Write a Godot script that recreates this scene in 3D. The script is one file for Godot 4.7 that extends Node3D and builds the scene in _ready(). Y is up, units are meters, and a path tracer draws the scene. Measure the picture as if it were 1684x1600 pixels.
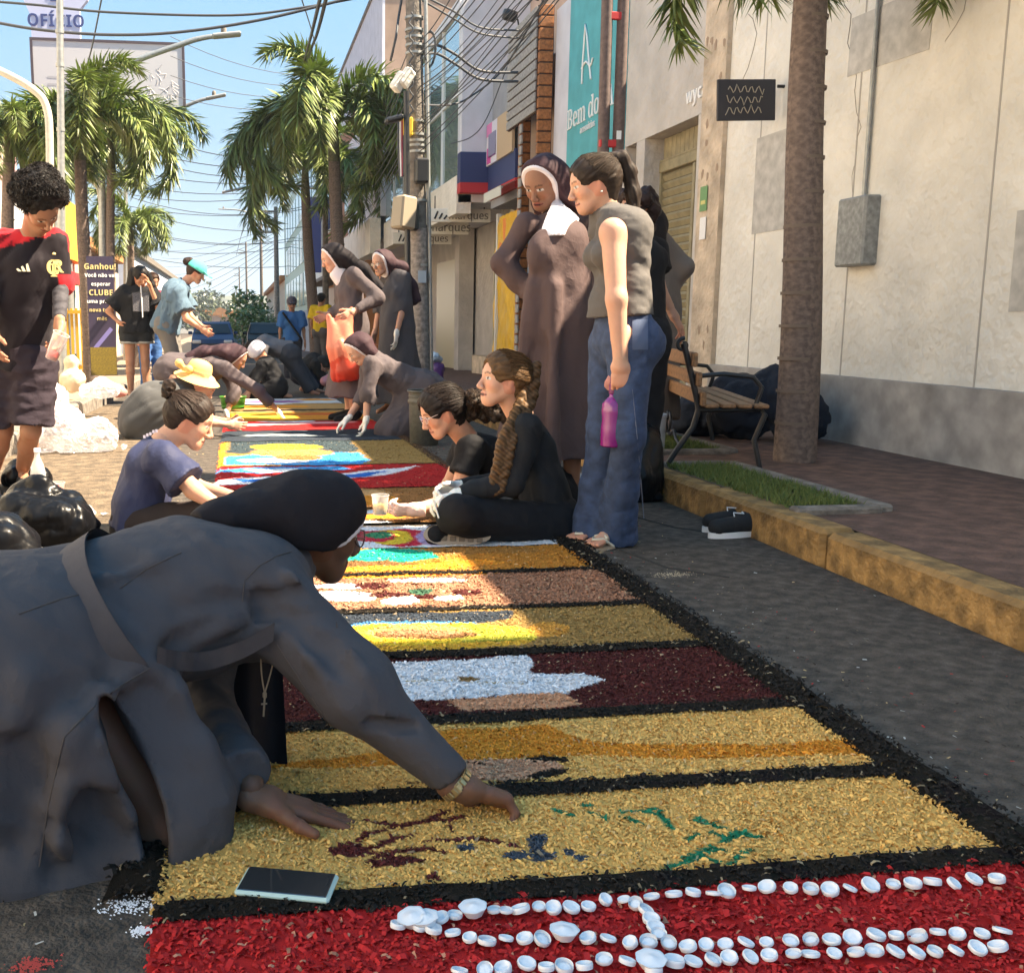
extends Node3D

const F := 1700.0            # the lens: pixels of the 1600 px high photograph per unit of slope
var cr: Vector3
var cu: Vector3
var cf: Vector3
var eye := Vector3(0, 0.9, 0)
var M := {}
var tex := {}

func _ready():
	# camera
	var cam := Camera3D.new()
	cam.name = "camera"
	cam.position = eye
	cam.rotation = Vector3(-deg_to_rad(9.09), -deg_to_rad(6.95), 0)
	cam.projection = Camera3D.PROJECTION_FRUSTUM
	cam.near = 0.1
	cam.far = 1500.0
	cam.size = 0.1 * 1600.0 / F
	cam.frustum_offset = Vector2(0.1 * 242.0 / F, 0)
	add_child(cam)
	cr = cam.basis.x
	cu = cam.basis.y
	cf = -cam.basis.z
	# sky, exposure
	var env := Environment.new()
	env.background_mode = Environment.BG_SKY
	var sm := ProceduralSkyMaterial.new()
	sm.sky_top_color = Color(0.243, 0.393, 0.509)
	sm.sky_horizon_color = Color(0.430, 0.468, 0.487)
	sm.sky_curve = 0.16
	sm.sky_energy_multiplier = 1.0
	sm.ground_bottom_color = Color(0.30, 0.28, 0.25)
	sm.ground_horizon_color = Color(0.50, 0.52, 0.52)
	sm.sun_angle_max = 12.0
	var sky := Sky.new()
	sky.sky_material = sm
	env.sky = sky
	env.tonemap_mode = Environment.TONE_MAPPER_LINEAR
	env.tonemap_exposure = 4.9
	env.fog_enabled = true
	env.fog_density = 0.0006
	env.fog_light_color = Color(0.86, 0.91, 0.96)
	env.sdfgi_enabled = true
	env.ssao_enabled = true
	env.ssil_enabled = true
	var we := WorldEnvironment.new()
	we.name = "world_environment"
	we.environment = env
	add_child(we)
	# sun: high on the right, a little behind the camera
	var sun := DirectionalLight3D.new()
	sun.name = "sun"
	sun.light_energy = 1.6
	sun.light_color = Color(1.0, 0.92, 0.80)
	sun.light_angular_distance = 0.5
	sun.shadow_enabled = true
	add_child(sun)
	sun.look_at_from_position(Vector3(0.60, 0.78, 0.10), Vector3.ZERO)
	materials()
	ground()
	right_side()
	left_side()
	far_end()
	poles_and_cables()
	palms()
	carpet()
	street_things()
	people_near()
	people_mid()
	people_far()

# a pixel of the photograph as a direction, and where it meets a distance, a level or a facade
func ray(px: float, py: float) -> Vector3:
	return cf * F + cr * (px - 600.0) - cu * (py - 800.0)
func at(px: float, py: float, d: float) -> Vector3:
	var r := ray(px, py)
	return eye + r * (d / -r.z)
func gr(px: float, py: float, y := 0.0) -> Vector3:
	var r := ray(px, py)
	return eye + r * ((y - eye.y) / r.y)
func ax(px: float, py: float, x: float) -> Vector3:
	var r := ray(px, py)
	return eye + r * (x / r.x)
func gy(d: float) -> float:
	return -0.018 * clampf(d - 9.0, 0.0, 52.0)
func V(x: float, y: float, z: float) -> Vector3: return Vector3(x, y, z)
func L(r: float, g: float, b: float) -> Color: return Color(r, g, b)

func tag(o: Node3D, label: String, category := "", group := "", kind := "") -> Node3D:
	if label: o.set_meta("label", label)
	if category: o.set_meta("category", category)
	if group: o.set_meta("group", group)
	if kind: o.set_meta("kind", kind)
	return o
func thing(called: String, label: String, category: String, pos := Vector3.ZERO, turn := 0.0, group := "") -> Node3D:
	var o := Node3D.new()
	o.name = called
	o.position = pos
	o.rotation.y = turn
	add_child(o, true)
	return tag(o, label, category, group)
func mi(called: String, mesh: Mesh, m: Material, parent: Node3D = null) -> MeshInstance3D:
	var o := MeshInstance3D.new()
	o.name = called
	o.mesh = mesh
	o.material_override = m
	if parent: parent.add_child(o, true)
	else: add_child(o, true)
	return o
func arrays_mesh(list: Array) -> ArrayMesh:
	var vs := PackedVector3Array()
	var ns := PackedVector3Array()
	var cs := PackedColorArray()
	var ix := PackedInt32Array()
	for r in list:
		var base := vs.size()
		vs.append_array(r[0])
		ns.append_array(r[1])
		if r[3].size() == r[0].size(): cs.append_array(r[3])
		else:
			var w := PackedColorArray()
			w.resize(r[0].size())
			w.fill(Color.WHITE)
			cs.append_array(w)
		for i in r[2]: ix.append(i + base)
	var a := []
	a.resize(Mesh.ARRAY_MAX)
	a[Mesh.ARRAY_VERTEX] = vs
	a[Mesh.ARRAY_NORMAL] = ns
	a[Mesh.ARRAY_COLOR] = cs
	a[Mesh.ARRAY_INDEX] = ix
	var m := ArrayMesh.new()
	if ix.size(): m.add_surface_from_arrays(Mesh.PRIMITIVE_TRIANGLES, a)
	return m
func sdf(called: String, fields: Array, m: Material, parent: Node3D) -> MeshInstance3D:
	var list := []
	for f in fields: list.append(f.run())
	var o := parent.position
	if o != Vector3.ZERO:
		for r in list:
			var vs: PackedVector3Array = r[0]
			for i in vs.size(): vs[i] -= o
			r[0] = vs
	return mi(called, arrays_mesh(list), m, parent)

class B:
	# collects boxes, tubes, lathes and sheets into one mesh
	var vs := PackedVector3Array()
	var ns := PackedVector3Array()
	var us := PackedVector2Array()
	var cs := PackedColorArray()
	var ix := PackedInt32Array()
	var col := Color.WHITE
	func tri(a: Vector3, b: Vector3, c: Vector3) -> B:
		var n := (c - a).cross(b - a).normalized()
		var s := vs.size()
		for p in [a, b, c]:
			vs.append(p); ns.append(n); us.append(Vector2(p.x, p.y)); cs.append(col)
		ix.append_array([s, s + 1, s + 2])
		return self
	func quad(a: Vector3, b: Vector3, c: Vector3, d: Vector3) -> B:   # clockwise seen from the front
		var n := (c - a).cross(b - a)
		if n.length_squared() < 1e-14: n = (d - a).cross(c - a)
		n = n.normalized()
		var s := vs.size()
		for p in [a, b, c, d]:
			vs.append(p); ns.append(n); cs.append(col)
		us.append_array([Vector2(0, 1), Vector2(0, 0), Vector2(1, 0), Vector2(1, 1)])
		ix.append_array([s, s + 1, s + 2, s, s + 2, s + 3])
		return self
	func box(c: Vector3, size: Vector3, bs := Basis(), bev := 0.0) -> B:
		var h := size * 0.5
		if bev <= 0.0:
			for ax in 3:
				for sg in [-1.0, 1.0]:
					var n := Vector3.ZERO
					n[ax] = sg
					var u := Vector3.ZERO
					u[(ax + 1) % 3] = sg
					var v := Vector3.ZERO
					v[(ax + 2) % 3] = 1
					quad(c + bs * ((n - u - v) * h), c + bs * ((n - u + v) * h), c + bs * ((n + u + v) * h), c + bs * ((n + u - v) * h))
			return self
		var k := h - Vector3(bev, bev, bev)
		for ax in 3:
			var b1 := (ax + 1) % 3
			var b2 := (ax + 2) % 3
			for sg in [-1.0, 1.0]:
				var q := []
				for t in [[-sg, -1.0], [-sg, 1.0], [sg, 1.0], [sg, -1.0]]:
					var p := Vector3.ZERO
					p[ax] = sg * h[ax]
					p[b1] = t[0] * k[b1]
					p[b2] = t[1] * k[b2]
					q.append(c + bs * p)
				quad(q[0], q[1], q[2], q[3])
			for s1 in [-1.0, 1.0]:
				for s2 in [-1.0, 1.0]:
					var q := []
					for t in [[0, -1.0], [0, 1.0], [1, 1.0], [1, -1.0]]:
						var p := Vector3.ZERO
						p[ax] = t[1] * k[ax]
						p[b1] = s1 * (h[b1] if t[0] == 0 else k[b1])
						p[b2] = s2 * (k[b2] if t[0] == 0 else h[b2])
						q.append(c + bs * p)
					if s1 * s2 > 0: quad(q[0], q[3], q[2], q[1])
					else: quad(q[0], q[1], q[2], q[3])
		for sx in [-1.0, 1.0]:
			for sy in [-1.0, 1.0]:
				for sz in [-1.0, 1.0]:
					var a := c + bs * Vector3(sx * h.x, sy * k.y, sz * k.z)
					var b := c + bs * Vector3(sx * k.x, sy * h.y, sz * k.z)
					var d := c + bs * Vector3(sx * k.x, sy * k.y, sz * h.z)
					if sx * sy * sz > 0: tri(a, d, b)
					else: tri(a, b, d)
		return self
	func span(a: Vector3, b: Vector3, bev := 0.0) -> B:   # a box between two corners
		return box((a + b) * 0.5, (b - a).abs(), Basis(), bev)
	func tube(pts: Array, r0: float, r1: float = -1.0, sides := 8, caps := true) -> B:
		if r1 < 0: r1 = r0
		var n := pts.size()
		var up := Vector3.UP
		var s := vs.size()
		var prev := Vector3.ZERO
		var total := 0.0
		for i in n:
			var t: Vector3 = (pts[mini(i + 1, n - 1)] - pts[maxi(i - 1, 0)]).normalized()
			var u := prev
			if i == 0:
				u = t.cross(Vector3.RIGHT if absf(t.x) < 0.9 else Vector3.BACK)
			u = (u - t * u.dot(t)).normalized()
			prev = u
			var v := t.cross(u)
			var r := lerpf(r0, r1, float(i) / maxf(n - 1, 1))
			if i > 0: total += pts[i].distance_to(pts[i - 1])
			for j in sides + 1:
				var a := TAU * j / sides
				var o := u * cos(a) + v * sin(a)
				vs.append(pts[i] + o * r); ns.append(o); us.append(Vector2(float(j) / sides, total)); cs.append(col)
		for i in n - 1:
			for j in sides:
				var a := s + i * (sides + 1) + j
				var b := a + sides + 1
				ix.append_array([a, b, a + 1, a + 1, b, b + 1])
		if caps:
			for e in 2:
				var i := 0 if e == 0 else n - 1
				var t: Vector3 = (pts[1] - pts[0]).normalized() if e == 0 else (pts[n - 1] - pts[n - 2]).normalized()
				if e == 0: t = -t
				var m := vs.size()
				vs.append(pts[i]); ns.append(t); us.append(Vector2.ZERO); cs.append(col)
				for j in sides + 1:
					vs.append(vs[s + i * (sides + 1) + j]); ns.append(t); us.append(Vector2.ZERO); cs.append(col)
				for j in sides:
					if e == 0: ix.append_array([m, m + 1 + j, m + 2 + j])
					else: ix.append_array([m, m + 2 + j, m + 1 + j])
		return self
	func lathe(o: Vector3, prof: Array, sides := 20, axis := Vector3.UP, wob := 0.0) -> B:   # prof: Vector2(radius, height), bottom first, outside
		var u := axis.cross(Vector3.RIGHT if absf(axis.x) < 0.9 else Vector3.BACK).normalized()
		var v := axis.cross(u)
		var s := vs.size()
		var n := prof.size()
		for i in n:
			var t: Vector2 = (prof[mini(i + 1, n - 1)] - prof[maxi(i - 1, 0)]).normalized()
			for j in sides + 1:
				var a := TAU * j / sides
				var d := u * cos(a) + v * sin(a)
				var w := 1.0 + wob * sin(a * 7.0) * (0.4 + 0.6 * float(i) / n)
				vs.append(o + d * prof[i].x * w + axis * prof[i].y); ns.append((d * t.y - axis * t.x).normalized()); us.append(Vector2(float(j) / sides, float(i) / n)); cs.append(col)
		for i in n - 1:
			for j in sides:
				var a := s + i * (sides + 1) + j
				var b := a + sides + 1
				ix.append_array([a, b, a + 1, a + 1, b, b + 1])
		return self
	func prism(poly: PackedVector2Array, o: Vector3, ex: Vector3, ey: Vector3, depth: Vector3) -> B:   # an outline with thickness; ex x ey looks at the viewer
		var t := Geometry2D.triangulate_polygon(poly)
		var fr := []
		var bk := []
		for p in poly:
			fr.append(o + ex * p.x + ey * p.y)
			bk.append(o + ex * p.x + ey * p.y - depth)
		var nn := ex.cross(ey)
		for i in range(0, t.size(), 3):
			var a: Vector3 = fr[t[i]]
			var b: Vector3 = fr[t[i + 1]]
			var c: Vector3 = fr[t[i + 2]]
			if (c - a).cross(b - a).dot(nn) < 0:
				tri(a, c, b); tri(bk[t[i]], bk[t[i + 1]], bk[t[i + 2]])
			else:
				tri(a, b, c); tri(bk[t[i]], bk[t[i + 2]], bk[t[i + 1]])
		var cw := Geometry2D.is_polygon_clockwise(poly)
		for i in poly.size():
			var j := (i + 1) % poly.size()
			if cw: quad(fr[i], bk[i], bk[j], fr[j])
			else: quad(fr[j], bk[j], bk[i], fr[i])
		return self
	func sheet(nu: int, nv: int, fn) -> B:   # fn(u, v) -> point; smooth, both sides drawn
		var s := vs.size()
		for j in nv + 1:
			for i in nu + 1:
				var p: Vector3 = fn.call(float(i) / nu, float(j) / nv)
				vs.append(p); ns.append(Vector3.ZERO); us.append(Vector2(float(i) / nu, float(j) / nv)); cs.append(col)
		for j in nv:
			for i in nu:
				var a := s + j * (nu + 1) + i
				var b := a + nu + 1
				ix.append_array([a, b, a + 1, a + 1, b, b + 1])
				var n := (vs[b] - vs[a]).cross(vs[a + 1] - vs[a])
				n = -n
				for k in [a, a + 1, b, b + 1]: ns[k] += n
		for k in range(s, vs.size()): ns[k] = ns[k].normalized()
		return self
	func mesh() -> ArrayMesh:
		var a := []
		a.resize(Mesh.ARRAY_MAX)
		a[Mesh.ARRAY_VERTEX] = vs
		a[Mesh.ARRAY_NORMAL] = ns
		a[Mesh.ARRAY_COLOR] = cs
		a[Mesh.ARRAY_TEX_UV] = us
		a[Mesh.ARRAY_INDEX] = ix
		var m := ArrayMesh.new()
		m.add_surface_from_arrays(Mesh.PRIMITIVE_TRIANGLES, a)
		return m

func lettering(text: String, size: float, depth: float, m: Material, parent: Node3D, xf: Transform3D, called := "lettering", serif := false, bold := true) -> MeshInstance3D:
	var t := TextMesh.new()
	t.text = text
	var f := SystemFont.new()
	f.font_names = PackedStringArray(["Droid Serif" if serif else "Droid Sans"])
	f.font_weight = 700 if bold else 400
	t.font = f
	t.font_size = 64
	t.pixel_size = size / 64.0
	t.depth = depth
	t.curve_step = 4.0
	var o := mi(called, t, m, parent)
	o.transform = xf
	return o

# ---------------------------------------------------------------- materials
func noise_tex(key: String, freq: float, lo: Color, hi: Color, size := 512, octaves := 4, kind := FastNoiseLite.TYPE_SIMPLEX_SMOOTH, normal := false, bump := 6.0) -> NoiseTexture2D:
	if tex.has(key): return tex[key]
	var n := FastNoiseLite.new()
	n.noise_type = kind
	n.frequency = freq
	n.fractal_octaves = octaves
	n.seed = hash(key) % 1000
	var t := NoiseTexture2D.new()
	t.width = size
	t.height = size
	t.seamless = true
	t.noise = n
	if normal:
		t.as_normal_map = true
		t.bump_strength = bump
	else:
		var g := Gradient.new()
		g.set_color(0, lo)
		g.set_color(1, hi)
		t.color_ramp = g
	tex[key] = t
	return t

func mat(key: String, c: Color, rough := 0.8, how := {}) -> StandardMaterial3D:
	if M.has(key): return M[key]
	var m := StandardMaterial3D.new()
	m.resource_name = key
	m.albedo_color = c.linear_to_srgb()
	m.roughness = rough
	m.metallic = how.get("metal", 0.0)
	m.metallic_specular = how.get("spec", 0.5)
	if how.has("mottle"):
		var q = how.mottle   # [scale of the pattern per metre, darkest value]
		m.albedo_texture = noise_tex("mottle%s" % q[1], 0.012, Color(q[1], q[1], q[1]), Color(1, 1, 1), 512, 5)
		m.uv1_triplanar = true
		m.uv1_world_triplanar = how.get("world", true)
		m.uv1_scale = Vector3.ONE * q[0]
	if how.has("grain"):
		var q = how.grain    # [scale, strength]
		m.normal_enabled = true
		m.normal_texture = noise_tex("grain", 0.06, Color.BLACK, Color.WHITE, 512, 3, FastNoiseLite.TYPE_SIMPLEX_SMOOTH, true, 8.0)
		m.normal_scale = q[1]
		if not how.has("mottle"):
			m.uv1_triplanar = true
			m.uv1_world_triplanar = how.get("world", true)
			m.uv1_scale = Vector3.ONE * q[0]
	if how.has("crease"):
		m.normal_enabled = true
		if not tex.has("crease"):
			var cn := noise_tex("crease", 0.0055, Color.BLACK, Color.WHITE, 1024, 6, FastNoiseLite.TYPE_SIMPLEX_SMOOTH, true, 14.0)
			cn.noise.fractal_type = FastNoiseLite.FRACTAL_RIDGED
			cn.noise.fractal_gain = 0.42
			cn.noise.domain_warp_enabled = true
			cn.noise.domain_warp_amplitude = 40.0
			cn.noise.domain_warp_frequency = 0.006
		m.normal_texture = tex["crease"]
		m.normal_scale = how.crease
		m.uv1_triplanar = true
		m.uv1_world_triplanar = true
		m.uv1_scale = Vector3(1.5, 1.1, 1.5)
	if how.get("vc", false): m.vertex_color_use_as_albedo = true
	if how.has("rim"):
		m.rim_enabled = true
		m.rim = how.rim
		m.rim_tint = 0.6
	if how.has("sss"):
		m.subsurf_scatter_enabled = true
		m.subsurf_scatter_strength = how.sss
	if how.has("back"):
		m.backlight_enabled = true
		m.backlight = how.back
	if how.has("coat"):
		m.clearcoat_enabled = true
		m.clearcoat = how.coat
		m.clearcoat_roughness = 0.15
	if how.has("alpha"):
		m.transparency = BaseMaterial3D.TRANSPARENCY_ALPHA
		m.albedo_color.a = how.alpha
	m.cull_mode = BaseMaterial3D.CULL_DISABLED
	M[key] = m
	return m

func cloth(key: String, c: Color, rough := 0.85) -> StandardMaterial3D:
	return mat(key, c, rough, {"crease": 0.4, "rim": 0.08, "spec": 0.3})

func materials():
	mat("asphalt", L(0.125, 0.100, 0.078), 0.92, {"mottle": [2.3, 0.5], "grain": [3.0, 0.8]})
	mat("dusty", L(0.20, 0.145, 0.092), 0.95, {"mottle": [1.3, 0.55], "grain": [3.0, 0.7]})  # pale road tone, sunlit brightness put into the colour
	mat("earth", L(0.14, 0.10, 0.07), 1.0, {"mottle": [0.1, 0.6]})
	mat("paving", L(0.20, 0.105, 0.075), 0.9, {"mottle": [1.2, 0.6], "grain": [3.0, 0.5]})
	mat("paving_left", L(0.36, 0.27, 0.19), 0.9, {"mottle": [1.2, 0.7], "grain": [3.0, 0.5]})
	mat("kerb_yellow", L(0.46, 0.27, 0.09), 0.8, {"mottle": [1.5, 0.5], "grain": [3.0, 0.5]})
	mat("kerb_grey", L(0.30, 0.26, 0.22), 0.9, {"mottle": [1.5, 0.6], "grain": [3.0, 0.5]})
	mat("plaster_white", L(0.80, 0.76, 0.68), 0.9, {"mottle": [0.35, 0.90], "grain": [2.0, 0.25]})
	mat("plaster_cream", L(0.74, 0.60, 0.45), 0.9, {"mottle": [0.5, 0.72], "grain": [2.0, 0.3]})
	mat("plaster_beige", L(0.56, 0.52, 0.48), 0.9, {"mottle": [0.3, 0.88], "grain": [2.0, 0.2]})
	mat("plaster_grey", L(0.33, 0.34, 0.37), 0.85, {"mottle": [0.3, 0.88]})
	mat("plaster_lavender", L(0.66, 0.66, 0.72), 0.8, {"mottle": [0.3, 0.9]})
	mat("plaster_tan", L(0.34, 0.24, 0.18), 0.9, {"mottle": [0.2, 0.85]})
	mat("plaster_peach", L(0.62, 0.42, 0.31), 0.9, {"mottle": [0.2, 0.85]})
	mat("plaster_orange", L(0.52, 0.23, 0.08), 0.9, {"mottle": [0.2, 0.8]})
	mat("plaster_pink", L(0.62, 0.36, 0.38), 0.9, {"mottle": [0.2, 0.8]})
	mat("plaster_yellow", L(0.80, 0.46, 0.04), 0.8, {"mottle": [0.2, 0.8]})
	mat("teal", L(0.10, 0.42, 0.47), 0.75, {"mottle": [0.5, 0.88]})
	mat("navy", L(0.025, 0.04, 0.13), 0.6)
	mat("red_paint", L(0.45, 0.025, 0.03), 0.55)
	mat("white_paint", L(0.78, 0.78, 0.78), 0.5)
	mat("shutter", L(0.34, 0.29, 0.17), 0.55, {"mottle": [1.0, 0.75]})
	mat("concrete", L(0.30, 0.26, 0.22), 0.9, {"mottle": [1.2, 0.55], "grain": [3.0, 0.5]})
	mat("galvanised", L(0.42, 0.43, 0.42), 0.45, {"metal": 0.5, "mottle": [2.0, 0.8]})
	mat("cream_metal", L(0.58, 0.55, 0.46), 0.5, {"mottle": [2.0, 0.85]})
	mat("rust_pole", L(0.16, 0.11, 0.10), 0.7, {"mottle": [3.0, 0.7]})
	mat("black_metal", L(0.02, 0.02, 0.022), 0.4)
	mat("cable", L(0.05, 0.055, 0.065), 0.6)
	mat("glass_dark", L(0.03, 0.05, 0.06), 0.06, {"spec": 0.8})
	mat("glass_green", L(0.40, 0.52, 0.54), 0.06, {"spec": 0.9, "metal": 0.6})
	mat("bench_wood", L(0.42, 0.22, 0.10), 0.6, {"mottle": [5.0, 0.55]})
	mat("wood_orange", L(0.46, 0.17, 0.045), 0.6, {"mottle": [3.0, 0.65]})
	mat("wood_shaded", L(0.42, 0.40, 0.38), 0.6, {"mottle": [3.0, 0.7]})  # street side of the timber: shade and sky sheen put into its colour
	mat("trunk_palm", L(0.26, 0.19, 0.155), 0.9, {"mottle": [4.0, 0.6], "grain": [6.0, 0.6]})
	mat("leaf", L(0.22, 0.30, 0.10), 0.42, {"vc": true, "back": Color(0.25, 0.34, 0.05)})
	mat("grass", L(0.15, 0.19, 0.06), 0.7, {"vc": true, "back": Color(0.14, 0.2, 0.03)})
	mat("paint_vc", L(1, 1, 1), 0.75, {"vc": true})
	mat("sawdust", L(1, 1, 1), 0.95, {"vc": true, "spec": 0.25, "grain": [14.0, 1.0]})
	mat("chips", L(1, 1, 1), 0.8, {"vc": true, "spec": 0.3, "back": Color(0.1, 0.1, 0.1)})
	mat("skin", L(1, 1, 1), 0.5, {"vc": true, "spec": 0.35, "sss": 0.12, "grain": [10.0, 0.15]})
	mat("hair", L(0.3, 0.3, 0.3), 0.55, {"vc": true, "spec": 0.3})
	mat("cap_white", L(0.80, 0.82, 0.85), 0.35)
	mat("bag_black", L(0.005, 0.005, 0.006), 0.34, {"spec": 0.32})
	mat("film", L(0.85, 0.82, 0.85), 0.2, {"alpha": 0.34, "spec": 0.8})
	mat("film_white", L(0.85, 0.86, 0.88), 0.2, {"alpha": 0.5, "spec": 0.7})
	mat("plastic_clear", L(0.85, 0.85, 0.83), 0.15, {"alpha": 0.35, "spec": 0.6})
	mat("straw", L(0.75, 0.50, 0.17), 0.8, {"grain": [30.0, 0.8]})
	mat("rubber_white", L(0.72, 0.68, 0.60), 0.7)
	mat("glove", L(0.80, 0.77, 0.70), 0.5, {"sss": 0.1, "grain": [20.0, 0.3]})
	mat("gold_foil", L(0.85, 0.52, 0.04), 0.3, {"metal": 0.4, "grain": [3.0, 1.5]})
	M["linen"] = cloth("linen", L(.72, .68, .72))
	M["habit_grey"] = mat("habit_grey", L(.072, .067, .073), .8, {"crease": 0.45, "rim": .1, "spec": .25})
	M["habit_brown"] = mat("habit_brown", L(.092, .062, .060), .8, {"crease": 0.45, "rim": .1, "spec": .25})
	M["veil_dark"] = mat("veil_dark", L(.016, .013, .015), .75, {"crease": 0.25, "rim": .08, "spec": .25})
	M["veil_brown"] = mat("veil_brown", L(.050, .026, .032), .7, {"crease": 0.45, "rim": .1, "spec": .3})
	M["black_cloth"] = mat("black_cloth", L(.011, .011, .013), .8, {"crease": 0.45, "rim": .08, "spec": .3})
	M["charcoal"] = mat("charcoal", L(.020, .021, .023), .8, {"crease": 0.45, "rim": .1, "spec": .3})
	M["denim"] = mat("denim", L(.048, .085, .19), .85, {"mottle": [3.0, .6], "grain": [24.0, .2], "rim": .2})
	M["navy_shirt"] = mat("navy_shirt", L(.015, .021, .068), .75, {"crease": 0.45, "rim": .08})
	M["grey_knit"] = mat("grey_knit", L(.088, .080, .075), .85, {"grain": [30.0, .2], "rim": .08})
	M["habit_mauve"] = mat("habit_mauve", L(.098, .080, .084), .8, {"crease": 0.45, "rim": .1, "spec": .25})

# ---------------------------------------------------------------- ground
func strip(x0: float, x1: float, y: float, d0: float, d1: float, under := 0.0) -> B:   # a band along the street that follows its fall
	var b := B.new()
	var d := d0
	while d < d1:
		var e := minf(d + (1.0 if d < 12 else 6.0), d1)
		b.quad(V(x0, gy(d) + y, -d), V(x0, gy(e) + y, -e), V(x1, gy(e) + y, -e), V(x1, gy(d) + y, -d))
		if under > 0:
			b.quad(V(x0, gy(d) + y - under, -d), V(x0, gy(e) + y - under, -e), V(x0, gy(e) + y, -e), V(x0, gy(d) + y, -d))
			b.quad(V(x1, gy(e) + y - under, -e), V(x1, gy(d) + y - under, -d), V(x1, gy(d) + y, -d), V(x1, gy(e) + y, -e))
		d = e
	return b
func ground():
	var rng := RandomNumberGenerator.new()
	rng.seed = 5
	var g := B.new()
	var ds := [-40.0, 9.0, 61.0, 700.0]
	for i in 3:
		g.quad(V(-350, gy(ds[i]) - 0.03, -ds[i]), V(-350, gy(ds[i + 1]) - 0.03, -ds[i + 1]), V(350, gy(ds[i + 1]) - 0.03, -ds[i + 1]), V(350, gy(ds[i]) - 0.03, -ds[i]))
	tag(mi("ground", g.mesh(), M.earth), "bare ground around the street", "", "", "structure")
	tag(mi("road", strip(-1.55, 2.13, 0.0, -6, 300).mesh(), M.asphalt), "grey asphalt roadway under the sawdust carpet", "", "", "structure")
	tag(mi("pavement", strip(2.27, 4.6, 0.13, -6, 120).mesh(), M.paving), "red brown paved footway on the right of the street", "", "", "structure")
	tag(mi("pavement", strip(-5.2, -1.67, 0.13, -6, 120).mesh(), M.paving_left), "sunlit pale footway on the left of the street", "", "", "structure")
	# kerbstones, each a piece
	for side in 2:
		var k := Node3D.new()
		k.name = "kerb"
		add_child(k, true)
		tag(k, ["yellow painted kerb along the right footway", "grey concrete kerb along the left footway"][side], "", "", "structure")
		var stone := B.new().box(V(0, 0, 0), V(0.14, 0.19, 0.985), Basis(), 0.018).mesh()
		for i in 30:
			var d := 1.0 + i
			var o := mi("kerbstone", stone, M.kerb_yellow if side == 0 else M.kerb_grey, k)
			o.position = V([2.20, -1.61][side] + rng.randf_range(-.006, .006), gy(d) + 0.042 + rng.randf_range(-.004, .004), -d)
			o.rotation.y = rng.randf_range(-.006, .006)
		mi("far_kerb", strip([2.13, -1.68][side], [2.27, -1.54][side], 0.137, 30.5, 120, 0.14).mesh(), M.kerb_yellow if side == 0 else M.kerb_grey, k)
	# paler sheet by the left kerb: sunlit tone of the road painted in
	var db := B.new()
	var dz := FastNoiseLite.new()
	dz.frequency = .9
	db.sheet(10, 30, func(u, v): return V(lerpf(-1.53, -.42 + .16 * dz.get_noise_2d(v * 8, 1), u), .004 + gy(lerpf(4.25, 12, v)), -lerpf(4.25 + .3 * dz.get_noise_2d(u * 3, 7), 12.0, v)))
	tag(mi("sunlit_road_tone", db.mesh(), M.dusty), "stretch of road along the left kerb with its sunlit tone painted in", "", "", "structure")
	# planted patches by the right kerb
	for q in [[2.40, 4.55, 0.34, 0.62], [2.62, 6.35, 0.44, 0.55]]:
		var b := B.new()
		var lawn := Node3D.new()
		lawn.name = "lawn"
		lawn.position = V(q[0], 0.134, -q[1])
		add_child(lawn, true)
		tag(lawn, "grass patch at the kerb " + ("beside the near bench leg" if q[1] < 5 else "behind the bin bag"), "", "", "structure")
		b.box(V(0, 0, 0), V(q[2] * 1.05, 0.012, q[3] * 2.1))
		mi("soil", b.mesh(), M.earth, lawn)
		var bl := B.new()
		bl.col = Color(1, 1, 1)
		bl.tri(V(-.004, 0, 0), V(0.002, .05, .006), V(.004, 0, 0))
		var mm := MultiMesh.new()
		mm.transform_format = MultiMesh.TRANSFORM_3D
		mm.use_colors = true
		mm.mesh = bl.mesh()
		mm.instance_count = 5200
		for i in 5200:
			var p := V(rng.randf_range(-.5, .5) * q[2], 0.005, rng.randf_range(-1, 1) * q[3])
			var s := rng.randf_range(.35, 1.0)
			mm.set_instance_transform(i, Transform3D(Basis.from_euler(V(rng.randf_range(-.7, .7), rng.randf() * TAU, rng.randf_range(-.7, .7))) * Basis.from_scale(V(s, s, s)), p))
			mm.set_instance_color(i, Color(.5, .65, .4).lerp(Color(1.0, .9, .6), rng.randf()))
		var mo := MultiMeshInstance3D.new()
		mo.name = "grass"
		mo.multimesh = mm
		mo.material_override = M.grass
		lawn.add_child(mo, true)
		tag(mo, "", "", "", "stuff")
		# edging ring
		var ring := B.new()
		for s in [-1, 1]:
			ring.box(V(0, 0.0, s * (q[3] + .06)), V(q[2] * 1.1, .05, .07), Basis(), .01)
		ring.box(V(q[2] * .5 + .05, 0.0, 0), V(.07, .05, q[3] * 2.2), Basis(), .01)
		mi("edging", ring.mesh(), M.kerb_grey, lawn)
	# cracks of the roadway and spilt sawdust
	for c in [[[905, 830], [1000, 838], [1110, 868], [1200, 880]], [[1020, 905], [1100, 935], [1200, 950]], [[60, 806], [110, 808], [176, 803]], [[30, 914], [110, 917], [175, 912]]]:
		var pts := []
		for p in c: pts.append(gr(p[0], p[1], 0.001))
		tag(mi("road_crack", B.new().tube(pts, .006, .004, 5).mesh(), mat("tar", L(.03, .028, .026), .9)), "dark thin crack in the asphalt " + ["beside the sitting girl's back", "in front of the sandals", "by the plastic sheet", "behind the black bags"][[905, 1020, 60, 30].find(c[0][0])], "crack", "", "structure")

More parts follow.
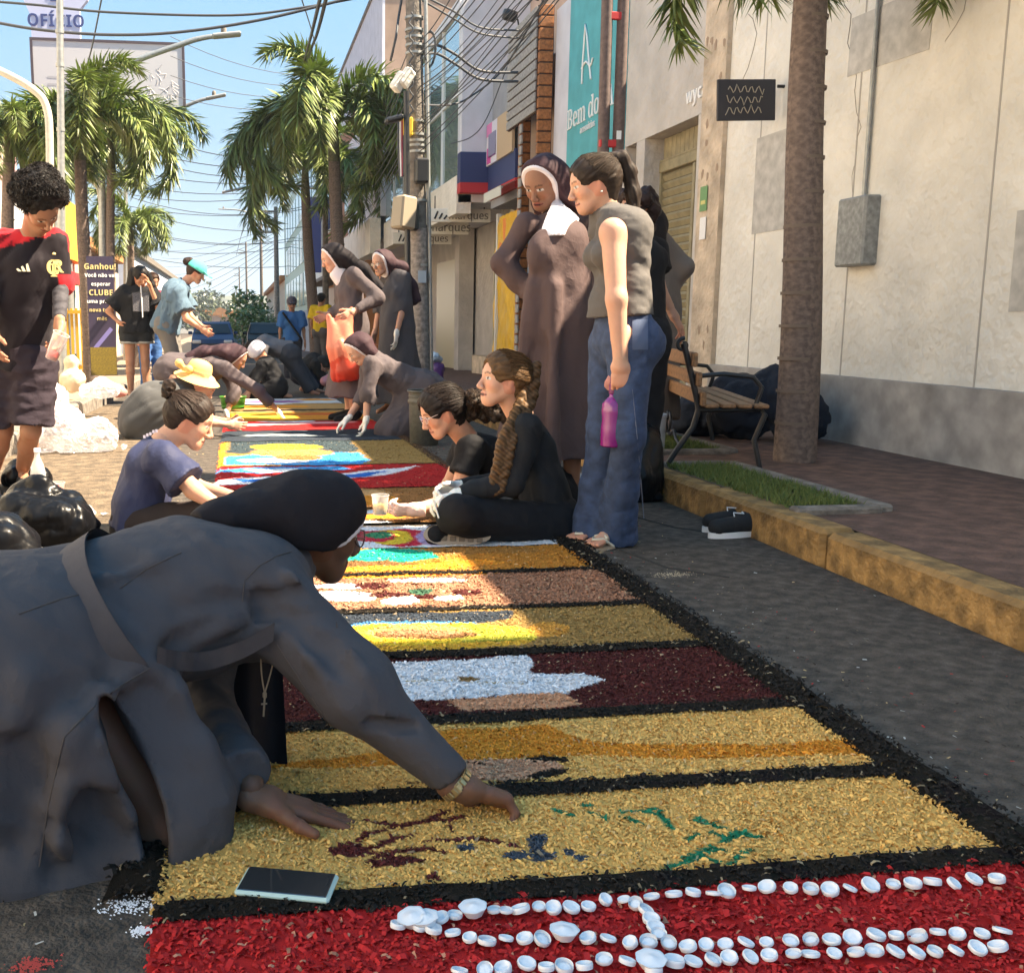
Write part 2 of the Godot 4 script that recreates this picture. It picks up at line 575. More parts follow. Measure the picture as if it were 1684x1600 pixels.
# ---------------------------------------------------------------- right side of the street
func block(called: String, a: Vector3, b: Vector3, m: Material, parent: Node3D) -> MeshInstance3D:
	return mi(called, B.new().span(a, b).mesh(), m, parent)
func house(called: String, label: String, category := "building") -> Node3D:
	return thing(called, label, category)

func right_side():
	var rng := RandomNumberGenerator.new()
	rng.seed = 11
	# nearest: pale wall with a pier, runs on past the frame
	var h := house("plastered_building", "pale cream plastered building with peeling pier, nearest on the right")
	block("wall", V(3.9, -.1, -8.15), V(4.3, 3.9, -1.95), M.plaster_white, h)
	block("shade_wall", V(3.9, -.1, -1.947), V(9.0, 6.4, 0.1), M.plaster_white, h)  # unseen, added and sized to keep the sun off the foreground
	block("roof", V(4.303, 3.3, -8.15), V(9.0, 3.5, -1.95), M.concrete, h)
	block("pier", V(3.86, -.1, -8.56), V(4.3, 4.25, -8.153), M.plaster_cream, h)
	block("capping", V(3.86, 3.903, -8.15), V(4.36, 3.95, -1.95), M.concrete, h)
	for i in 16:   # flaked plaster on the pier
		var pp := PackedVector2Array()
		var n := 7
		for j in n: pp.append(Vector2(cos(TAU * j / n), sin(TAU * j / n) * rng.randf_range(1.2, 2.8)) * rng.randf_range(.008, .03))
		mi("flake_scar", B.new().prism(pp, V(3.857, rng.randf_range(.5, 3.2), -rng.randf_range(8.2, 8.52)), V(0, 0, -1), V(0, 1, 0), V(-.002, 0, 0)).mesh(), mat("scar", L(.34, .25, .18), .95), h)
	block("plinth", V(3.84, -.1, -8.15), V(3.897, .55, -1.95), mat("plinth", L(.48, .45, .42), .9, {"mottle": [.6, .7]}), h)
	# what years leave on the plain wall
	for q in [[7.4, 1.9, .5, .7], [6.1, 2.6, .8, .35], [4.6, 1.2, .6, .5], [3.2, 2.2, .9, .6]]:
		mi("repair_patch", B.new().box(V(3.899, q[1], -q[0]), V(.006, q[3], q[2]), Basis.from_euler(V(rng.randf_range(-.04, .04), 0, 0))).mesh(), mat("patch%d" % int(q[0]), L(.66, .63, .58).darkened(rng.randf_range(0, .12)), .95, {"mottle": [1.1, .8]}), h)
	for q in [[7.9, 3.2], [6.6, 2.9], [5.4, 3.5], [4.1, 3.0], [2.9, 3.3]]:
		var cpts := []
		var y: float = q[1]
		var z: float = -q[0]
		for i in 14:
			cpts.append(V(3.8985, y, z))
			y -= rng.randf_range(.04, .13)
			z += rng.randf_range(-.09, .09)
		mi("wall_crack", B.new().tube(cpts, .003, .0012, 4, false).mesh(), mat("crack", L(.20, .17, .14), .95), h)
	mi("drain_pipe", B.new().tube([V(3.85, -.1, -6.9), V(3.85, 3.9, -6.9)], .04, .04, 12).mesh(), mat("pipe_pale", L(.60, .58, .54), .6, {"mottle": [2.0, .7]}), h)
	for y in [.9, 2.0, 3.1]: mi("pipe_clip", B.new().box(V(3.88, y, -6.9), V(.05, .03, .12)).mesh(), M.galvanised, h)
	mi("meter_box", B.new().box(V(3.86, 1.45, -6.2), V(.12, .42, .30), Basis(), .012).mesh(), mat("meter_grey", L(.36, .37, .36), .5, {"mottle": [3.0, .7]}), h)
	mi("conduit", B.new().tube([V(3.88, 1.66, -6.2), V(3.88, 3.9, -6.2)], .014, .014, 8).mesh(), M.galvanised, h)
	for i in 5: mi("expansion_joint", B.new().box(V(3.899, 2.2, -2.6 - i * 1.25), V(.004, 3.3, .012)).mesh(), mat("joint", L(.40, .37, .33), .95), h)
	var st := thing("pasted_sticker", "green and pale torn sticker pasted on the peeling pier", "sticker", V(3.852, 1.9, -8.42))
	mi("green_paper", B.new().box(V(0, 0, 0), V(.004, .2, .13)).mesh(), mat("green_paper", L(.16, .30, .13), .8), st)
	mi("torn_paper", B.new().box(V(0, -.24, 0.01), V(.004, .18, .11)).mesh(), M.white_paint, st)
	mi("printed_line", B.new().box(V(-.004, -.03, 0), V(.003, .03, .08)).mesh(), mat("print_yellow", L(.6, .55, .2), .8), st)
	# the beige shop with the roller shutter
	h = house("beige_shop", "beige rendered shop with roller shutter and deep openings")
	var x := 3.9
	var a := 9.87     # far edge of the shutter opening
	var b := 8.70     # its near edge
	block("wall", V(x, 2.62, -10.4), V(x + .5, 4.35, -8.563), M.plaster_beige, h)
	block("wall", V(x, -.1, -8.70), V(x + .5, 2.617, -8.563), M.plaster_beige, h)
	block("wall", V(x, -.1, -10.08), V(x + .5, 2.617, -9.87), M.plaster_beige, h)
	block("wall", V(x, -.1, -10.4), V(x + .5, 2.617, -10.36), M.plaster_beige, h)
	block("side_niche", V(x + .3, -.1, -10.36), V(x + .5, 2.617, -10.08), M.plaster_tan, h)
	block("body", V(x + .503, -.1, -10.4), V(9, 4.3, -8.56), M.plaster_beige, h)
	lettering("wyca", .17, .012, M.white_paint, h, Transform3D(Basis(V(0, 0, 1), V(0, 1, 0), V(-1, 0, 0)).rotated(V(1, 0, 0), 0), ax(1146, 152, 3.892)), "wall_lettering")
	var sh := mi("roller_shutter", B.new().span(V(x + .20, -.1, -a), V(x + .26, 2.617, -b)).mesh(), mat("shutter_back", L(.12, .10, .06), .8), h)
	var mid := 9.08
	for col in [[a, mid + .03], [mid - .03, b]]:
		var w: float = col[0] - col[1]
		var slat := B.new()
		slat.quad(V(.0, -.036, w / 2), V(-.022, .008, w / 2), V(-.022, .008, -w / 2), V(.0, -.036, -w / 2))
		slat.quad(V(-.022, .008, w / 2), V(0.0, .032, w / 2), V(0, .032, -w / 2), V(-.022, .008, -w / 2))
		var sm := slat.mesh()
		for i in 29:
			var o := mi("slat", sm, M.shutter, sh)
			o.position = V(x + .197, .17 + i * .0745, -(col[0] + col[1]) / 2)
	for i in 12:
		mi("plank", B.new().box(V(x + .185, 2.475, -(b + .045 + i * .0945)), V(.02, .28, .086), Basis(), .004).mesh(), M.shutter, sh)
	mi("shutter_box", B.new().span(V(x + .15, 2.30, -a), V(x + .19, 2.40, -b), .008).mesh(), M.shutter, sh)
	mi("shutter_box", B.new().span(V(x + .155, 2.40, -a), V(x + .19, 2.42, -b), .004).mesh(), M.shutter, sh)
	mi("guide_rail", B.new().span(V(x + .145, -.1, -mid - .025), V(x + .19, 2.29, -mid + .025), .006).mesh(), M.shutter, sh)
	mi("guide_rail", B.new().span(V(x + .16, -.1, -a + .003), V(x + .2, 2.4, -a + .04)).mesh(), M.shutter, sh)
	# teal shop
	h = house("teal_shop", "grey shop front with a tall teal sign panel")
	block("wall", V(x + .02, 2.35, -12.9), V(x + .5, 4.62, -10.403), M.plaster_lavender, h)
	block("wall", V(x + .02, -.1, -12.9), V(x + .5, 2.347, -12.5), M.plaster_lavender, h)
	block("wall", V(x + .02, -.1, -10.65), V(x + .5, 2.347, -10.403), M.plaster_lavender, h)
	block("shop_window", V(x + .3, -.1, -12.497), V(x + .34, 2.347, -10.653), M.glass_dark, h)
	block("body", V(x + .503, -.1, -12.9), V(9, 4.5, -10.403), M.plaster_lavender, h)
	var sg := mi("sign_panel", B.new().span(V(x - .05, 2.3, -12.15), V(x + .017, 4.615, -10.42), .006).mesh(), M.teal, h)
	var logo := B.new()
	var lp := func(px, py): return ax(px, py, x - .06)
	logo.tube([lp.call(957, 138), lp.call(958, 112), lp.call(961, 70), lp.call(963, 40), lp.call(966, 62), lp.call(969, 100), lp.call(972, 130)], .012, .012, 6)
	logo.tube([lp.call(957, 113), lp.call(960, 106), lp.call(964, 101), lp.call(967, 104), lp.call(970, 109), lp.call(973, 104), lp.call(975, 95)], .013, .011, 6)
	mi("logo", logo.mesh(), M.white_paint, sg)
	lettering("Bem dos A", .30, .012, M.white_paint, sg, Transform3D(Basis(V(0, 0, 1), V(0, 1, 0), V(-1, 0, 0)), ax(969, 178, x - .058)), "lettering", true, false)
	lettering("acessórios", .10, .01, M.white_paint, sg, Transform3D(Basis(V(0, 0, 1), V(0, 1, 0), V(-1, 0, 0)), ax(966, 208, x - .058)), "lettering", true, false)
	# peach block above and behind
	h = house("peach_building", "taller peach building behind the teal shop")
	block("wall", V(4.45, 4.0, -17.6), V(9.5, 6.6, -13.0), M.plaster_peach, h)
	block("roof", V(4.35, 6.603, -17.7), V(9.6, 6.7, -12.9), M.concrete, h)
	# shop with wooden portal
	h = house("timber_portal_shop", "shop with slatted orange timber portal frame")
	block("wall", V(x + .1, -.1, -14.4), V(x + .5, 4.2, -12.903), M.plaster_tan, h)
	block("shop_window", V(x + .06, .2, -14.3), V(x + .097, 2.3, -13.0), M.glass_dark, h)
	for post in [[12.93, 3.72, 3.90, .06], [13.75, 3.72, 3.87, .06]]:
		block("post_core", V(post[1] + .012, -.05, -post[0] - post[3] + .012), V(post[2] - .0, 4.68, -post[0] - .003), mat("dark_wood", L(.06, .03, .02), .8), h)
		for i in 34:
			var y := .12 + i * .135
			mi("slat", B.new().span(V(post[1], y, -post[0] - post[3]), V(post[2] - .01, y + .115, -post[0] + .012), .004).mesh(), M.wood_orange, h)
	block("lintel_core", V(3.715, 3.45, -14.35), V(3.74, 4.70, -12.995), mat("dark_wood", L(.06, .03, .02), .8), h)
	for i in 10:
		mi("slat", B.new().span(V(3.69, 3.46 + i * .125, -14.35), V(3.713, 3.565 + i * .125, -12.995), .004).mesh(), M.wood_shaded, h)
	for i in 24:
		mi("slat", B.new().span(V(3.69, .2 + i * .135, -13.68), V(3.713, .31 + i * .135, -13.56), .004).mesh(), M.wood_shaded, h)
	for q in [[12.95, 3.70], [13.9, 3.66]]:
		var fl := thing("floodlight", "small black floodlight on top of the timber portal, " + ("nearer" if q[0] < 13 else "farther") + " one", "floodlight", V(q[1], 4.82, -q[0]))
		mi("housing", B.new().lathe(V(-.06, 0, 0), [Vector2(.0, -.08), Vector2(.07, -.08), Vector2(.075, .06), Vector2(.06, .1), Vector2(0, .1)], 14, V(-1, .25, 0).normalized()).mesh(), M.black_metal, fl)
		mi("bracket", B.new().tube([V(0, 0, 0), V(.04, -.05, 0), V(.06, -.14, 0)], .012, .012, 6).mesh(), M.black_metal, fl)
	# grey shop with print banner
	h = house("grey_shop", "grey shop with navy band, awning and golden window display")
	block("wall", V(x, 2.86, -16.0), V(x + .5, 4.5, -14.403), M.plaster_grey, h)
	block("navy_band", V(x - .06, 2.86, -16.0), V(x - .003, 3.25, -14.403), M.navy, h)
	block("red_band", V(x - .055, 2.72, -16.0), V(x - .003, 2.857, -14.403), M.red_paint, h)
	block("body", V(x + .8, -.1, -16.0), V(9, 4.5, -14.403), M.plaster_grey, h)
	block("soffit", V(x, 2.6, -16.0), V(x + .8, 2.857, -14.403), M.plaster_grey, h)
	var bn := thing("print_banner", "pink, white and sand coloured banner on the grey shop wall", "banner", V(x - .07, 3.52, -15.2))
	var y0 := -.29
	for q in [[.78, .45, L(.70, .66, .70), -.3, .3], [.44, .14, L(.62, .60, .68), -.3, .3], [.14, -.72, L(.48, .35, .22), -.3, .3], [.78, .46, L(.62, .20, .42), .12, .3], [.72, .5, L(.55, .08, .32), -.28, -.05], [.62, .2, L(.22, .22, .34), -.18, .14], [.62, .2, L(.16, .05, .22), -.2, -.06]]:
		var dep := .004 + .004 * [L(.62, .20, .42), L(.55, .08, .32), L(.22, .22, .34)].find(q[2])
		mi("print", B.new().span(V(-.02 - maxf(dep, 0) - (.008 if q[2] == L(.16, .05, .22) else 0.0), q[3], -q[0]), V(0.02, q[4], -q[1])).mesh(), mat("print%s" % str(q[2]), q[2], .7), bn)
	# awning
	var aw := thing("awning", "white ribbed awning over the golden shop window", "awning")
	var ab := B.new()
	for i in 26:
		var z := -14.2 - i * .038
		ab.quad(V(3.60, 2.72, z), V(3.9, 2.84, z), V(3.9, 2.84, z - .0185), V(3.60, 2.72, z - .0185))
		ab.quad(V(3.60, 2.715, z - .0185), V(3.9, 2.835, z - .0185), V(3.9, 2.835, z - .038), V(3.60, 2.715, z - .038))
		ab.box(V(3.595, 2.66, z - .009), V(.012, .13, .018))
		ab.box(V(3.601, 2.66, z - .0285), V(.012, .13, .0185))
	mi("awning_sheet", ab.mesh(), mat("awning", L(.66, .66, .60), .7), aw)
	mi("rail", B.new().tube([V(3.61, 2.70, -14.2), V(3.61, 2.70, -15.2)], .015, .015, 6).mesh(), M.galvanised, aw)
	# golden display
	var gd := thing("window_display", "shop window hung with golden cloth and a lilac strip", "window display", V(3.95, 0, -15.2))
	var cl := FastNoiseLite.new()
	cl.frequency = 1.6
	var shw := func(u, v): return V(.0 + .05 * cl.get_noise_2d(u * 3 + 4, v * 2), .35 + v * 2.1, .75 - u * 1.42)
	mi("golden_cloth", B.new().sheet(30, 40, shw).mesh(), M.gold_foil, gd)
	for q in [[.78, L(.75, .72, .70)], [-.52, L(.6, .6, .58)], [.70, L(.62, .42, .72)]]:
		mi("frame", B.new().span(V(-.02, .1, q[0] - .04), V(.05, 2.5, q[0] + .03)).mesh(), mat("fr%s" % q[0], q[1], .5), gd)
	mi("orange_card", B.new().span(V(.0, 1.7, -.45), V(.02, 2.4, -.05)).mesh(), mat("orange_card", L(.75, .24, .04), .6), gd)
	mi("sill", B.new().span(V(-.05, .1, -.75), V(.6, .35, .8)).mesh(), M.concrete, gd)
	glass_block()

func glass_block():
	# two storeys, the upper one glazed and overhanging
	var h := house("glazed_building", "white building with overhanging glazed upper storey and navy band")
	var X := 3.43
	block("end_wall", V(X, 3.44, -16.2), V(9, 5.64, -16.003), M.plaster_lavender, h)
	block("navy_band", V(X - .02, 2.99, -16.2), V(9, 3.437, -15.98), M.navy, h)
	block("red_band", V(X - .02, 2.84, -16.2), V(9, 2.987, -15.97), M.red_paint, h)
	block("slab", V(X, 2.72, -31.5), V(9, 2.837, -16.203), M.plaster_lavender, h)
	block("white_band", V(X - .03, 2.55, -24.3), V(X + .2, 3.12, -16.203), M.plaster_white, h)
	block("back_wall", V(X + .5, 3.12, -24.3), V(9, 5.6, -16.203), M.plaster_grey, h)
	block("parapet", V(X - .02, 5.56, -24.3), V(9, 5.72, -16.203), M.plaster_lavender, h)
	var n := 6
	var pw := (24.3 - 16.22) / n
	for i in n:
		for j in 2:
			mi("glass_pane", B.new().span(V(X + .02, 3.14 + j * 1.22, -16.24 - (i + 1) * pw + .03), V(X + .04, 4.32 + j * 1.22, -16.24 - i * pw - .01)).mesh(), M.glass_green, h)
		mi("mullion", B.new().span(V(X - .01, 3.12, -16.235 - i * pw - .015), V(X + .06, 5.56, -16.235 - i * pw + .015)).mesh(), M.white_paint, h)
	mi("transom", B.new().span(V(X - .005, 4.325, -24.3), V(X + .05, 4.36, -16.22)).mesh(), M.white_paint, h)
	# the farther stretch with plain wall
	block("wall", V(X - .1, 3.3, -31.5), V(9, 6.0, -24.303), M.plaster_lavender, h)
	block("white_band", V(X - .35, 2.45, -31.5), V(X - .103, 3.25, -24.303), M.plaster_white, h)
	for i in 4:
		mi("louvre", B.new().span(V(X - .14, 4.5 + i * .12, -31), V(X - .103, 4.58 + i * .12, -25)).mesh(), M.concrete, h)
	# ground floor
	block("wall", V(4.75, -.6, -31.5), V(9, 2.717, -16.003), M.plaster_beige, h)
	for q in [[16.3, 4.35, .24], [17.0, 4.35, .2], [20.6, 4.4, .4]]:
		block("column", V(q[1], -.6, -q[0] - q[2]), V(q[1] + .3, 2.717, -q[0]), M.plaster_beige, h)
	var dr := mi("glazed_door", B.new().span(V(4.62, -.1, -18.6), V(4.66, 2.35, -17.4)).mesh(), mat("door_beige", L(.40, .36, .22), .35), h)
	for q in [17.42, 18.0, 18.58]: mi("stile", B.new().span(V(4.6, -.1, -q - .03), V(4.64, 2.35, -q + .03)).mesh(), mat("stile", L(.46, .43, .34), .5), dr)
	block("door_sill", V(4.3, -.2, -18.9), V(4.75, .28, -17.2), M.plaster_cream, h)
	block("cream_panel", V(4.6, .2, -17.3), V(4.64, 2.2, -17.02), M.plaster_cream, h)  # plain cream panel beside the glazed door
	block("shop_front", V(4.6, -.4, -24), V(4.64, 2.2, -21.1), mat("door_beige", L(.40, .36, .22), .35), h)
	# hanging signs
	for q in [[705, 343, 806, 366, 16.9, "first"], [683, 362, 770, 386, 18.6, "second"], [646, 382, 742, 402, 20.6, "third"]]:
		var p0 := at(q[0], q[1], q[4])
		var p1 := at(q[2], q[3], q[4])
		var c := (p0 + p1) / 2
		var w := absf(p1.x - p0.x)
		var hh := absf(p1.y - p0.y)
		var s := thing("hanging_sign", "white hanging sign reading marques, %s from the camera" % q[5], "sign", c)
		mi("board", B.new().box(V(0, 0, 0), V(w, hh, .05), Basis(), .006).mesh(), mat("board", L(.78, .76, .70), .6), s)
		var mk := B.new()
		for i in 3:
			var xx := -w * .36 + i * .075 - .02
			mk.tube([V(xx - .03, -hh * .28, .03), V(xx + .02, hh * (.30 - .16 * i), .03)], .016, .016, 6)
		mi("emblem", mk.mesh(), M.black_metal, s)
		lettering("marques", hh * .8, .01, mat("sign_grey", L(.16, .15, .14), .6), s, Transform3D(Basis(), V(w * .14, -.0, .03)), "lettering", false, false)
		for e in [-.4, .4]: mi("hanger", B.new().tube([V(e * w, hh / 2, 0), V(e * w, hh / 2 + .2, 0)], .01, .01, 5).mesh(), M.black_metal, s)
	# taller tan block
	h = house("tan_tower", "tall tan block rising behind the glazed building")
	block("wall", V(4.5, 5.0, -46), V(12, 10.9, -32), M.plaster_tan, h)
	block("side_wall", V(4.42, 5.0, -46), V(4.497, 10.9, -32.0), M.plaster_lavender, h)
	block("roof_edge", V(4.38, 10.903, -46.1), V(12.1, 11.05, -31.9), M.concrete, h)
	# brick and orange house
	h = house("orange_house", "orange two storey shop house behind the palms")
	block("wall", V(3.75, -1, -44), V(9, 3.4, -33), M.plaster_orange, h)
	block("upper_wall", V(3.75, 3.403, -44), V(9, 7.4, -33), mat("brick_orange", L(.42, .19, .10), .9, {"mottle": [1.0, .7]}), h)
	for i in 3:
		var w := mi("window", B.new().span(V(3.70, 4.4, -43 + i * 3.5), V(3.747, 6.0, -41.5 + i * 3.5)).mesh(), M.plaster_white, h)
		mi("pane", B.new().span(V(3.68, 4.5, -42.9 + i * 3.5), V(3.695, 5.9, -41.6 + i * 3.5)).mesh(), M.glass_dark, w)
	block("shop_front", V(3.70, -.9, -43), V(3.747, 2.2, -34), mat("shopfront_warm", L(.22, .12, .06), .5), h)
	block("canopy", V(2.9, 2.3, -43.5), V(3.74, 2.42, -33.5), M.concrete, h)
	# green glass building
	h = house("green_glass_building", "pale green glazed building far along the right side")
	block("wall", V(3.9, -1, -86), V(12, 9.6, -50), mat("pale_green", L(.34, .42, .36), .6), h)
	for i in 9:
		for j in 3:
			mi("window", B.new().span(V(3.84, 1.8 + j * 2.5, -53.5 - i * 3.6), V(3.897, 3.7 + j * 2.5, -50.8 - i * 3.6)).mesh(), M.glass_green, h)
	block("grey_base", V(3.8, -1, -86), V(3.897, 1.5, -50), M.plaster_grey, h)
	h = house("narrow_signpost_building", "narrow white shop with dark blue upright sign, far right", "building")
	block("wall", V(3.7, -1, -50), V(9, 6.8, -45), M.plaster_white, h)
	block("upright_sign", V(3.0, 3.0, -46.2), V(3.68, 6.2, -46), mat("sign_blue", L(.06, .07, .2), .5), h)
	h = house("far_row_building", "low far shop row at the street's right end")
	block("wall", V(3.9, -1.2, -140), V(12, 4.2, -86.1), M.plaster_cream, h)
	block("roof", V(3.5, 4.203, -140), V(12, 4.6, -86.1), M.plaster_orange, h)

# ---------------------------------------------------------------- left side
func left_side():
	var h := house("white_corner_building", "white building with sloping top at the left edge")
	var p := PackedVector2Array([Vector2(0, 0), Vector2(0, 7.6), Vector2(1.6, 7.3), Vector2(3.1, 5.9), Vector2(3.6, 4.6), Vector2(3.6, 0)])
	mi("wall", B.new().prism(p, V(-4.9, -.1, -17), V(0, 0, -1), V(0, 1, 0), V(4, 0, 0)).mesh(), M.plaster_white, h)
	mi("gutter_pipe", B.new().tube([V(-4.8, 5.2, -17), V(-4.8, 5.3, -20.6)], .05, .05, 8).mesh(), M.concrete, h)
	h = house("sun_bounce_row", "unseen cream shop row along the near left footway, added to bounce sun")  # out of view, added to throw sunlight back into the street
	block("wall", V(-9, -.1, -16.6), V(-5.3, 5.6, 9), M.plaster_white, h)
	h = house("pink_shop", "pink shop front partly behind the left palms")
	block("wall", V(-8, -.2, -24), V(-4.7, 4.9, -20.7), M.plaster_pink, h)
	block("shop_sign", V(-4.72, 2.6, -23.8), V(-4.55, 3.4, -20.9), M.white_paint, h)
	block("shop_front", V(-4.72, .0, -23.8), V(-4.66, 2.4, -20.9), M.glass_green, h)
	h = house("yellow_shop", "yellow shop with red and white bands on the left")
	block("wall", V(-9, -.3, -31), V(-4.6, 2.5, -26), M.plaster_white, h)
	block("yellow_fascia", V(-9, 2.503, -31), V(-4.3, 4.0, -25.9), M.plaster_yellow, h)
	block("red_band", V(-9, 1.9, -30.9), V(-4.33, 2.2, -25.95), M.red_paint, h)
	block("shop_front", V(-4.62, -.2, -30.5), V(-4.55, 1.8, -26.3), M.glass_dark, h)
	h = house("low_cream_house", "low cream house beyond the yellow shop")
	block("wall", V(-9, -.5, -44), V(-4.8, 3.2, -32), M.plaster_cream, h)
	block("roof", V(-9.2, 3.203, -44.2), V(-4.5, 3.5, -31.8), M.plaster_orange, h)
	for i in 3: mi("window", B.new().span(V(-4.8, .8, -34.5 - i * 3.4), V(-4.74, 2.2, -33 - i * 3.4)).mesh(), M.glass_dark, h)
	h = house("far_lilac_house", "far pale lilac house at the left end of the street")
	block("wall", V(-12, -1, -85), V(-4.8, 4.0, -50), M.plaster_lavender, h)
	block("roof", V(-12, 4.003, -85), V(-4.6, 4.3, -50), M.concrete, h)
	# billboard
	var c := (at(64, 75, 26) + at(291, 171, 26)) / 2
	var s := thing("billboard", "large pale billboard with dark frame and grey print above the left palms", "billboard", c, .02)
	var w := 3.46
	var hh := 1.47
	mi("panel", B.new().box(V(0, 0, 0), V(w, hh, .12)).mesh(), mat("billboard_grey", L(.50, .50, .52), .7), s)
	for q in [[V(0, hh / 2, 0), V(w + .06, .06, .16)], [V(0, -hh / 2, 0), V(w + .06, .06, .16)], [V(-w / 2, 0, 0), V(.06, hh - .07, .16)], [V(w / 2, 0, 0), V(.06, hh - .07, .16)]]:
		mi("frame", B.new().box(q[0], q[1]).mesh(), mat("brown_frame", L(.07, .05, .06), .5), s)
	var rng := RandomNumberGenerator.new()
	rng.seed = 3
	var pb := B.new()
	for i in 26:
		var o := V(rng.randf_range(.85, 1.55), rng.randf_range(-.62, .1), .064)
		pb.tube([o, o + V(rng.randf_range(-.1, .1), .08, 0), o + V(rng.randf_range(-.2, .2), rng.randf_range(-.1, .2), 0)], .018, .006, 4)
	for i in 3: pb.box(V(-.9, -.1 - i * .16, .063), V(1.0, .05, .004))
	var gp := mi("grey_print", pb.mesh(), mat("print_soft", L(.38, .38, .40), .7), s)
	gp.scale = V(1, 1, .08)
	gp.position.z = .0585
	mi("post", B.new().tube([V(-1.4, -hh / 2, -.1), V(-1.4, -7, -.1)], .1, .1, 10).mesh(), M.galvanised, s)
	mi("post", B.new().tube([V(-.3, -hh / 2, -.1), V(-.3, -7, -.1)], .1, .1, 10).mesh(), M.galvanised, s)
	# upright sign OFICIO
	var t0 := at(92, 36, 29)
	s = thing("upright_sign", "lavender waisted upright sign reading OFÍCIO above the billboard", "sign", t0)
	var k := 29.0 / F
	var poly := PackedVector2Array([Vector2(-52, 44), Vector2(50, 44), Vector2(48, 32), Vector2(36, 18), Vector2(34, -60), Vector2(34, -130), Vector2(-34, -130), Vector2(-36, -60), Vector2(-37, 8), Vector2(-46, 28)])
	for i in poly.size(): poly[i] *= k
	mi("board", B.new().prism(poly, V(0, 0, .1), V(1, 0, 0), V(0, 1, 0), V(0, 0, .2)).mesh(), mat("sign_lav", L(.50, .53, .72), .6), s)
	var ink := mat("sign_ink", L(.04, .06, .20), .6)
	lettering("OFÍCIO", .42, .01, ink, s, Transform3D(Basis(), V(0, 0, .11)))
	lettering("S", .5, .01, ink, s, Transform3D(Basis(), V(-.02, -.62, .11)))
	var em := B.new()
	em.box(V(0, .49, .11), V(.22, .04, .012))
	em.box(V(0, .56, .11), V(.10, .12, .012))
	em.box(V(-.13, .60, .11), V(.05, .10, .012))
	em.box(V(.11, .60, .11), V(.05, .10, .012))
	mi("emblem", em.mesh(), ink, s)
	mi("post", B.new().tube([V(0, -2.2, 0), V(0, -8.5, 0)], .14, .14, 10).mesh(), M.galvanised, s)

# ---------------------------------------------------------------- far end
func far_end():
	var rng := RandomNumberGenerator.new()
	rng.seed = 21
	var hb := B.new()
	var hill := func(u, v): return V(-160 + u * 330, -3 + (22 + 10 * sin(u * 5 + 1) + 5 * sin(u * 13)) * sin(v * PI * .5), -560 - v * 80)
	tag(mi("hill", hb.sheet(40, 6, hill).mesh(), mat("hill", L(.16, .17, .10), 1.0, {"mottle": [.02, .5]})), "hazy wooded hill closing the street", "", "", "structure")
	for q in [[338, 500, 230, 4.5, 0], [352, 512, 210, 3.5, 0], [372, 522, 190, 3, 0], [320, 520, 150, 3.0, 0], [406, 512, 68, 1.7, 1], [418, 528, 64, 1.4, 1], [398, 535, 60, 1.2, 1], [437, 540, 48, .8, 1]]:
		var c := at(q[0], q[1], q[2])
		tree(c, q[3], rng, "bushy green tree beside the parked black car" if q[4] and q[3] > 1.5 else ("low bright green shrub at the far right kerb" if q[4] else "far hazy tree at the end of the street"), "far trees" if not q[4] else "shrubs near the black car", L(.07, .12, .03) if q[4] else L(.07, .085, .04))
	# small far houses across the end
	for q in [[300, 545, 160, 7, 4], [330, 548, 170, 8, 3.4], [362, 546, 180, 6, 3.6], [385, 548, 150, 4, 3.0]]:
		var c := at(q[0], q[1], q[2])
		var h := thing("far_house", "small far house across the street's end, at " + ["the left", "the centre left", "the centre", "the right"][[300, 330, 362, 385].find(q[0])], "house", V(c.x, gy(90), -q[2]))
		mi("wall", B.new().span(V(-q[3] / 2, 0, -4), V(q[3] / 2, q[4] * .8, 0)).mesh(), M.plaster_peach if q[0] % 4 else M.plaster_white, h)
		mi("roof", B.new().prism(PackedVector2Array([Vector2(-q[3] * .55, 0), Vector2(q[3] * .55, 0), Vector2(0, q[4] * .35)]), V(0, q[4] * .8, .3), V(1, 0, 0), V(0, 1, 0), V(0, 0, 4.6)).mesh(), M.plaster_orange, h)

func tree(c: Vector3, r: float, rng: RandomNumberGenerator, label: String, group: String, col: Color):
	var g := gy(-c.z)
	var t := thing("leafy_tree", label, "tree", V(c.x, g, c.z), 0, group)
	mi("trunk", B.new().tube([V(0, 0, 0), V(r * .06, (c.y - g) * .5, 0), V(0, c.y - g, 0)], r * .09, r * .05, 7).mesh(), M.trunk_palm, t)
	var b := B.new()
	for i in 900:
		var d := V(rng.randf_range(-1, 1), rng.randf_range(-.8, 1), rng.randf_range(-1, 1))
		if d.length() > 1: continue
		var wob := .75 + .35 * sin(d.x * 6 + d.z * 4 + r) * sin(d.y * 5)
		var p := d.normalized() * r * wob * pow(d.length(), .4) + V(0, c.y - g, 0)
		var s := r * rng.randf_range(.06, .14)
		var u := V(rng.randf_range(-1, 1), rng.randf_range(-1, 1), rng.randf_range(-1, 1)).normalized()
		var v := u.cross(V(rng.randf_range(-1, 1), 1, rng.randf_range(-1, 1))).normalized()
		b.col = (col * rng.randf_range(.7, 1.3)) / Color(.22, .30, .10)
		b.tri(p - u * s, p + v * s * 1.4, p + u * s)
	mi("crown", b.mesh(), M.leaf, t)


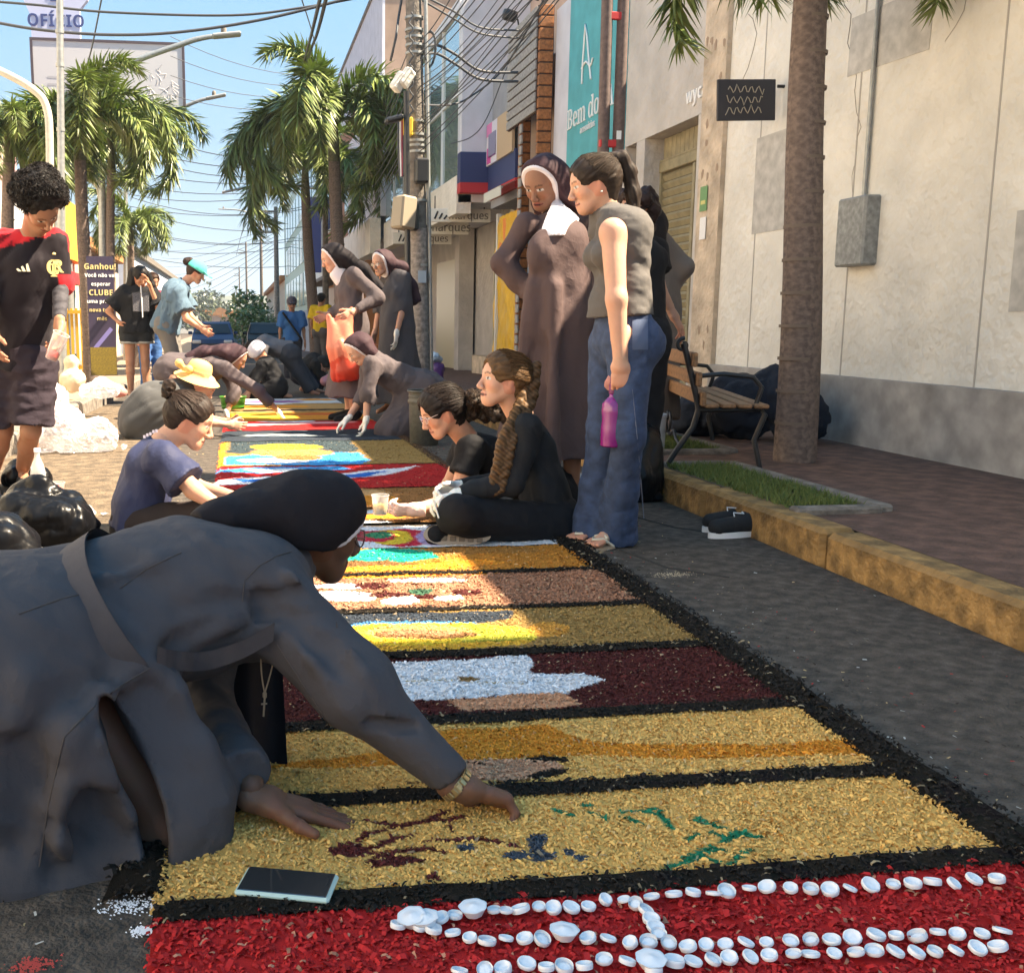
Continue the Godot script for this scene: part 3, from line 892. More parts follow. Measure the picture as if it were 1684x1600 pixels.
# ---------------------------------------------------------------- poles, lamps, cables
func line(a: Vector3, b: Vector3, sag: float, n := 14) -> Array:
	var out := []
	for i in n + 1:
		var t := float(i) / n
		out.append(a.lerp(b, t) - V(0, sag * 4 * t * (1 - t), 0))
	return out
func cable(pts: Array, r: float, label: String, group := "") -> void:
	tag(mi("overhead_cable", B.new().tube(pts, r, r, 5, false).mesh(), M.cable), label, "cable", group)
func curve(px: Array, n := 8) -> Array:   # [x, y, d] points joined by a smooth curve
	var c := Curve3D.new()
	var ps := []
	for p in px: ps.append(at(p[0], p[1], p[2]))
	for i in ps.size():
		var t: Vector3 = (ps[mini(i + 1, ps.size() - 1)] - ps[maxi(i - 1, 0)]) / 6.0
		c.add_point(ps[i], -t, t)
	var out := []
	for i in (ps.size() - 1):
		for j in n: out.append(c.sample(i, float(j) / n))
	out.append(ps[-1])
	return out
func poles_and_cables():
	var rng := RandomNumberGenerator.new()
	rng.seed = 31
	# the big concrete pole on the right with its boxes
	var d := 11.5
	var c := at(692, 560, d)
	var g := gy(d) + .13
	var top := at(679, -60, d)
	var t := thing("concrete_pole", "stained concrete utility pole hung with boxes and coiled cables", "utility pole", V(c.x, g, c.z))
	var o := t.position
	mi("shaft", B.new().tube([V(0, 0, 0), top - o], .115, .082, 14).mesh(), M.concrete, t)
	mi("sunlit_foot_tone", B.new().tube([V(0, 0, 0), (top - o) * .40], .118, .108, 14).mesh(), mat("pole_pale", L(.46, .40, .36), .85, {"mottle": [2.5, .55]}), t)  # paler lower shaft: sunlight on it put into the colour
	for y in [30, 50, 62, 75, 88, 200, 222, 232, 240, 250, 330, 436]:
		var p := at(692 - (560 - y) * .021, y, d) - o
		mi("strap", B.new().tube([p - V(0, .012, 0), p + V(0, .012, 0)], .112 - (560 - y) * .00002, -1, 12).mesh(), M.galvanised, t)
	for q in [[686, 262, 700, 300, M.black_metal], [668, 330, 684, 378, M.black_metal]]:
		var p := at((q[0] + q[2]) * .5, (q[1] + q[3]) * .5, d - .14) - o
		mi("black_box", B.new().box(p, V(.15, (q[3] - q[1]) * d / F, .14), Basis(), .02).mesh(), q[4], t)
	mi("yellow_box", B.new().box(at(670, 209, d - .1) - o, V(.10, .19, .12), Basis(), .01).mesh(), mat("yellow_box", L(.70, .48, .04), .5), t)
	mi("grey_plate", B.new().box(at(694, 455, d - .13) - o, V(.09, .13, .01)).mesh(), mat("plate", L(.35, .42, .5), .6), t)
	var coil := []
	for i in 40:
		var a := TAU * i / 13.0
		coil.append(at(702, 80, d - .02 * (i % 3)) - o + V(cos(a) * .06 + .03, sin(a) * .18, .04 * sin(i)))
	mi("cable_coil", B.new().tube(coil, .012, .012, 5).mesh(), M.cable, t)
	for q in [[656, 135], [668, 128]]:
		var p := at(q[0], q[1], d - .2) - o
		mi("dish_box", B.new().box(p, V(.13, .20, .10), Basis.from_euler(V(.3, .6, -.5)), .02).mesh(), M.plaster_white, t)
	for i in 4:
		mi("down_cable", B.new().tube(curve([[655 + i * 3, 195, d - .1], [655 + i * 3, 240, d - .12], [657 + i * 2, 290, d - .12]], 3).map(func(p): return p - o), .012, .012, 5).mesh(), [M.cable, M.white_paint, mat("red_cable", L(.3, .05, .08), .6), M.cable][i], t)
	mi("conduit", B.new().tube([V(.12, 0, .06), top - o + V(.12, -.1, .06)], .022, .022, 8).mesh(), M.galvanised, t)
	var wire := []
	for i in 30: wire.append(at(676 + sin(i * 1.7) * 4, 20 + i * 6, d - .14) - o)
	mi("loose_wire", B.new().tube(wire, .011, .011, 5).mesh(), M.cable, t)
	mi("loose_wire", B.new().tube(curve([[660, 0, d], [655, 30, d], [651, 60, d - .1], [642, 100, d]], 6).map(func(p): return p - o), .014, .014, 5).mesh(), M.cable, t)
	# thin black post beside it with a spot lamp
	c = at(672, 640, d - .4)
	t = thing("thin_black_post", "thin black lamp post just left of the concrete pole", "lamp post", V(c.x, g, c.z))
	mi("post", B.new().tube([V(0, 0, 0), at(668, 150, d - .4) - t.position], .035, .03, 8).mesh(), M.black_metal, t)
	mi("lamp_head", B.new().box(at(648, 196, d - .4) - t.position, V(.2, .06, .14), Basis.from_euler(V(0, 0, .25)), .02).mesh(), M.black_metal, t)
	mi("speaker_box", B.new().box(at(664, 350, d - .4) - t.position, V(.2, .34, .2), Basis.from_euler(V(0, .5, -.1)), .02).mesh(), mat("box_tan", L(.3, .25, .18), .6), t)
	# twin steel poles with red bands
	t = thing("twin_steel_posts", "pair of brown steel posts joined by red bands, behind the women", "sign post", V(2.78, .13, -7.6))
	for q in [[-.13, 0.0], [.03, 0.0]]:
		var tp := at(1000 if q[0] < 0 else 1027, -40, 7.6) - t.position
		mi("steel_post", B.new().tube([V(q[0] * .6, 0, 0), tp], .045, .042, 12).mesh(), M.rust_pole, t)
	for y in [26, 236]:
		var p := (at(1010 - y * .045, y, 7.58) - t.position)
		mi("red_band", B.new().box(p, V(.13, .055, .03), Basis(), .006).mesh(), M.red_paint, t)
	mi("sticker", B.new().box(at(1018, 222, 7.55) - t.position, V(.035, .06, .004)).mesh(), M.white_paint, t)
	# far utility poles on the right
	var tops := []
	for q in [[453, 340, 560, 58, 1], [428, 350, 548, 90, 1], [404, 398, 545, 130, 1], [393, 440, 545, 175, 1], [388, 470, 545, 230, 1], [533, 110, 480, 26, 0]]:
		var p := at(q[0], q[1], q[3])
		var q2: float = gy(q[3])
		t = thing("utility_pole", "thin concrete utility pole down the right side, at " + ["the nearest place by the green glass", "the next place", "the middle place", "the fourth place", "the farthest place", "the leaning spot behind the big palm"][[453, 428, 404, 393, 388, 533].find(q[0])], "utility pole", V(p.x, q2, p.z), 0, "utility poles receding along the street")
		mi("shaft", B.new().tube([V(0, 0, 0), p - t.position], .17 if q[4] else .09, .11 if q[4] else .05, 9).mesh(), M.concrete, t)
		if q[4]:
			for k in 2: mi("cross_arm", B.new().box(p - t.position - V(.45, .25 + k * 1.1, 0), V(1.1, .1, .1)).mesh(), M.concrete, t)
			mi("transformer_bracket", B.new().tube([p - t.position - V(0, 1.2, 0), p - t.position + V(-.9, -.9, 0)], .05, .04, 6).mesh(), M.concrete, t)
			tops.append(p)
	# lamp arms and lamp posts on the left
	for q in [[[[165, 470], [165, 160]], [[165, 165], [200, 112], [300, 72], [335, 62], [358, 59]], 19.0, "long grey street lamp arm above the billboard"], [[[182, 560], [182, 240]], [[182, 235], [255, 196], [320, 168], [345, 161]], 27.0, "second grey street lamp arm below the billboard"], [[[206, 600], [206, 255]], [[206, 255], [203, 250], [202, 240]], 33.0, "thin straight lamp post behind the left palms"], [[[452, 560], [452, 370]], [[452, 372], [420, 355], [395, 346], [370, 344]], 62.0, "far white street lamp leaning over from the right"], [[[560, 480], [560, 315]], [[560, 315], [480, 305], [420, 306], [385, 312]], 34.0, "dark street lamp arm left of the big right palm"]]:
		var dd: float = q[2]
		var b0 := at(q[0][0][0], q[0][0][1], dd)
		t = thing("street_lamp", q[3], "street lamp", V(b0.x, gy(dd), -dd))
		mi("post", B.new().tube([V(0, 0, 0), at(q[0][1][0], q[0][1][1], dd) - t.position], .08, .055, 10).mesh(), M.galvanised, t)
		var arm := []
		for p in q[1]: arm.append([p[0], p[1], dd])
		var pts := curve(arm, 5)
		for i in pts.size(): pts[i] -= t.position
		mi("arm", B.new().tube(pts, .055, .04, 8).mesh(), M.galvanised, t)
		var e: Vector3 = pts[-1]
		var dir: Vector3 = (pts[-1] - pts[-3]).normalized()
		mi("lamp_head", B.new().box(e + dir * .15, V(.5, .06, .22), Basis(dir, V(0, 1, 0), dir.cross(V(0, 1, 0))).orthonormalized(), .02).mesh(), mat("lamp_grey", L(.28, .29, .30), .5), t)
		mi("photo_cell", B.new().lathe(e + dir * .1 + V(0, .03, 0), [Vector2(.05, 0), Vector2(.05, .08), Vector2(.03, .12), Vector2(0, .12)], 8).mesh(), M.concrete, t)
	# silver pole and arched pole at the left
	c = at(103, 640, 12.5)
	t = thing("silver_pole", "tall silver pole behind the standing young man", "pole", V(c.x, g, c.z))
	mi("shaft", B.new().tube([V(0, 0, 0), at(97, -60, 12.5) - t.position], .045, .038, 12).mesh(), M.galvanised, t)
	for y in [52, 107, 213]:
		var p := at(97 + y * .01, y, 12.5) - t.position
		mi("collar", B.new().tube([p - V(0, .02, 0), p + V(0, .02, 0)], .048, -1, 10).mesh(), M.galvanised, t)
	c = at(81, 640, 13)
	t = thing("arched_pole", "cream arched lamp pole curving in from the left edge", "pole", V(c.x, g, c.z))
	var ap := curve([[81, 640, 13], [81, 400, 13], [81, 240, 13], [76, 178, 13], [55, 148, 13], [0, 117, 13], [-60, 95, 13]], 6)
	for i in ap.size(): ap[i] -= t.position
	mi("tube", B.new().tube(ap, .048, .044, 12).mesh(), M.cream_metal, t)
	c = at(168, 640, 20)
	t = thing("arched_pole", "slender arched pole between the left palm trunks", "pole", V(c.x, gy(20), c.z))
	ap = curve([[168, 600, 20], [168, 400, 20], [165, 325, 20], [155, 300, 20], [130, 290, 20], [104, 282, 20]], 5)
	for i in ap.size(): ap[i] -= t.position
	mi("tube", B.new().tube(ap, .055, .05, 8).mesh(), M.cream_metal, t)
	# overhead cables
	var gl := "overhead cables crossing and following the street"
	cable(curve([[-40, 0, 14], [60, 8, 14], [180, 20, 14], [380, 25, 14], [500, 12, 14], [600, -6, 14]]), .016, "upper twisted cable sagging across the sky from the left edge")
	cable(curve([[-40, 30, 13], [60, 48, 13], [180, 57, 13], [300, 52, 13], [440, 30, 13], [600, -10, 13]]), .018, "lower twisted cable sagging across the sky from the left edge")
	cable(curve([[135, 130, 17], [150, 80, 16], [168, -10, 15]]), .012, "thin guy wire rising out of the left palm crown")
	cable(curve([[493, -10, 16], [515, 60, 22], [530, 130, 26]]), .012, "pale stay wire running down to the leaning pole behind the palm")
	for k in 2:
		cable(curve([[530 + k * 10, -20, 10], [512 + k * 9, 55, 14], [500 + k * 5, 100, 19], [470 + k * 2, 210, 30], [420, 300, 48], [388, 420, 100]], 6), .022, ["left", "right"][k] + " strand of the twin power line running down the street's middle")
	for i in 13:
		var y := 228 + i * 15.5 + rng.randf_range(-5, 5)
		var dd := 30.0 + i * 4
		cable(line(at(rng.randf_range(180, 262), y + rng.randf_range(-6, 8), dd), at(rng.randf_range(520, 600), y + rng.randf_range(-16, 16), dd), .2 + .01 * dd), .007 + .00022 * dd, "thin cable strung across the far street among several alike", gl)
	for i in 9:
		var y := 300 + i * 22
		cable(line(at(450, 372 + i * 6, 58), at(262 + i * 4, y + 110 - i * 8, 120), .6), .014, "thin cable strung across the far street among several alike", gl)
	for i in 4:
		cable(line(at(280, 60 + i * 32, 24), at(620, 108 + i * 9, 30), .5), .008, "faint high cable crossing the open sky", "faint high cables in the sky")
	# the bundle from the pole to the upper right
	var bg := "cables fanning from the concrete pole to the upper right"
	for i in 16:
		var s := at(684 + rng.randf_range(-2, 6), 70 + i * 12 + rng.randf_range(-4, 4), d)
		var e := at(760 + i * 17, -40, 8.0 + rng.randf_range(0, .6)) if i < 12 else at(900 + (i - 12) * 22, -60, 8.0)
		cable(line(s, e, rng.randf_range(.02, .14)), rng.randf_range(.0035, .0065), "black cable fanning from the concrete pole towards the camera", bg)
	for i in 12:
		var s := at(682 + rng.randf_range(-3, 3), 60 + i * 15 + rng.randf_range(-4, 4), d)
		cable(line(s, at(604 - i * 2, 190 + i * 16, 30), .3), rng.randf_range(.006, .010), "black cable running from the concrete pole down the street", "cables from the concrete pole down the street")
	for k in 2:
		cable(curve([[690, 80 + k * 10, d], [718, 74 + k * 14, d + .8], [750, 90 + k * 16, 12.6], [790, 116 + k * 14, 12.9], [852, 119 + k * 15, 13.0]], 6), .017, "thick black cable looping from the pole to the timber portal, %s one" % ["upper", "lower"][k])
		cable(curve([[690, -10 + k * 8, d], [745, 18 + k * 12, 12.2], [790, 45 + k * 10, 12.8], [856, 50 + k * 13, 13.0]], 6), .012, "thin cable drooping to the floodlights, %s one" % ["upper", "lower"][k])
	cable(curve([[690, 172, d], [740, 172, 13], [775, 158, 13.5], [830, 110, 14], [905, -20, 12]], 6), .013, "long cable sweeping up over the grey shop")
	cable(curve([[742, 236, 16], [775, 225, 15.6], [800, 195, 15.4], [830, 120, 15], [862, 40, 14.6]], 6), .008, "thin sagging cable over the banner")

# ---------------------------------------------------------------- palms
var fronds := []
func frond(seed_: int, length: float, droop: float, n: int) -> Array:   # [leaf mesh, stalk mesh]; grows along +x, arches down
	var rng := RandomNumberGenerator.new()
	rng.seed = seed_
	var pts := []
	var p := Vector3.ZERO
	var ang := .95
	for i in 13:
		pts.append(p)
		p += V(cos(ang), sin(ang), 0) * length / 12.0
		ang -= droop / 12.0 * (1.0 + .5 * i / 12.0)
	var b := B.new()
	for i in n:
		var t := lerpf(.10, 1.0, pow(float(i) / n, .9))
		var k := int(minf(t * 12, 11.99))
		var o: Vector3 = pts[k].lerp(pts[k + 1], t * 12 - k)
		var dir: Vector3 = (pts[k + 1] - pts[k]).normalized()
		var a := rng.randf() * TAU
		if rng.randf() < .55: a = (PI * .5 if rng.randf() < .5 else -PI * .5) + rng.randf_range(-.7, .7)
		var up := V(-dir.y, dir.x, 0)
		var out := up * cos(a) + V(0, 0, 1) * sin(a)
		var ll := length * .22 * (1.0 - .45 * absf(t - .45) * 1.6) * rng.randf_range(.75, 1.1)
		var ld := (out * .85 + dir * .75).normalized()
		var w := ld.cross(V(rng.randf_range(-.5, .5), 1, rng.randf_range(-.5, .5))).normalized() * ll * .050
		var q1 := o + ld * ll * .5 - V(0, ll * .04, 0)
		var q2 := o + ld * ll - V(0, ll * .22, 0)
		var sh := rng.randf_range(.45, 1.0)
		b.col = Color(sh, sh * rng.randf_range(.85, 1.0), sh * rng.randf_range(.6, 1.0))
		b.quad(o - w * .5, q1 - w, q1 + w, o + w * .5)
		b.tri(q1 - w, q2, q1 + w)
	var st := B.new()
	st.col = Color(.7, .75, .5)
	st.tube(pts, length * .014, length * .004, 5)
	return [b.mesh(), st.mesh()]
func palm(label: String, base: Vector3, top: Vector3, tr: float, len_: float, seed_: int, count := 15, tilt := Vector2.ZERO):
	var rng := RandomNumberGenerator.new()
	rng.seed = seed_
	if fronds.is_empty():
		for i in 5: fronds.append(frond(100 + i, 1.0, 1.9 + .35 * i, 300))
	var t := thing("palm_tree", label, "palm tree", base, 0, "foxtail palms along the street")
	var c := top - base
	var pts := []
	for i in 9: pts.append(c * (i / 8.0) + V(sin(i * .8) * .012, 0, 0))
	mi("trunk", B.new().tube(pts, tr * 1.15, tr * .82, 14).mesh(), M.trunk_palm, t)
	for i in 14:
		var p := c * (.08 + i * .066)
		mi("trunk_ring", B.new().tube([p - V(0, .008, 0), p + V(0, .008, 0)], tr * (1.14 - .3 * (.08 + i * .066)) + .0012, -1, 14, false).mesh(), mat("ring_dark", L(.17, .13, .10), .95), t)
	mi("crown_shaft", B.new().tube([c - V(0, .05, 0), c + V(0, len_ * .16, 0), c + V(0, len_ * .3, 0)], tr * .9, tr * .45, 12).mesh(), mat("shaft_green", L(.16, .15, .06), .6, {"mottle": [3.0, .6]}), t)
	for i in count:
		var v := int(rng.randi() % 5)
		var f := mi("frond", fronds[v][0], M.leaf, t)
		mi("stalk", fronds[v][1], M.leaf, f)
		var s := len_ * rng.randf_range(.85, 1.1)
		var yaw := TAU * (i * .382 + rng.randf_range(-.06, .06))
		f.transform = Transform3D(Basis.from_euler(V(0, yaw, rng.randf_range(-.35, .28) - (.25 if i < count / 3 else 0.0))) * Basis.from_scale(V(s, s, s)), c + V(0, len_ * .22 + .02 * i * len_ / 15.0, 0))
		if i == count - 1: f.transform = Transform3D(Basis.from_euler(V(0, yaw, .55)) * Basis.from_scale(V(s, s, s)), f.position)
func palms():
	palm("foxtail palm at the left, tallest crown over the billboard", at(150, 640, 15.0) * V(1, 0, 1) + V(0, gy(15) + .13, 0), at(131, 258, 15.0), .095, 1.75, 41, 19)
	palm("foxtail palm at the far left edge behind the young man", at(12, 660, 14.5) * V(1, 0, 1) + V(0, gy(14.5) + .13, 0), at(14, 262, 14.5), .09, 1.15, 42, 15)
	palm("slim foxtail palm behind the left one, beside the arched pole", at(180, 600, 19.0) * V(1, 0, 1) + V(0, gy(19) + .13, 0), at(182, 275, 19.0), .085, 2.1, 43, 16)
	palm("low small foxtail palm above the girl in shorts", at(222, 600, 24.0) * V(1, 0, 1) + V(0, gy(24) + .13, 0), at(214, 400, 24.0), .09, 1.5, 44, 13)
	palm("large dark foxtail palm right of the street's middle", at(566, 640, 20.0) * V(1, 0, 1) + V(0, gy(20) + .13, 0), at(549, 262, 20.0), .13, 2.75, 45, 21)
	palm("second foxtail palm close left of the large one", at(520, 620, 25.0) * V(1, 0, 1) + V(0, gy(25) + .13, 0), at(502, 322, 25.0), .13, 2.7, 46, 16)
	palm("near foxtail palm at the right edge, only its frond tips hang in", V(3.08, .13, -5.4), at(1338, -85, 5.4), .10, 1.3, 47, 13)

# ---------------------------------------------------------------- the sawdust carpet
var wob := FastNoiseLite.new()
var fine := FastNoiseLite.new()
const CL := -0.135
const CR := 1.27
func hgt(x: float, d: float) -> float:
	return gy(d) + 0.014 + 0.005 * wob.get_noise_2d(x * 9, d * 9) + 0.004 * fine.get_noise_2d(x * 60, d * 60)
func gpoly(px: Array, y := 0.015) -> PackedVector2Array:
	var out := PackedVector2Array()
	for i in range(0, px.size(), 2):
		var p := gr(px[i], px[i + 1], y)
		out.append(Vector2(p.x, -p.z))
	return out
func gell(cx: float, cy: float, rx: float, ry: float) -> PackedVector2Array:
	var q := []
	for i in 18: q.append_array([cx + rx * cos(TAU * i / 18), cy + ry * sin(TAU * i / 18)])
	return gpoly(q)
func gline(px: Array, w: float) -> PackedVector2Array:   # a stroke w metres wide
	var c := gpoly(px)
	var a := PackedVector2Array()
	var b := PackedVector2Array()
	for i in c.size():
		var t := (c[mini(i + 1, c.size() - 1)] - c[maxi(i - 1, 0)]).normalized()
		var n := Vector2(-t.y, t.x) * w * (.5 if i > 0 and i < c.size() - 1 else .2)
		a.append(c[i] + n)
		b.append(c[i] - n)
	b.reverse()
	a.append_array(b)
	return a
func panel(label: String, d0: float, d1: float, x0: float, x1: float, base: Color, shapes: Array, chip: float, density: float, seed_: int, extra := 0.0):
	var rng := RandomNumberGenerator.new()
	rng.seed = seed_
	var boxes := []
	for s in shapes:
		var r := Rect2(s[1][0], Vector2.ZERO)
		for p in s[1]: r = r.expand(p)
		boxes.append(r.grow(.02))
	var paint := func(x: float, d: float) -> Color:
		var q := Vector2(x + .012 * wob.get_noise_2d(x * 22, d * 22) + .006 * fine.get_noise_2d(d * 40, x * 40), d + .016 * wob.get_noise_2d(x * 22 + 50, d * 22) + .006 * fine.get_noise_2d(x * 40 + 9, d * 40))
		var c := base
		for i in shapes.size():
			if boxes[i].has_point(q) and Geometry2D.is_point_in_polygon(q, shapes[i][1]): c = shapes[i][0]
		return c
	var t := thing("sawdust_panel", label, "sawdust carpet", V((x0 + x1) / 2, gy((d0 + d1) / 2), -(d0 + d1) / 2), 0, "")
	var o := t.position
	var cell := clampf(.006 * (d0 + d1) / 2 / 1.7, .007, .03)
	var nx := int((x1 - x0) / cell)
	var nd := maxi(int((d1 - d0) / cell), 2)
	var b := B.new()
	var s := 0
	for j in nd + 1:
		for i in nx + 1:
			var x := lerpf(x0, x1, float(i) / nx)
			var d := lerpf(d0, d1, float(j) / nd)
			var e := 0.0
			if i == 0: x -= .012 * (1 + wob.get_noise_2d(d * 30, 3)); e = .016
			if i == nx: x += .012 * (1 + wob.get_noise_2d(d * 30, 7)); e = .016
			var sh := 1.0 + .20 * fine.get_noise_2d(x * 90, d * 90) + .14 * wob.get_noise_2d(x * 6, d * 6)
			b.vs.append(V(x, hgt(x, d) + extra - e, -d) - o)
			b.ns.append(V(-(hgt(x + .006, d) - hgt(x - .006, d)) / .012, 1, (hgt(x, d + .006) - hgt(x, d - .006)) / .012).normalized())
			b.us.append(Vector2(x, d))
			var pc: Color = paint.call(x, d)
			b.cs.append(Color(minf(pc.r * sh * .92, 1), minf(pc.g * sh * .92, 1), minf(pc.b * sh * .92, 1)))
	for j in nd:
		for i in nx:
			var a := j * (nx + 1) + i
			var c := a + nx + 1
			b.ix.append_array([a, c, a + 1, a + 1, c, c + 1])
	mi("bed", b.mesh(), M.sawdust, t)
	var n := int((x1 - x0) * (d1 - d0) * density)
	if n > 50:
		var fl := B.new()
		fl.quad(V(-.5, .0, -.18), V(-.48, .04, .20), V(-.1, .30, .22), V(-.12, .28, -.2))
		fl.quad(V(-.12, .28, -.2), V(-.1, .30, .22), V(.32, .26, .18), V(.3, .30, -.2))
		fl.quad(V(.3, .30, -.2), V(.32, .26, .18), V(.55, .0, .12), V(.5, .02, -.16))
		var mm := MultiMesh.new()
		mm.transform_format = MultiMesh.TRANSFORM_3D
		mm.use_colors = true
		mm.mesh = fl.mesh()
		mm.instance_count = n
		for i in n:
			var x := rng.randf_range(x0 - .012, x1 + .012)
			var d := rng.randf_range(d0 - .006, d1 + .006)
			var k := chip * rng.randf_range(.45, 1.15) * (1.0 if rng.randf() < .93 else 1.6)
			mm.set_instance_transform(i, Transform3D(Basis.from_euler(V(rng.randf_range(-.6, .6), rng.randf() * TAU, rng.randf_range(-.6, .6))) * Basis.from_scale(V(k * rng.randf_range(.8, 1.5), k, k)), V(x, hgt(x, d) + extra + .0005, -d) - o))
			var c: Color = paint.call(x, d)
			var sh := rng.randf_range(.62, 1.22)
			if rng.randf() < .05: c = c.lerp(L(.55, .42, .25), .5)
			mm.set_instance_color(i, Color(minf(c.r * sh, 1), minf(c.g * sh, 1), minf(c.b * sh, 1)))
		var mo := MultiMeshInstance3D.new()
		mo.name = "wood_chips"
		mo.multimesh = mm
		mo.material_override = M.chips
		t.add_child(mo, true)
		tag(mo, "", "", "", "stuff")

func carpet():
	wob.frequency = .1
	wob.seed = 4
	fine.frequency = .1
	fine.seed = 9
	var straw := L(.82, .48, .135)
	var red := L(.46, .022, .022)
	var maroon := L(.085, .018, .016)
	var black := L(.018, .014, .011)
	var orange := L(.72, .28, .03)
	var white := L(.80, .81, .84)
	var salmon := L(.62, .33, .19)
	var green := L(.02, .20, .10)
	var slate := L(.04, .05, .065)
	var ochre := L(.36, .22, .07)
	var brown := L(.22, .11, .04)
	var yellow := L(.80, .58, .05)
	var blue := L(.03, .16, .55)
	var shav := L(.37, .18, .105)
	var D := func(x, y): return -gr(x, y, .015).z
	var d1: float = (D.call(300, 1488) + D.call(1150, 1458)) / 2
	var d2: float = (D.call(400, 1314) + D.call(1190, 1293)) / 2
	var d3: float = (D.call(500, 1186) + D.call(1190, 1173)) / 2
	var d4: float = (D.call(620, 1080) + D.call(1120, 1062)) / 2
	var d5: float = (D.call(600, 1004) + D.call(1010, 996)) / 2
	var d6: float = D.call(850, 939)
	var w := .022
	panel("red wood chip panel set with rows of white bottle caps, nearest the camera", .9, d1 - w, CL, CR, red, [], .0125, 15000, 1)
	# straw panel with the half drawn figure
	var s := []
	for q in [[540, 1400, 580, 1386, 610, 1392, 600, 1410, 560, 1412], [610, 1418, 660, 1408, 705, 1416, 650, 1430, 615, 1432], [690, 1442, 715, 1438, 722, 1448, 695, 1452]]: s.append([maroon * 1.25, gpoly(q)])
	for q in [[600, 1346, 660, 1356, 720, 1350, 770, 1340], [740, 1346, 745, 1368], [660, 1362, 700, 1352, 740, 1330], [550, 1412, 600, 1398, 660, 1378], [585, 1388, 610, 1370, 650, 1358], [600, 1424, 640, 1402, 700, 1396, 730, 1404], [620, 1396, 640, 1380, 690, 1372], [570, 1398, 620, 1404, 670, 1418], [690, 1385, 790, 1378, 850, 1392]]: s.append([maroon * 1.4, gline(q, .016)])
	for q in [[880, 1384, 20, 12], [762, 1395, 16, 7], [845, 1406, 22, 8], [890, 1410, 22, 9], [935, 1402, 14, 6], [955, 1411, 14, 5], [880, 1398, 12, 8]]: s.append([slate * 1.5, gell(q[0], q[1], q[2], q[3])])
	for q in [[905, 1330, 940, 1341], [955, 1322, 975, 1325], [965, 1334, 1000, 1347], [1020, 1340, 1060, 1356], [1050, 1330, 1085, 1340], [1080, 1335, 1110, 1365], [1095, 1348, 1105, 1362], [1145, 1348, 1165, 1352], [1125, 1380, 1150, 1372], [1140, 1352, 1195, 1366], [1165, 1370, 1195, 1380], [1130, 1412, 1170, 1395, 1195, 1402], [1150, 1402, 1190, 1418], [1085, 1438, 1110, 1425], [1105, 1424, 1160, 1408], [1020, 1334, 1080, 1328], [1180, 1388, 1215, 1372, 1260, 1380], [1200, 1420, 1240, 1400]]: s.append([green, gline(q, .026)])
	panel("straw coloured panel with green leaves and brown figure under the nun's hand", d1 + w, d2 - w, CL, CR, straw, s, .0085, 36000, 2)
	s = []
	s.append([orange, gpoly([430, 1262, 560, 1245, 640, 1232, 740, 1200, 900, 1194, 962, 1216, 1080, 1222, 1250, 1226, 1420, 1215, 1420, 1240, 1200, 1247, 980, 1240, 760, 1249, 480, 1266])])
	s.append([salmon, gpoly([730, 1250, 900, 1244, 932, 1262, 900, 1274, 840, 1283, 740, 1277])])
	for q in [[860, 1246, 895, 1241, 935, 1246, 930, 1252, 880, 1251], [750, 1252, 790, 1252, 800, 1257], [855, 1276, 890, 1266, 935, 1262, 930, 1273, 880, 1280]]: s.append([black, gpoly(q)])
	s.append([brown, gline([660, 1288, 740, 1285, 840, 1284, 880, 1278], .012)])
	panel("straw panel crossed by an orange and salmon shape", d2 + w, d3 - w, CL, CR, straw, s, .0085, 36000, 3)
	s = [[white, gpoly([560, 1112, 625, 1094, 760, 1084, 868, 1077, 880, 1090, 872, 1106, 960, 1109, 994, 1119, 930, 1143, 850, 1141, 740, 1151, 650, 1152, 600, 1140])], [salmon * Color(1.05, 1, .95), gpoly([732, 1153, 850, 1142, 925, 1140, 960, 1160, 900, 1168, 760, 1168])]]
	s.append([L(.45, .38, .22), gline([640, 1121, 740, 1119, 790, 1121, 870, 1126], .006)])
	s.append([L(.30, .18, .07), gell(768, 1117, 16, 4)])
	panel("dark maroon panel with a white and salmon shape", d3 + w, d4 - w, CL, CR, maroon, s, .0085, 30000, 4)
	s = [[slate, gpoly([540, 1010, 846, 1004, 838, 1018, 780, 1026, 640, 1030, 560, 1032])], [L(.08, .25, .5), gell(690, 1043, 165, 22)], [yellow, gell(710, 1045, 175, 21)], [L(.45, .42, .05), gell(800, 1042, 90, 15)], [L(.62, .38, .12), gell(690, 1040, 90, 13)], [brown, gell(700, 1044, 88, 7)], [L(.4, .2, .1), gell(690, 1041, 70, 5)], [L(.70, .34, .06), gell(905, 1034, 34, 11)], [yellow * Color(1, .8, 1), gpoly([540, 1068, 700, 1062, 880, 1050, 860, 1060, 700, 1072, 540, 1080])]]
	panel("ochre panel with a yellow eye shaped ring", d4 + w, d5 - w * .8, CL, CR, ochre, s, .0085, 26000, 5)
	s = []
	for q in [[560, 982, 60, 9], [660, 989, 34, 7], [740, 985, 24, 4], [560, 965, 50, 5], [700, 955, 70, 3]]: s.append([white, gell(q[0], q[1], q[2], q[3])])
	for q in [[612, 964, 30, 6], [770, 975, 26, 6], [640, 979, 36, 4], [700, 982, 20, 5]]: s.append([maroon, gell(q[0], q[1], q[2], q[3])])
	s.append([orange * Color(1.1, 1.1, 1.0), gpoly([540, 942, 740, 939, 840, 941, 700, 948, 540, 955])])
	s.append([L(.05, .12, .07), gell(690, 974, 20, 5)])
	panel("pinkish brown shavings panel with white flecks", d5 + w * .8, d6 - w * .7, CL, CR, shav, s, .011, 20000, 6)
	var d7: float = D.call(820, 897)
	var d8: float = D.call(650, 864)
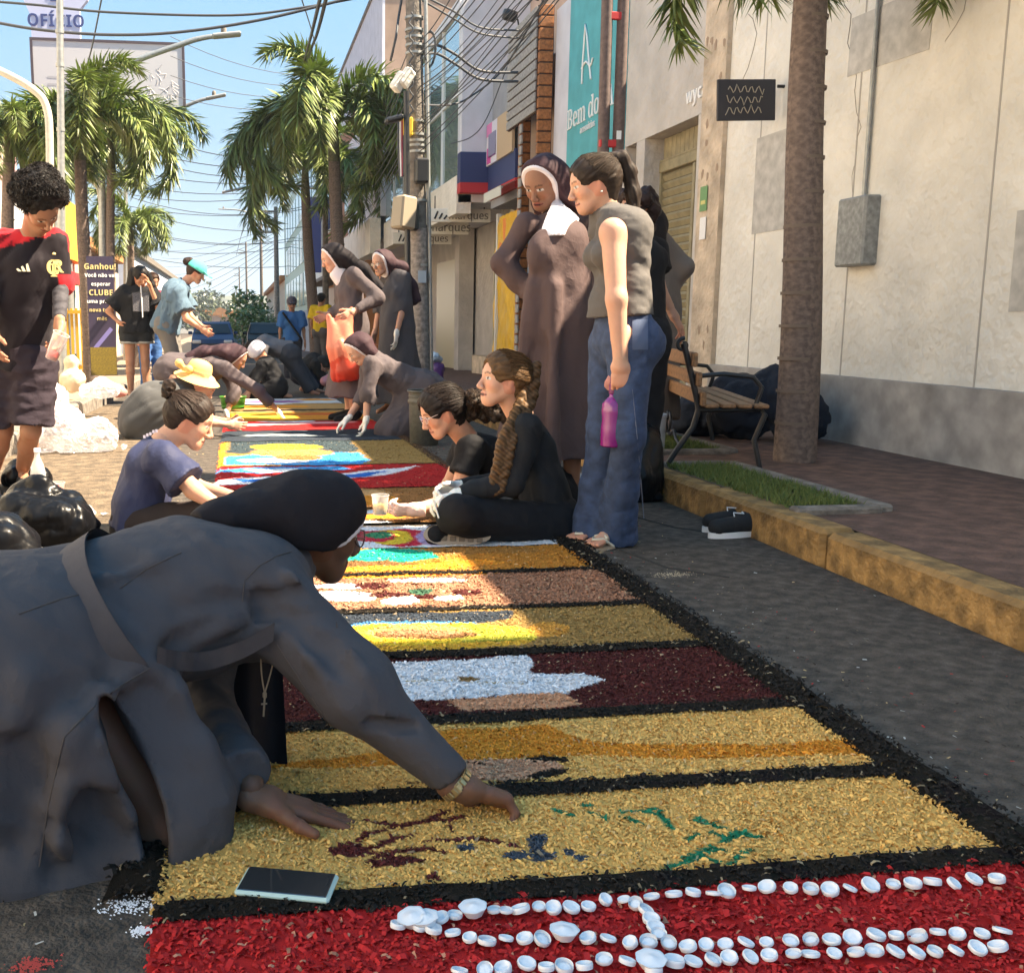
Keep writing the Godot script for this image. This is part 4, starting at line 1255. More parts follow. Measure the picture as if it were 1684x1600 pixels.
	s = [[L(.02, .42, .27), gpoly([520, 925, 580, 914, 660, 906, 716, 906, 722, 916, 660, 923, 590, 926])], [brown, gpoly([540, 922, 640, 921, 700, 926, 640, 934, 540, 934])], [orange * Color(1.15, 1.2, 1.2), gpoly([540, 934, 700, 926, 790, 918, 835, 926, 700, 937, 540, 940])], [L(.42, .2, .05), gpoly([700, 900, 880, 900, 890, 905, 720, 914])], [L(.02, .42, .27), gpoly([560, 908, 640, 903, 700, 904, 600, 916])]]
	panel("orange panel with a teal green tongue behind the kneeling nun's face", d6 + w * .7, d7 - .01, CL, CR, L(.52, .22, .035), s, .010, 12000, 7)
	s = [[L(.55, .03, .06), gell(660, 885, 46, 15)], [yellow, gell(640, 884, 40, 12)], [L(.55, .03, .06), gell(612, 883, 38, 10)], [L(.05, .25, .12), gell(622, 881, 22, 6)], [L(.42, .35, .58), gell(715, 884, 30, 14)], [L(.04, .50, .34), gpoly([540, 908, 700, 899, 700, 905, 540, 914])]]
	panel("white panel with crimson, yellow and green rings", d7 + .01, d8 - .015, CL, CR, white, s, .009, 7000, 8)
	var ys := [862, 836, 803, 764, 724, 706, 690, 673, 655, 645]
	var bases := [brown, L(.35, .16, .05), red, ochre, slate, red, orange, L(.45, .25, .09), L(.62, .6, .6)]
	var names := ["brown panel with white dashes by the hand holding a cup", "orange brown panel beside the sitting girl in blue", "red panel with blue and white swoosh", "ochre panel with blue and slate picture in its middle", "narrow slate and white panel", "red panel with pink streaks in front of the kneeling nuns", "bright orange panel under the reaching nun's hand", "brown and orange striped panel beyond", "pale grey and white panel farthest up the street"]
	for i in 9:
		var a: float = D.call(560, ys[i]) + .02
		var b: float = D.call(560, ys[i + 1]) - .02
		s = []
		match i:
			0: s = [[white, gpoly([540, 862, 600, 855, 650, 858, 600, 864])], [orange, gpoly([560, 850, 640, 843, 700, 846, 640, 852])], [white, gpoly([560, 842, 620, 838, 640, 841, 580, 846])]]
			1: s = [[orange, gell(610, 822, 50, 9)], [L(.6, .35, .15), gell(600, 810, 46, 5)]]
			2: s = [[white, gpoly([320, 792, 420, 784, 560, 778, 690, 767, 640, 780, 540, 790, 420, 797, 320, 798])], [blue, gpoly([380, 788, 540, 783, 640, 774, 600, 784, 520, 789, 400, 793])], [L(.06, .3, .65), gpoly([330, 775, 430, 768, 560, 766, 580, 771, 430, 778])], [white, gpoly([400, 772, 480, 770, 520, 774, 430, 777])]]
			3: s = [[orange, gpoly([300, 765, 305, 728, 370, 726, 366, 766])], [L(.05, .07, .08), gpoly([372, 745, 380, 724, 575, 724, 592, 742, 480, 746])], [L(.06, .32, .68), gpoly([366, 764, 368, 752, 460, 742, 590, 744, 610, 757, 590, 764])], [L(.65, .28, .10), gell(480, 744, 70, 7)], [white, gell(450, 757, 60, 4)], [yellow, gell(470, 735, 60, 5)], [L(.6, .18, .06), gell(490, 752, 40, 4)]]
			4: s = [[white, gpoly([440, 726, 680, 722, 690, 725, 440, 729])], [L(.3, .33, .34), gell(460, 716, 60, 3)]]
			5: s = [[L(.75, .35, .36), gpoly([390, 697, 580, 692, 590, 694, 400, 701])], [white, gell(470, 692, 50, 1.5)]]
			6: s = [[yellow, gell(440, 683, 50, 4)], [brown, gpoly([480, 690, 590, 684, 595, 688, 490, 692])], [L(.6, .12, .03), gell(530, 677, 50, 2)]]
			7: s = [[black, gpoly([400, 668, 600, 666, 610, 669, 400, 672])], [orange, gell(440, 662, 70, 3)], [white, gell(430, 656, 50, 2)]]
			8: s = [[L(.3, .1, .3), gell(440, 652, 60, 2)], [orange, gell(520, 648, 40, 1.5)]]
		panel(names[i], a, b, CL, CR - .06 * i / 8.0, bases[i], s, .010, 3500 if i < 4 else 0, 9 + i)
	# black edging strips
	var n0 := 0
	for q in [[d1, "black strip between the red and the first straw panel"], [d2, "black strip between the two straw panels"], [d3, "black strip in front of the maroon panel"], [d4, "black strip behind the maroon panel"], [d5, "thin black strip behind the ochre ring panel"], [d6, "thin black strip in front of the orange panel"]]:
		var ww: float = w if n0 < 4 else w * .7
		panel(q[1], q[0] - ww - .004, q[0] + ww + .004, CL + .004, CR, black, [], .010, 16000, 30 + n0, .005)
		n0 += 1
	panel("broad black edging along the carpet's right side", .9, 4.35, CR + .006, CR + .085, black, [], .012, 13000, 40, .012)
	panel("dark brown edging farther along the carpet's right side", 4.36, 8.0, CR - .03, CR + .03, L(.10, .055, .03), [], .010, 4000, 41, .004)
	panel("black edging along the carpet's left side under the kneeling nun", 1.52, 4.0, CL - .075, CL - .006, black, [], .012, 12000, 42, .010)
	caps()

func caps():
	var rng := RandomNumberGenerator.new()
	rng.seed = 77
	var prof := [Vector2(.0116, 0), Vector2(.0122, .0035), Vector2(.0116, .0062), Vector2(.0098, .0066), Vector2(.0085, .0036), Vector2(.0045, .0034), Vector2(0, .0042)]
	var cap := B.new().lathe(Vector3.ZERO, prof, 21, Vector3.UP, .035).mesh()
	var cup := B.new().lathe(Vector3.ZERO, [Vector2(.013, 0), Vector2(.020, .012), Vector2(.0215, .014), Vector2(.019, .0125), Vector2(.010, .0135), Vector2(.004, .0165), Vector2(0, .0168)], 28, Vector3.UP, .07).mesh()
	var list := [[654, 1522], [705, 1511], [725, 1510], [748, 1506], [812, 1497], [832, 1499], [857, 1497], [886, 1493], [911, 1492], [939, 1490], [968, 1487], [995, 1477], [1027, 1477], [1071, 1475], [1109, 1470], [1140, 1467], [1174, 1469], [1196, 1466], [1045, 1486], [1064, 1497], [1071, 1510], [1078, 1522], [1084, 1535], [1100, 1550], [689, 1526], [712, 1530], [745, 1534], [773, 1542], [801, 1547], [832, 1542], [864, 1543], [893, 1545], [968, 1543], [1000, 1543], [1038, 1550], [1066, 1548], [1133, 1555], [1162, 1552], [1194, 1550], [756, 1598], [797, 1597], [828, 1592], [866, 1582], [899, 1590], [928, 1589], [962, 1590], [993, 1580], [1031, 1582], [1075, 1595], [1109, 1580], [1140, 1577], [1174, 1577], [1200, 1573]]
	for i in 13: list.append_array([[1230 + i * 34, 1464 - i * 1.5 + rng.randf_range(-3, 3)], [1228 + i * 35, 1548 - i * 1.4 + rng.randf_range(-3, 3)], [1234 + i * 34, 1570 - i + rng.randf_range(-3, 3)]])
	for q in list:
		var p = [q[0] + rng.randf_range(-3, 3), q[1] + rng.randf_range(-2, 2)] if q[0] > 1200 else q
		var g := gr(p[0], p[1], .024)
		var o := mi("bottle_cap", cap, M.cap_white, null)
		o.position = V(g.x, hgt(g.x, -g.z) + .0075, g.z)
		o.rotation = V(rng.randf_range(-.34, .42), rng.randf() * TAU, rng.randf_range(-.34, .34))
		var cs := rng.randf_range(.86, 1.16)
		o.scale = V(cs * rng.randf_range(.93, 1.07), cs * rng.randf_range(.7, 1.3), cs)
		if rng.randf() < .25:
			o.rotation.x += PI
			o.position.y += .007
		tag(o, "small white bottle cap in " + ("the right hand stretch" if p[0] > 1200 else ("the short slanting row" if p[0] in [1045, 1064, 1071, 1078, 1084, 1100] and p[1] > 1480 and p[1] < 1552 else ("the upper row" if p[1] < 1524 else ("the middle row" if p[1] < 1560 else "the lowest row")))) + " on the red chips", "bottle cap", "white bottle caps on the red panel")
	for p in [[679, 1514, "at the pointed left end of the cap outline"], [779, 1498, "in the upper row of caps"], [928, 1537, "in the middle row of caps"], [1071, 1583, "in the lowest row of caps"], [700, 1518, "just right of the pointed end"]]:
		var g := gr(p[0], p[1], .026)
		var o := mi("crimped_cap", cup, M.cap_white, null)
		o.position = V(g.x, hgt(g.x, -g.z) + .007, g.z)
		o.rotation = V(rng.randf_range(-.1, .25), rng.randf() * TAU, rng.randf_range(-.1, .1))
		tag(o, "larger crimped white cap " + p[2], "bottle cap", "white bottle caps on the red panel")

# ---------------------------------------------------------------- things in the street
func crumple(called: String, label: String, category: String, c: Vector3, balls: Array, m: StandardMaterial3D, cell: float, amp: float, seed_: int, group := "", floor_cut := true) -> Node3D:
	# a full sack or bag: balls = [[offset, radius], ...], creased
	var t := thing(called, label, category, c, 0, group)
	var f := Field.new(cell * (1.0 if m.transparency == BaseMaterial3D.TRANSPARENCY_DISABLED else 1.8))
	for b in balls: f.ball(c + b[0], b[1], b[1] * .5)
	f.bump(amp, 3.2, seed_, V(.3, 1, .2), 1.8, true)
	f.bump(amp * .30, 7.0, seed_ + 1, V(1, .3, 0), 3.0, true)
	f.bump(amp * .12, 16.0, seed_ + 2, V(.2, 1, .5), 3.0, true)
	if floor_cut: f.cut(V(0, gy(-c.z) + .006, 0), V(0, -1, 0))
	if m.transparency == BaseMaterial3D.TRANSPARENCY_DISABLED:
		sdf("sack", [f], m, t)
		return t
	# crumpled film: flat facets
	var r := f.run()
	var vs := PackedVector3Array()
	var ns := PackedVector3Array()
	var ix := PackedInt32Array()
	var old: PackedInt32Array = r[2]
	var ov: PackedVector3Array = r[0]
	var rng := RandomNumberGenerator.new()
	rng.seed = seed_
	for i in ov.size(): ov[i] += V(rng.randf_range(-1, 1), rng.randf_range(-.4, .4), rng.randf_range(-1, 1)) * f.cell * .32 - c
	for i in range(0, old.size(), 3):
		var n := (ov[old[i + 2]] - ov[old[i]]).cross(ov[old[i + 1]] - ov[old[i]]).normalized()
		for k in 3:
			ix.append(vs.size())
			vs.append(ov[old[i + k]])
			ns.append(n)
	mi("sack", arrays_mesh([[vs, ns, ix, PackedColorArray()]]), m, t)
	return t

func street_things():
	var rng := RandomNumberGenerator.new()
	rng.seed = 61
	bench()
	# phone on the straw panel
	var a := gr(425, 1433, .03)
	var b := gr(555, 1447, .03)
	var c := gr(520, 1471, .03)
	var e := gr(388, 1450, .03)
	var ph := thing("mobile_phone", "mobile phone lying face up on the straw panel, sky mirrored in its screen", "phone", (a + c) / 2 + V(0, -.004, 0))
	var ux := (b - a).normalized()
	var uz := ux.cross(V(0, 1, 0)) * -1.0
	var bs := Basis(ux, V(0, 1, 0), ux.cross(V(0, 1, 0))) * Basis.from_euler(V(.03, 0, .02))
	mi("case", B.new().box(V(0, 0, 0), V(.152, .0105, .074), bs, .004).mesh(), mat("phone_case", L(.45, .60, .55), .35, {"spec": .6}), ph)
	mi("screen", B.new().box(bs * V(0, .0058, 0), V(.142, .0016, .066), bs, .0006).mesh(), mat("screen_black", L(.26, .28, .30), .05, {"metal": .9}), ph)
	# young man's group of litter on the left
	crumple("bin_bag", "full black bin bag on the asphalt left of the girl in navy", "bin bag", gr(72, 900, .0) + V(0, .0, -.05), [[V(0, .11, 0), .15], [V(.10, .10, .02), .12], [V(-.10, .14, 0), .12], [V(-.02, .24, 0), .055], [V(.15, .06, .0), .08]], M.bag_black, .009, .034, 5)
	crumple("bin_bag", "smaller shiny black bin bag at the left edge, nearest the camera", "bin bag", gr(8, 945, 0), [[V(0, .10, 0), .14], [V(-.08, .12, 0), .13], [V(.06, .05, .02), .09]], M.bag_black, .010, .026, 8)
	crumple("bin_bag", "knotted black bin bag at the kerb behind the woman in jeans", "bin bag", V(2.00, .0, -5.05), [[V(0, .15, 0), .16], [V(.05, .27, 0), .12], [V(.0, .08, .05), .15]], M.bag_black, .011, .026, 11)
	crumple("bin_bag", "dark crumpled plastic bag under the young man's shoes", "bin bag", gr(12, 815, 0) + V(0, 0, -.3), [[V(0, .06, 0), .10], [V(.1, .05, 0), .08]], M.bag_black, .012, .02, 14)
	# big clear sheet bag
	crumple("plastic_bag", "large clear plastic bag slumped open on the sunlit asphalt", "plastic bag", gr(120, 752, 0) + V(0, 0, -.25), [[V(-.12, .16, 0), .18], [V(-.16, .36, 0), .12], [V(-.17, .46, 0), .06], [V(.06, .12, 0), .16], [V(.20, .07, 0), .12], [V(.32, .04, .03), .08], [V(-.25, .08, 0), .12]], M.film, .0105, .06, 21)
	crumple("plastic_bag", "pink tinged clear bag standing beside the young man's legs", "plastic bag", gr(95, 715, 0), [[V(0, .14, 0), .15], [V(.0, .32, 0), .11], [V(.1, .1, 0), .12]], mat("film_pink", L(.75, .52, .60), .3, {"alpha": .75, "spec": .8}), .014, .03, 23)
	crumple("plastic_bag", "crumpled white translucent bag at the left kerb below the leaning banner", "plastic bag", V(at(162, 640, 10.3).x, .15, -10.3), [[V(0, .10, 0), .13], [V(.12, .09, 0), .10], [V(-.10, .08, 0), .10]], M.film_white, .014, .035, 25, "", false)
	crumple("plastic_bag", "cream bag standing against the left palm trunk", "plastic bag", V(at(120, 610, 11).x, .16, -11), [[V(0, .14, 0), .14], [V(0, .32, 0), .09]], mat("film_cream", L(.72, .58, .40), .4, {"back": Color(.4, .3, .2)}), .014, .03, 27, "", false)
	crumple("plastic_bag", "flattened white plastic bag on the asphalt right of the black bin bag", "plastic bag", gr(146, 850, 0), [[V(0, .015, 0), .045], [V(.07, .01, 0), .04], [V(-.06, .015, .02), .04]], M.film_white, .009, .02, 29)
	crumple("plastic_bag", "small red and white bag on the left kerb by the girl in shorts", "plastic bag", V(at(192, 632, 10.6).x, .15, -10.6), [[V(0, .06, 0), .08], [V(.05, .05, 0), .06]], mat("film_red", L(.62, .25, .22), .35, {"back": Color(.4, .1, .1)}), .012, .02, 31, "", false)
	crumple("plastic_bag", "blue and purple bag bundle on the ground behind the kneeling nun", "plastic bag", gr(716, 640, 0), [[V(0, .10, 0), .14], [V(.02, .26, 0), .11], [V(.06, .05, 0), .10]], mat("film_purple", L(.08, .03, .16), .4), .014, .03, 33)
	crumple("plastic_bag", "pale blue plastic bag on top of the purple bundle", "plastic bag", gr(716, 640, 0) + V(-.03, .42, .02), [[V(0, 0, 0), .10], [V(.08, -.02, 0), .07], [V(-.08, -.03, 0), .06]], mat("film_blue", L(.45, .55, .66), .35, {"back": Color(.3, .35, .4)}), .012, .03, 35, "", false)
	crumple("plastic_bag", "mint green bag before the purple bundle", "plastic bag", gr(712, 655, 0) + V(0, .08, 0), [[V(0, 0.02, 0), .07], [V(.02, .1, 0), .05]], mat("film_mint", L(.12, .60, .46), .4, {"back": Color(.1, .4, .3)}), .012, .015, 37, "", false)
	crumple("plastic_bag", "small pink bag on the carpet's edge by the crouching person in black", "plastic bag", gr(535, 636, 0), [[V(0, .07, 0), .08], [V(.05, .14, 0), .05]], mat("film_rose", L(.70, .30, .32), .4, {"back": Color(.4, .15, .15)}), .014, .02, 39)
	# red sack in the nun's hands
	var d := 9.05
	var sk := thing("red_sack", "red and orange translucent sack of sawdust held by the nun", "sack", at(566, 570, d))
	var f := Field.new(.013)
	f.c(at(560, 520, d), at(562, 570, d), .035, .105, .08, V(1, 0, 0), 1.3)
	f.c(at(562, 570, d), at(572, 605, d), .115, .13, .08, V(1, 0, 0), 1.15)
	f.c(at(578, 510, d), at(566, 560, d), .03, .06, .05)
	f.c(at(540, 520, d), at(552, 560, d), .03, .06, .05)
	f.c(at(572, 605, d), at(556, 618, d), .09, .05, .05)
	f.bump(.02, 5.0, 9, V(0, 1, 0), 3.5, true)
	f.tint = func(p: Vector3, _n: Vector3) -> Color:
		return L(.50, .055, .025) if p.y < at(566, 590, 9.05).y + .03 * sin(p.x * 30) else L(.68, .22, .13)
	sdf("sack_film", [f], mat("sack_red", L(1, 1, 1), .4, {"vc": true, "back": Color(.45, .10, .05)}), sk)
	# bin bucket by the glasses girl
	var bk := thing("grey_bin", "battered grey plastic bucket bin standing right of the kneeling nun", "bin", gr(697, 731, 0))
	var bm := mat("bin_grey", L(.10, .10, .085), .5, {"mottle": [4.0, .6]})
	mi("bucket", B.new().lathe(V(0, 0, 0), [Vector2(0, 0), Vector2(.105, 0), Vector2(.112, .30), Vector2(.122, .31), Vector2(.122, .33), Vector2(.114, .335), Vector2(.116, .385), Vector2(.126, .39), Vector2(.126, .405), Vector2(.108, .40), Vector2(.10, .05), Vector2(0, .05)], 26).mesh(), bm, bk)
	mi("rim_ring", B.new().lathe(V(0, .352, 0), [Vector2(.116, 0), Vector2(.121, .006), Vector2(.116, .012)], 24).mesh(), bm, bk)
	mi("handle", B.new().tube(curve([[676, 655, 7.5], [697, 668, 7.38], [718, 655, 7.5]], 4).map(func(p): return p - bk.position), .006, .006, 6).mesh(), M.galvanised, bk)
	# green tub and its salmon contents
	var tb := thing("green_tub", "round green tub of salmon sawdust by the reaching nun's arm", "tub", gr(383, 672, 0))
	mi("tub_wall", B.new().lathe(V(0, 0, 0), [Vector2(0, 0), Vector2(.115, 0), Vector2(.135, .12), Vector2(.142, .122), Vector2(.142, .13), Vector2(.130, .128), Vector2(.12, .02)], 26).mesh(), mat("tub_green", L(.05, .20, .015), .4), tb)
	mi("sawdust", B.new().lathe(V(0, .1, 0), [Vector2(.132, 0), Vector2(.08, .035), Vector2(0, .05)], 20).mesh(), mat("salmon_dust", L(.68, .36, .20), .95, {"grain": [20.0, 1.0]}), tb)
	# cups
	plastic_cup(gr(214, 899, 0), .030, .036, .06, "wide plastic pot with red sawdust by the navy girl's hip", L(.55, .04, .06), "", .8)
	plastic_cup(gr(226, 893, 0), .030, .037, .065, "empty clear pot standing just behind the pot of red sawdust", L(.55, .04, .06), "", .0)
	plastic_cup(gr(60, 930, 0), .024, .032, .06, "white throwaway cup in front of the black bin bags", L(.7, .7, .7), "", .0, Basis(), mat("cup_white", L(.72, .70, .68), .5, {"back": Color(.3, .3, .3)}))
	plastic_cup(gr(90, 816, 0), .042, .052, .07, "red tinted pot behind the black bin bag", L(.60, .10, .08), "", .7)
	plastic_cup(gr(385, 706, .015), .035, .045, .05, "small bowl of grey sawdust under the straw hat woman's hands", L(.45, .42, .42), "", .7)
	var bo := thing("drink_bottle", "clear plastic bottle with pink liquid beside the young man's shin", "bottle", gr(64, 822, 0))
	mi("bottle_wall", B.new().lathe(V(0, 0, 0), [Vector2(0, 0), Vector2(.036, 0), Vector2(.038, .14), Vector2(.03, .18), Vector2(.014, .22), Vector2(.013, .25)], 18).mesh(), M.plastic_clear, bo)
	mi("liquid", B.new().lathe(V(0, .003, 0), [Vector2(0, 0), Vector2(.034, 0), Vector2(.036, .08), Vector2(0, .08)], 16).mesh(), mat("pink_liquid", L(.7, .2, .2), .3), bo)
	mi("cap", B.new().lathe(V(0, .245, 0), [Vector2(.016, 0), Vector2(.016, .02), Vector2(0, .02)], 14).mesh(), M.white_paint, bo)
	# scattered white and red sawdust on the asphalt
	for q in [[215, 1492, .05, 0, L(.72, .74, .78), "streak of white sawdust on the asphalt beside the habit's hem"], [238, 1533, .022, 1, L(.8, .8, .82), "small heap of white sawdust left of the red panel"], [55, 1590, .03, 2, L(.4, .05, .04), "red sawdust specks at the lower left corner"], [1105, 946, .07, 3, L(.42, .33, .22), "pale sawdust smear on the asphalt right of the carpet"], [640, 800, .05, 4, L(.6, .6, .62), "white sawdust smear by the glasses girl"]]:
		var g := gr(q[0], q[1], .002)
		var hb := B.new()
		for i in 260:
			var p := V(rng.randfn(0, q[2] * .5), .002, rng.randfn(0, q[2] * .28))
			var s := rng.randf_range(.0008, .0026)
			hb.tri(p - V(s, 0, 0), p + V(0, s * .8, -s), p + V(s, 0, s * .5))
		var o := thing("spilt_sawdust", q[5], "sawdust", g, 0, "")
		tag(o, "", "", "", "stuff")
		mi("specks", hb.mesh(), mat("speck%d" % q[3], q[4], .9), o)
	# chips strayed over the asphalt beside the carpet
	var fl := B.new()
	fl.quad(V(-.5, 0, -.2), V(-.4, .1, .2), V(.4, .2, .18), V(.5, 0, -.2))
	var mm := MultiMesh.new()
	mm.transform_format = MultiMesh.TRANSFORM_3D
	mm.use_colors = true
	mm.mesh = fl.mesh()
	mm.instance_count = 1500
	for i in 1500:
		var x := 1.36 + absf(rng.randfn(0, .16))
		if i % 3 == 0: x = -.24 - absf(rng.randfn(0, .12))
		if i % 7 == 0: x = rng.randf_range(1.36, 2.1)
		var s := rng.randf_range(.003, .010)
		mm.set_instance_transform(i, Transform3D(Basis.from_euler(V(rng.randf_range(-.3, .3), rng.randf() * TAU, 0)) * Basis.from_scale(V(s * 1.4, s, s)), V(x, .003, -rng.randf_range(1.2, 7.5))))
		mm.set_instance_color(i, [L(.03, .022, .016), L(.03, .022, .016), L(.03, .022, .016), L(.5, .36, .18), L(.4, .03, .03), L(.45, .45, .42)][rng.randi() % 6])
	var mo := MultiMeshInstance3D.new()
	mo.name = "strayed_sawdust"
	mo.multimesh = mm
	mo.material_override = M.chips
	add_child(mo, true)
	tag(mo, "loose sawdust chips strewn over the asphalt along both carpet edges", "sawdust", "", "stuff")
	# shoes at the kerb
	for q in [[1183, 868, 0], [1194, 878, 1]]:
		var g := gr(q[0] + 16, q[1] + 4, 0)
		var sh := thing("canvas_shoe", ["dark canvas shoe with white sole, the farther of a pair at the right kerb", "dark canvas shoe with white sole, the nearer of a pair at the right kerb"][q[2]], "shoe", g, .25)
		var sf := Field.new(.006)
		sf.c(g + V(-.10, .045, 0), g + V(.05, .05, 0), .036, .042, .03)
		sf.c(g + V(.05, .05, 0), g + V(.10, .085, 0), .042, .040, .03)
		sf.carve(g + V(.07, .13, 0), g + V(.11, .13, 0), .035, .032, .01)
		sf.cut(g + V(0, .022, 0), V(0, -1, 0))
		sdf("upper", [sf], M.charcoal, sh)
		var pp := PackedVector2Array()
		for i in 22: pp.append(Vector2(cos(TAU * i / 22) * .142, sin(TAU * i / 22) * (.044 + .004 * cos(TAU * i / 22))))
		mi("sole", B.new().prism(pp, V(0, .026, 0), V(1, 0, 0), V(0, 0, -1), V(0, .024, 0)).mesh(), M.white_paint, sh)
		mi("lace", B.new().tube([V(-.03, .092, .02), V(.0, .098, -.02), V(.02, .1, .02), V(.04, .1, -.015)], .003, .003, 5).mesh(), M.white_paint, sh)
	var sg := V(at(985, 800, 5.4).x, 0, -5.4)
	var ss := thing("running_shoe", "silver grey running shoe at the kerb behind the woman's jeans", "shoe", sg)
	var sf := Field.new(.008)
	sf.c(sg + V(-.12, .04, 0), sg + V(.04, .055, 0), .034, .045, .03)
	sf.c(sg + V(.04, .055, 0), sg + V(.10, .09, 0), .045, .042, .03)
	sf.cut(sg + V(0, .02, 0), V(0, -1, 0))
	sdf("upper", [sf], mat("silver_cloth", L(.34, .34, .36), .4), ss)
	mi("sole", B.new().box(V(-.01, .014, 0), V(.29, .028, .09), Basis(), .012).mesh(), M.charcoal, ss)
	# leaning roll-up banner on the left
	var bp := at(167, 520, 13.2)
	var rb := thing("leaning_banner", "dark purple advertising banner with golden lettering leaning beside the palm trunk", "banner", bp, .12)
	var w := .32
	var hh := 1.45
	var rot := Basis.from_euler(V(-.06, 0, .0))
	mi("panel", B.new().box(V(0, 0, 0), V(w, hh, .02), rot).mesh(), mat("banner_purple", L(.030, .020, .048), .5), rb)
	mi("yellow_foot", B.new().box(rot * V(0, -.55, .012), V(w - .01, .34, .012), rot).mesh(), mat("banner_gold", L(.34, .24, .02), .5, {"mottle": [9.0, .4]}), rb)
	mi("violet_ray", B.new().box(rot * V(.0, -.28, .014), V(.05, .34, .006), rot * Basis.from_euler(V(0, 0, -.7))).mesh(), mat("violet", L(.16, .14, .36), .5), rb)
	var lines := ["Ganhou!", "Você não vai", "esperar", "CLUBE", "uma promo", "nova todo", "mês"]
	for i in 7:
		lettering(lines[i], .095 if i in [0, 3] else .062, .004, mat("banner_text", L(.62, .50, .22), .5) if i in [0, 3, 5, 6] else M.white_paint, rb, Transform3D(rot, rot * V(0, .60 - i * .105, .013)))
	# yellow railing behind
	var yr := thing("yellow_barrier", "yellow railing behind the left palm trunk", "barrier", at(120, 560, 16))
	for i in 6: mi("bar", B.new().box(V(-.15 + i * .07, 0, 0), V(.035, .95, .04)).mesh(), M.plaster_yellow, yr)
	for y in [-.4, .42]: mi("rail", B.new().box(V(.02, y, .03), V(.5, .05, .03)).mesh(), M.plaster_yellow, yr)
	var gp := thing("striped_post", "olive and cream striped post behind the young man", "post", V(at(95, 620, 13.5).x, .05, -13.5))
	mi("shaft", B.new().tube([V(0, 0, 0), V(0, 1.0, 0)], .12, .12, 14).mesh(), mat("olive", L(.16, .15, .08), .7), gp)
	for i in 4: mi("stripe", B.new().box(V(cos(i * .7 + .5) * .12, .5, sin(i * .7 + .5) * .12), V(.035, .98, .02), Basis.from_euler(V(0, PI / 2 - i * .7 - .5, 0))).mesh(), M.plaster_cream, gp)
	# hanging jacket on the bench end
	var jk := thing("dark_jacket", "black jacket hung over the far end of the bench", "jacket", V(2.60, .75, -6.15))
	var jf := Field.new(.014)
	jf.c(V(2.60, .72, -6.45), V(2.58, .40, -6.40), .08, .09, .05, V(1, 0, 0), 1.2)
	jf.c(V(2.58, .50, -6.35), V(2.55, .18, -6.32), .05, .05, .04)
	jf.bump(.03, 6.0, 3, V(0, 1, 0), 4.0)
	sdf("cloth", [jf], M.black_cloth, jk)
	var wb := thing("white_tub", "white tub printed in blue standing under the bench end", "tub", V(2.45, .135, -5.9))
	mi("tub_wall", B.new().lathe(V(0, 0, 0), [Vector2(0, 0), Vector2(.075, 0), Vector2(.08, .2), Vector2(.086, .2), Vector2(.086, .22), Vector2(0, .22)], 18).mesh(), M.white_paint, wb)
	mi("blue_print", B.new().box(V(-.02, .1, .077), V(.05, .06, .006)).mesh(), mat("blue_print", L(.05, .1, .3), .5), wb)
	crumple("cloth_heap", "heap of dark coats and bags behind the bench", "coats", V(3.3, .14, -6.5), [[V(0, .2, 0), .24], [V(.25, .15, .3), .2], [V(.2, .32, .1), .18], [V(-.2, .12, -.2), .18]], cloth("coat_blue_black", L(.02, .024, .035)), .02, .04, 44, "", false)
	# plate sign at the right edge
	var ps := thing("dark_plate_sign", "dark plate sign with pale script projecting at the right edge", "sign", V(3.62, 2.45, -7.3))
	mi("plate", B.new().box(V(0, 0, 0), V(.46, .28, .02), Basis.from_euler(V(0, .1, .05)), .004).mesh(), mat("plate_dark", L(.03, .03, .04), .5), ps)
	var sq := B.new()
	for k in 3:
		var w2 := []
		for i in 22: w2.append(V(-.15 + i * .0135 - k * .01, .07 - k * .07 + .022 * sin(i * 1.5 + k * 2.1) * (1.0 if i % 5 else 1.7), .012))
		sq.tube(w2, .0035, .0035, 5)
	mi("script_stroke", sq.mesh(), mat("plate_text", L(.45, .40, .30), .5), ps).rotation = V(0, .1, .05)
	mi("arm", B.new().tube([V(.23, .1, 0), V(.29, .1, 0)], .012, .012, 6).mesh(), M.black_metal, ps)
	cars()

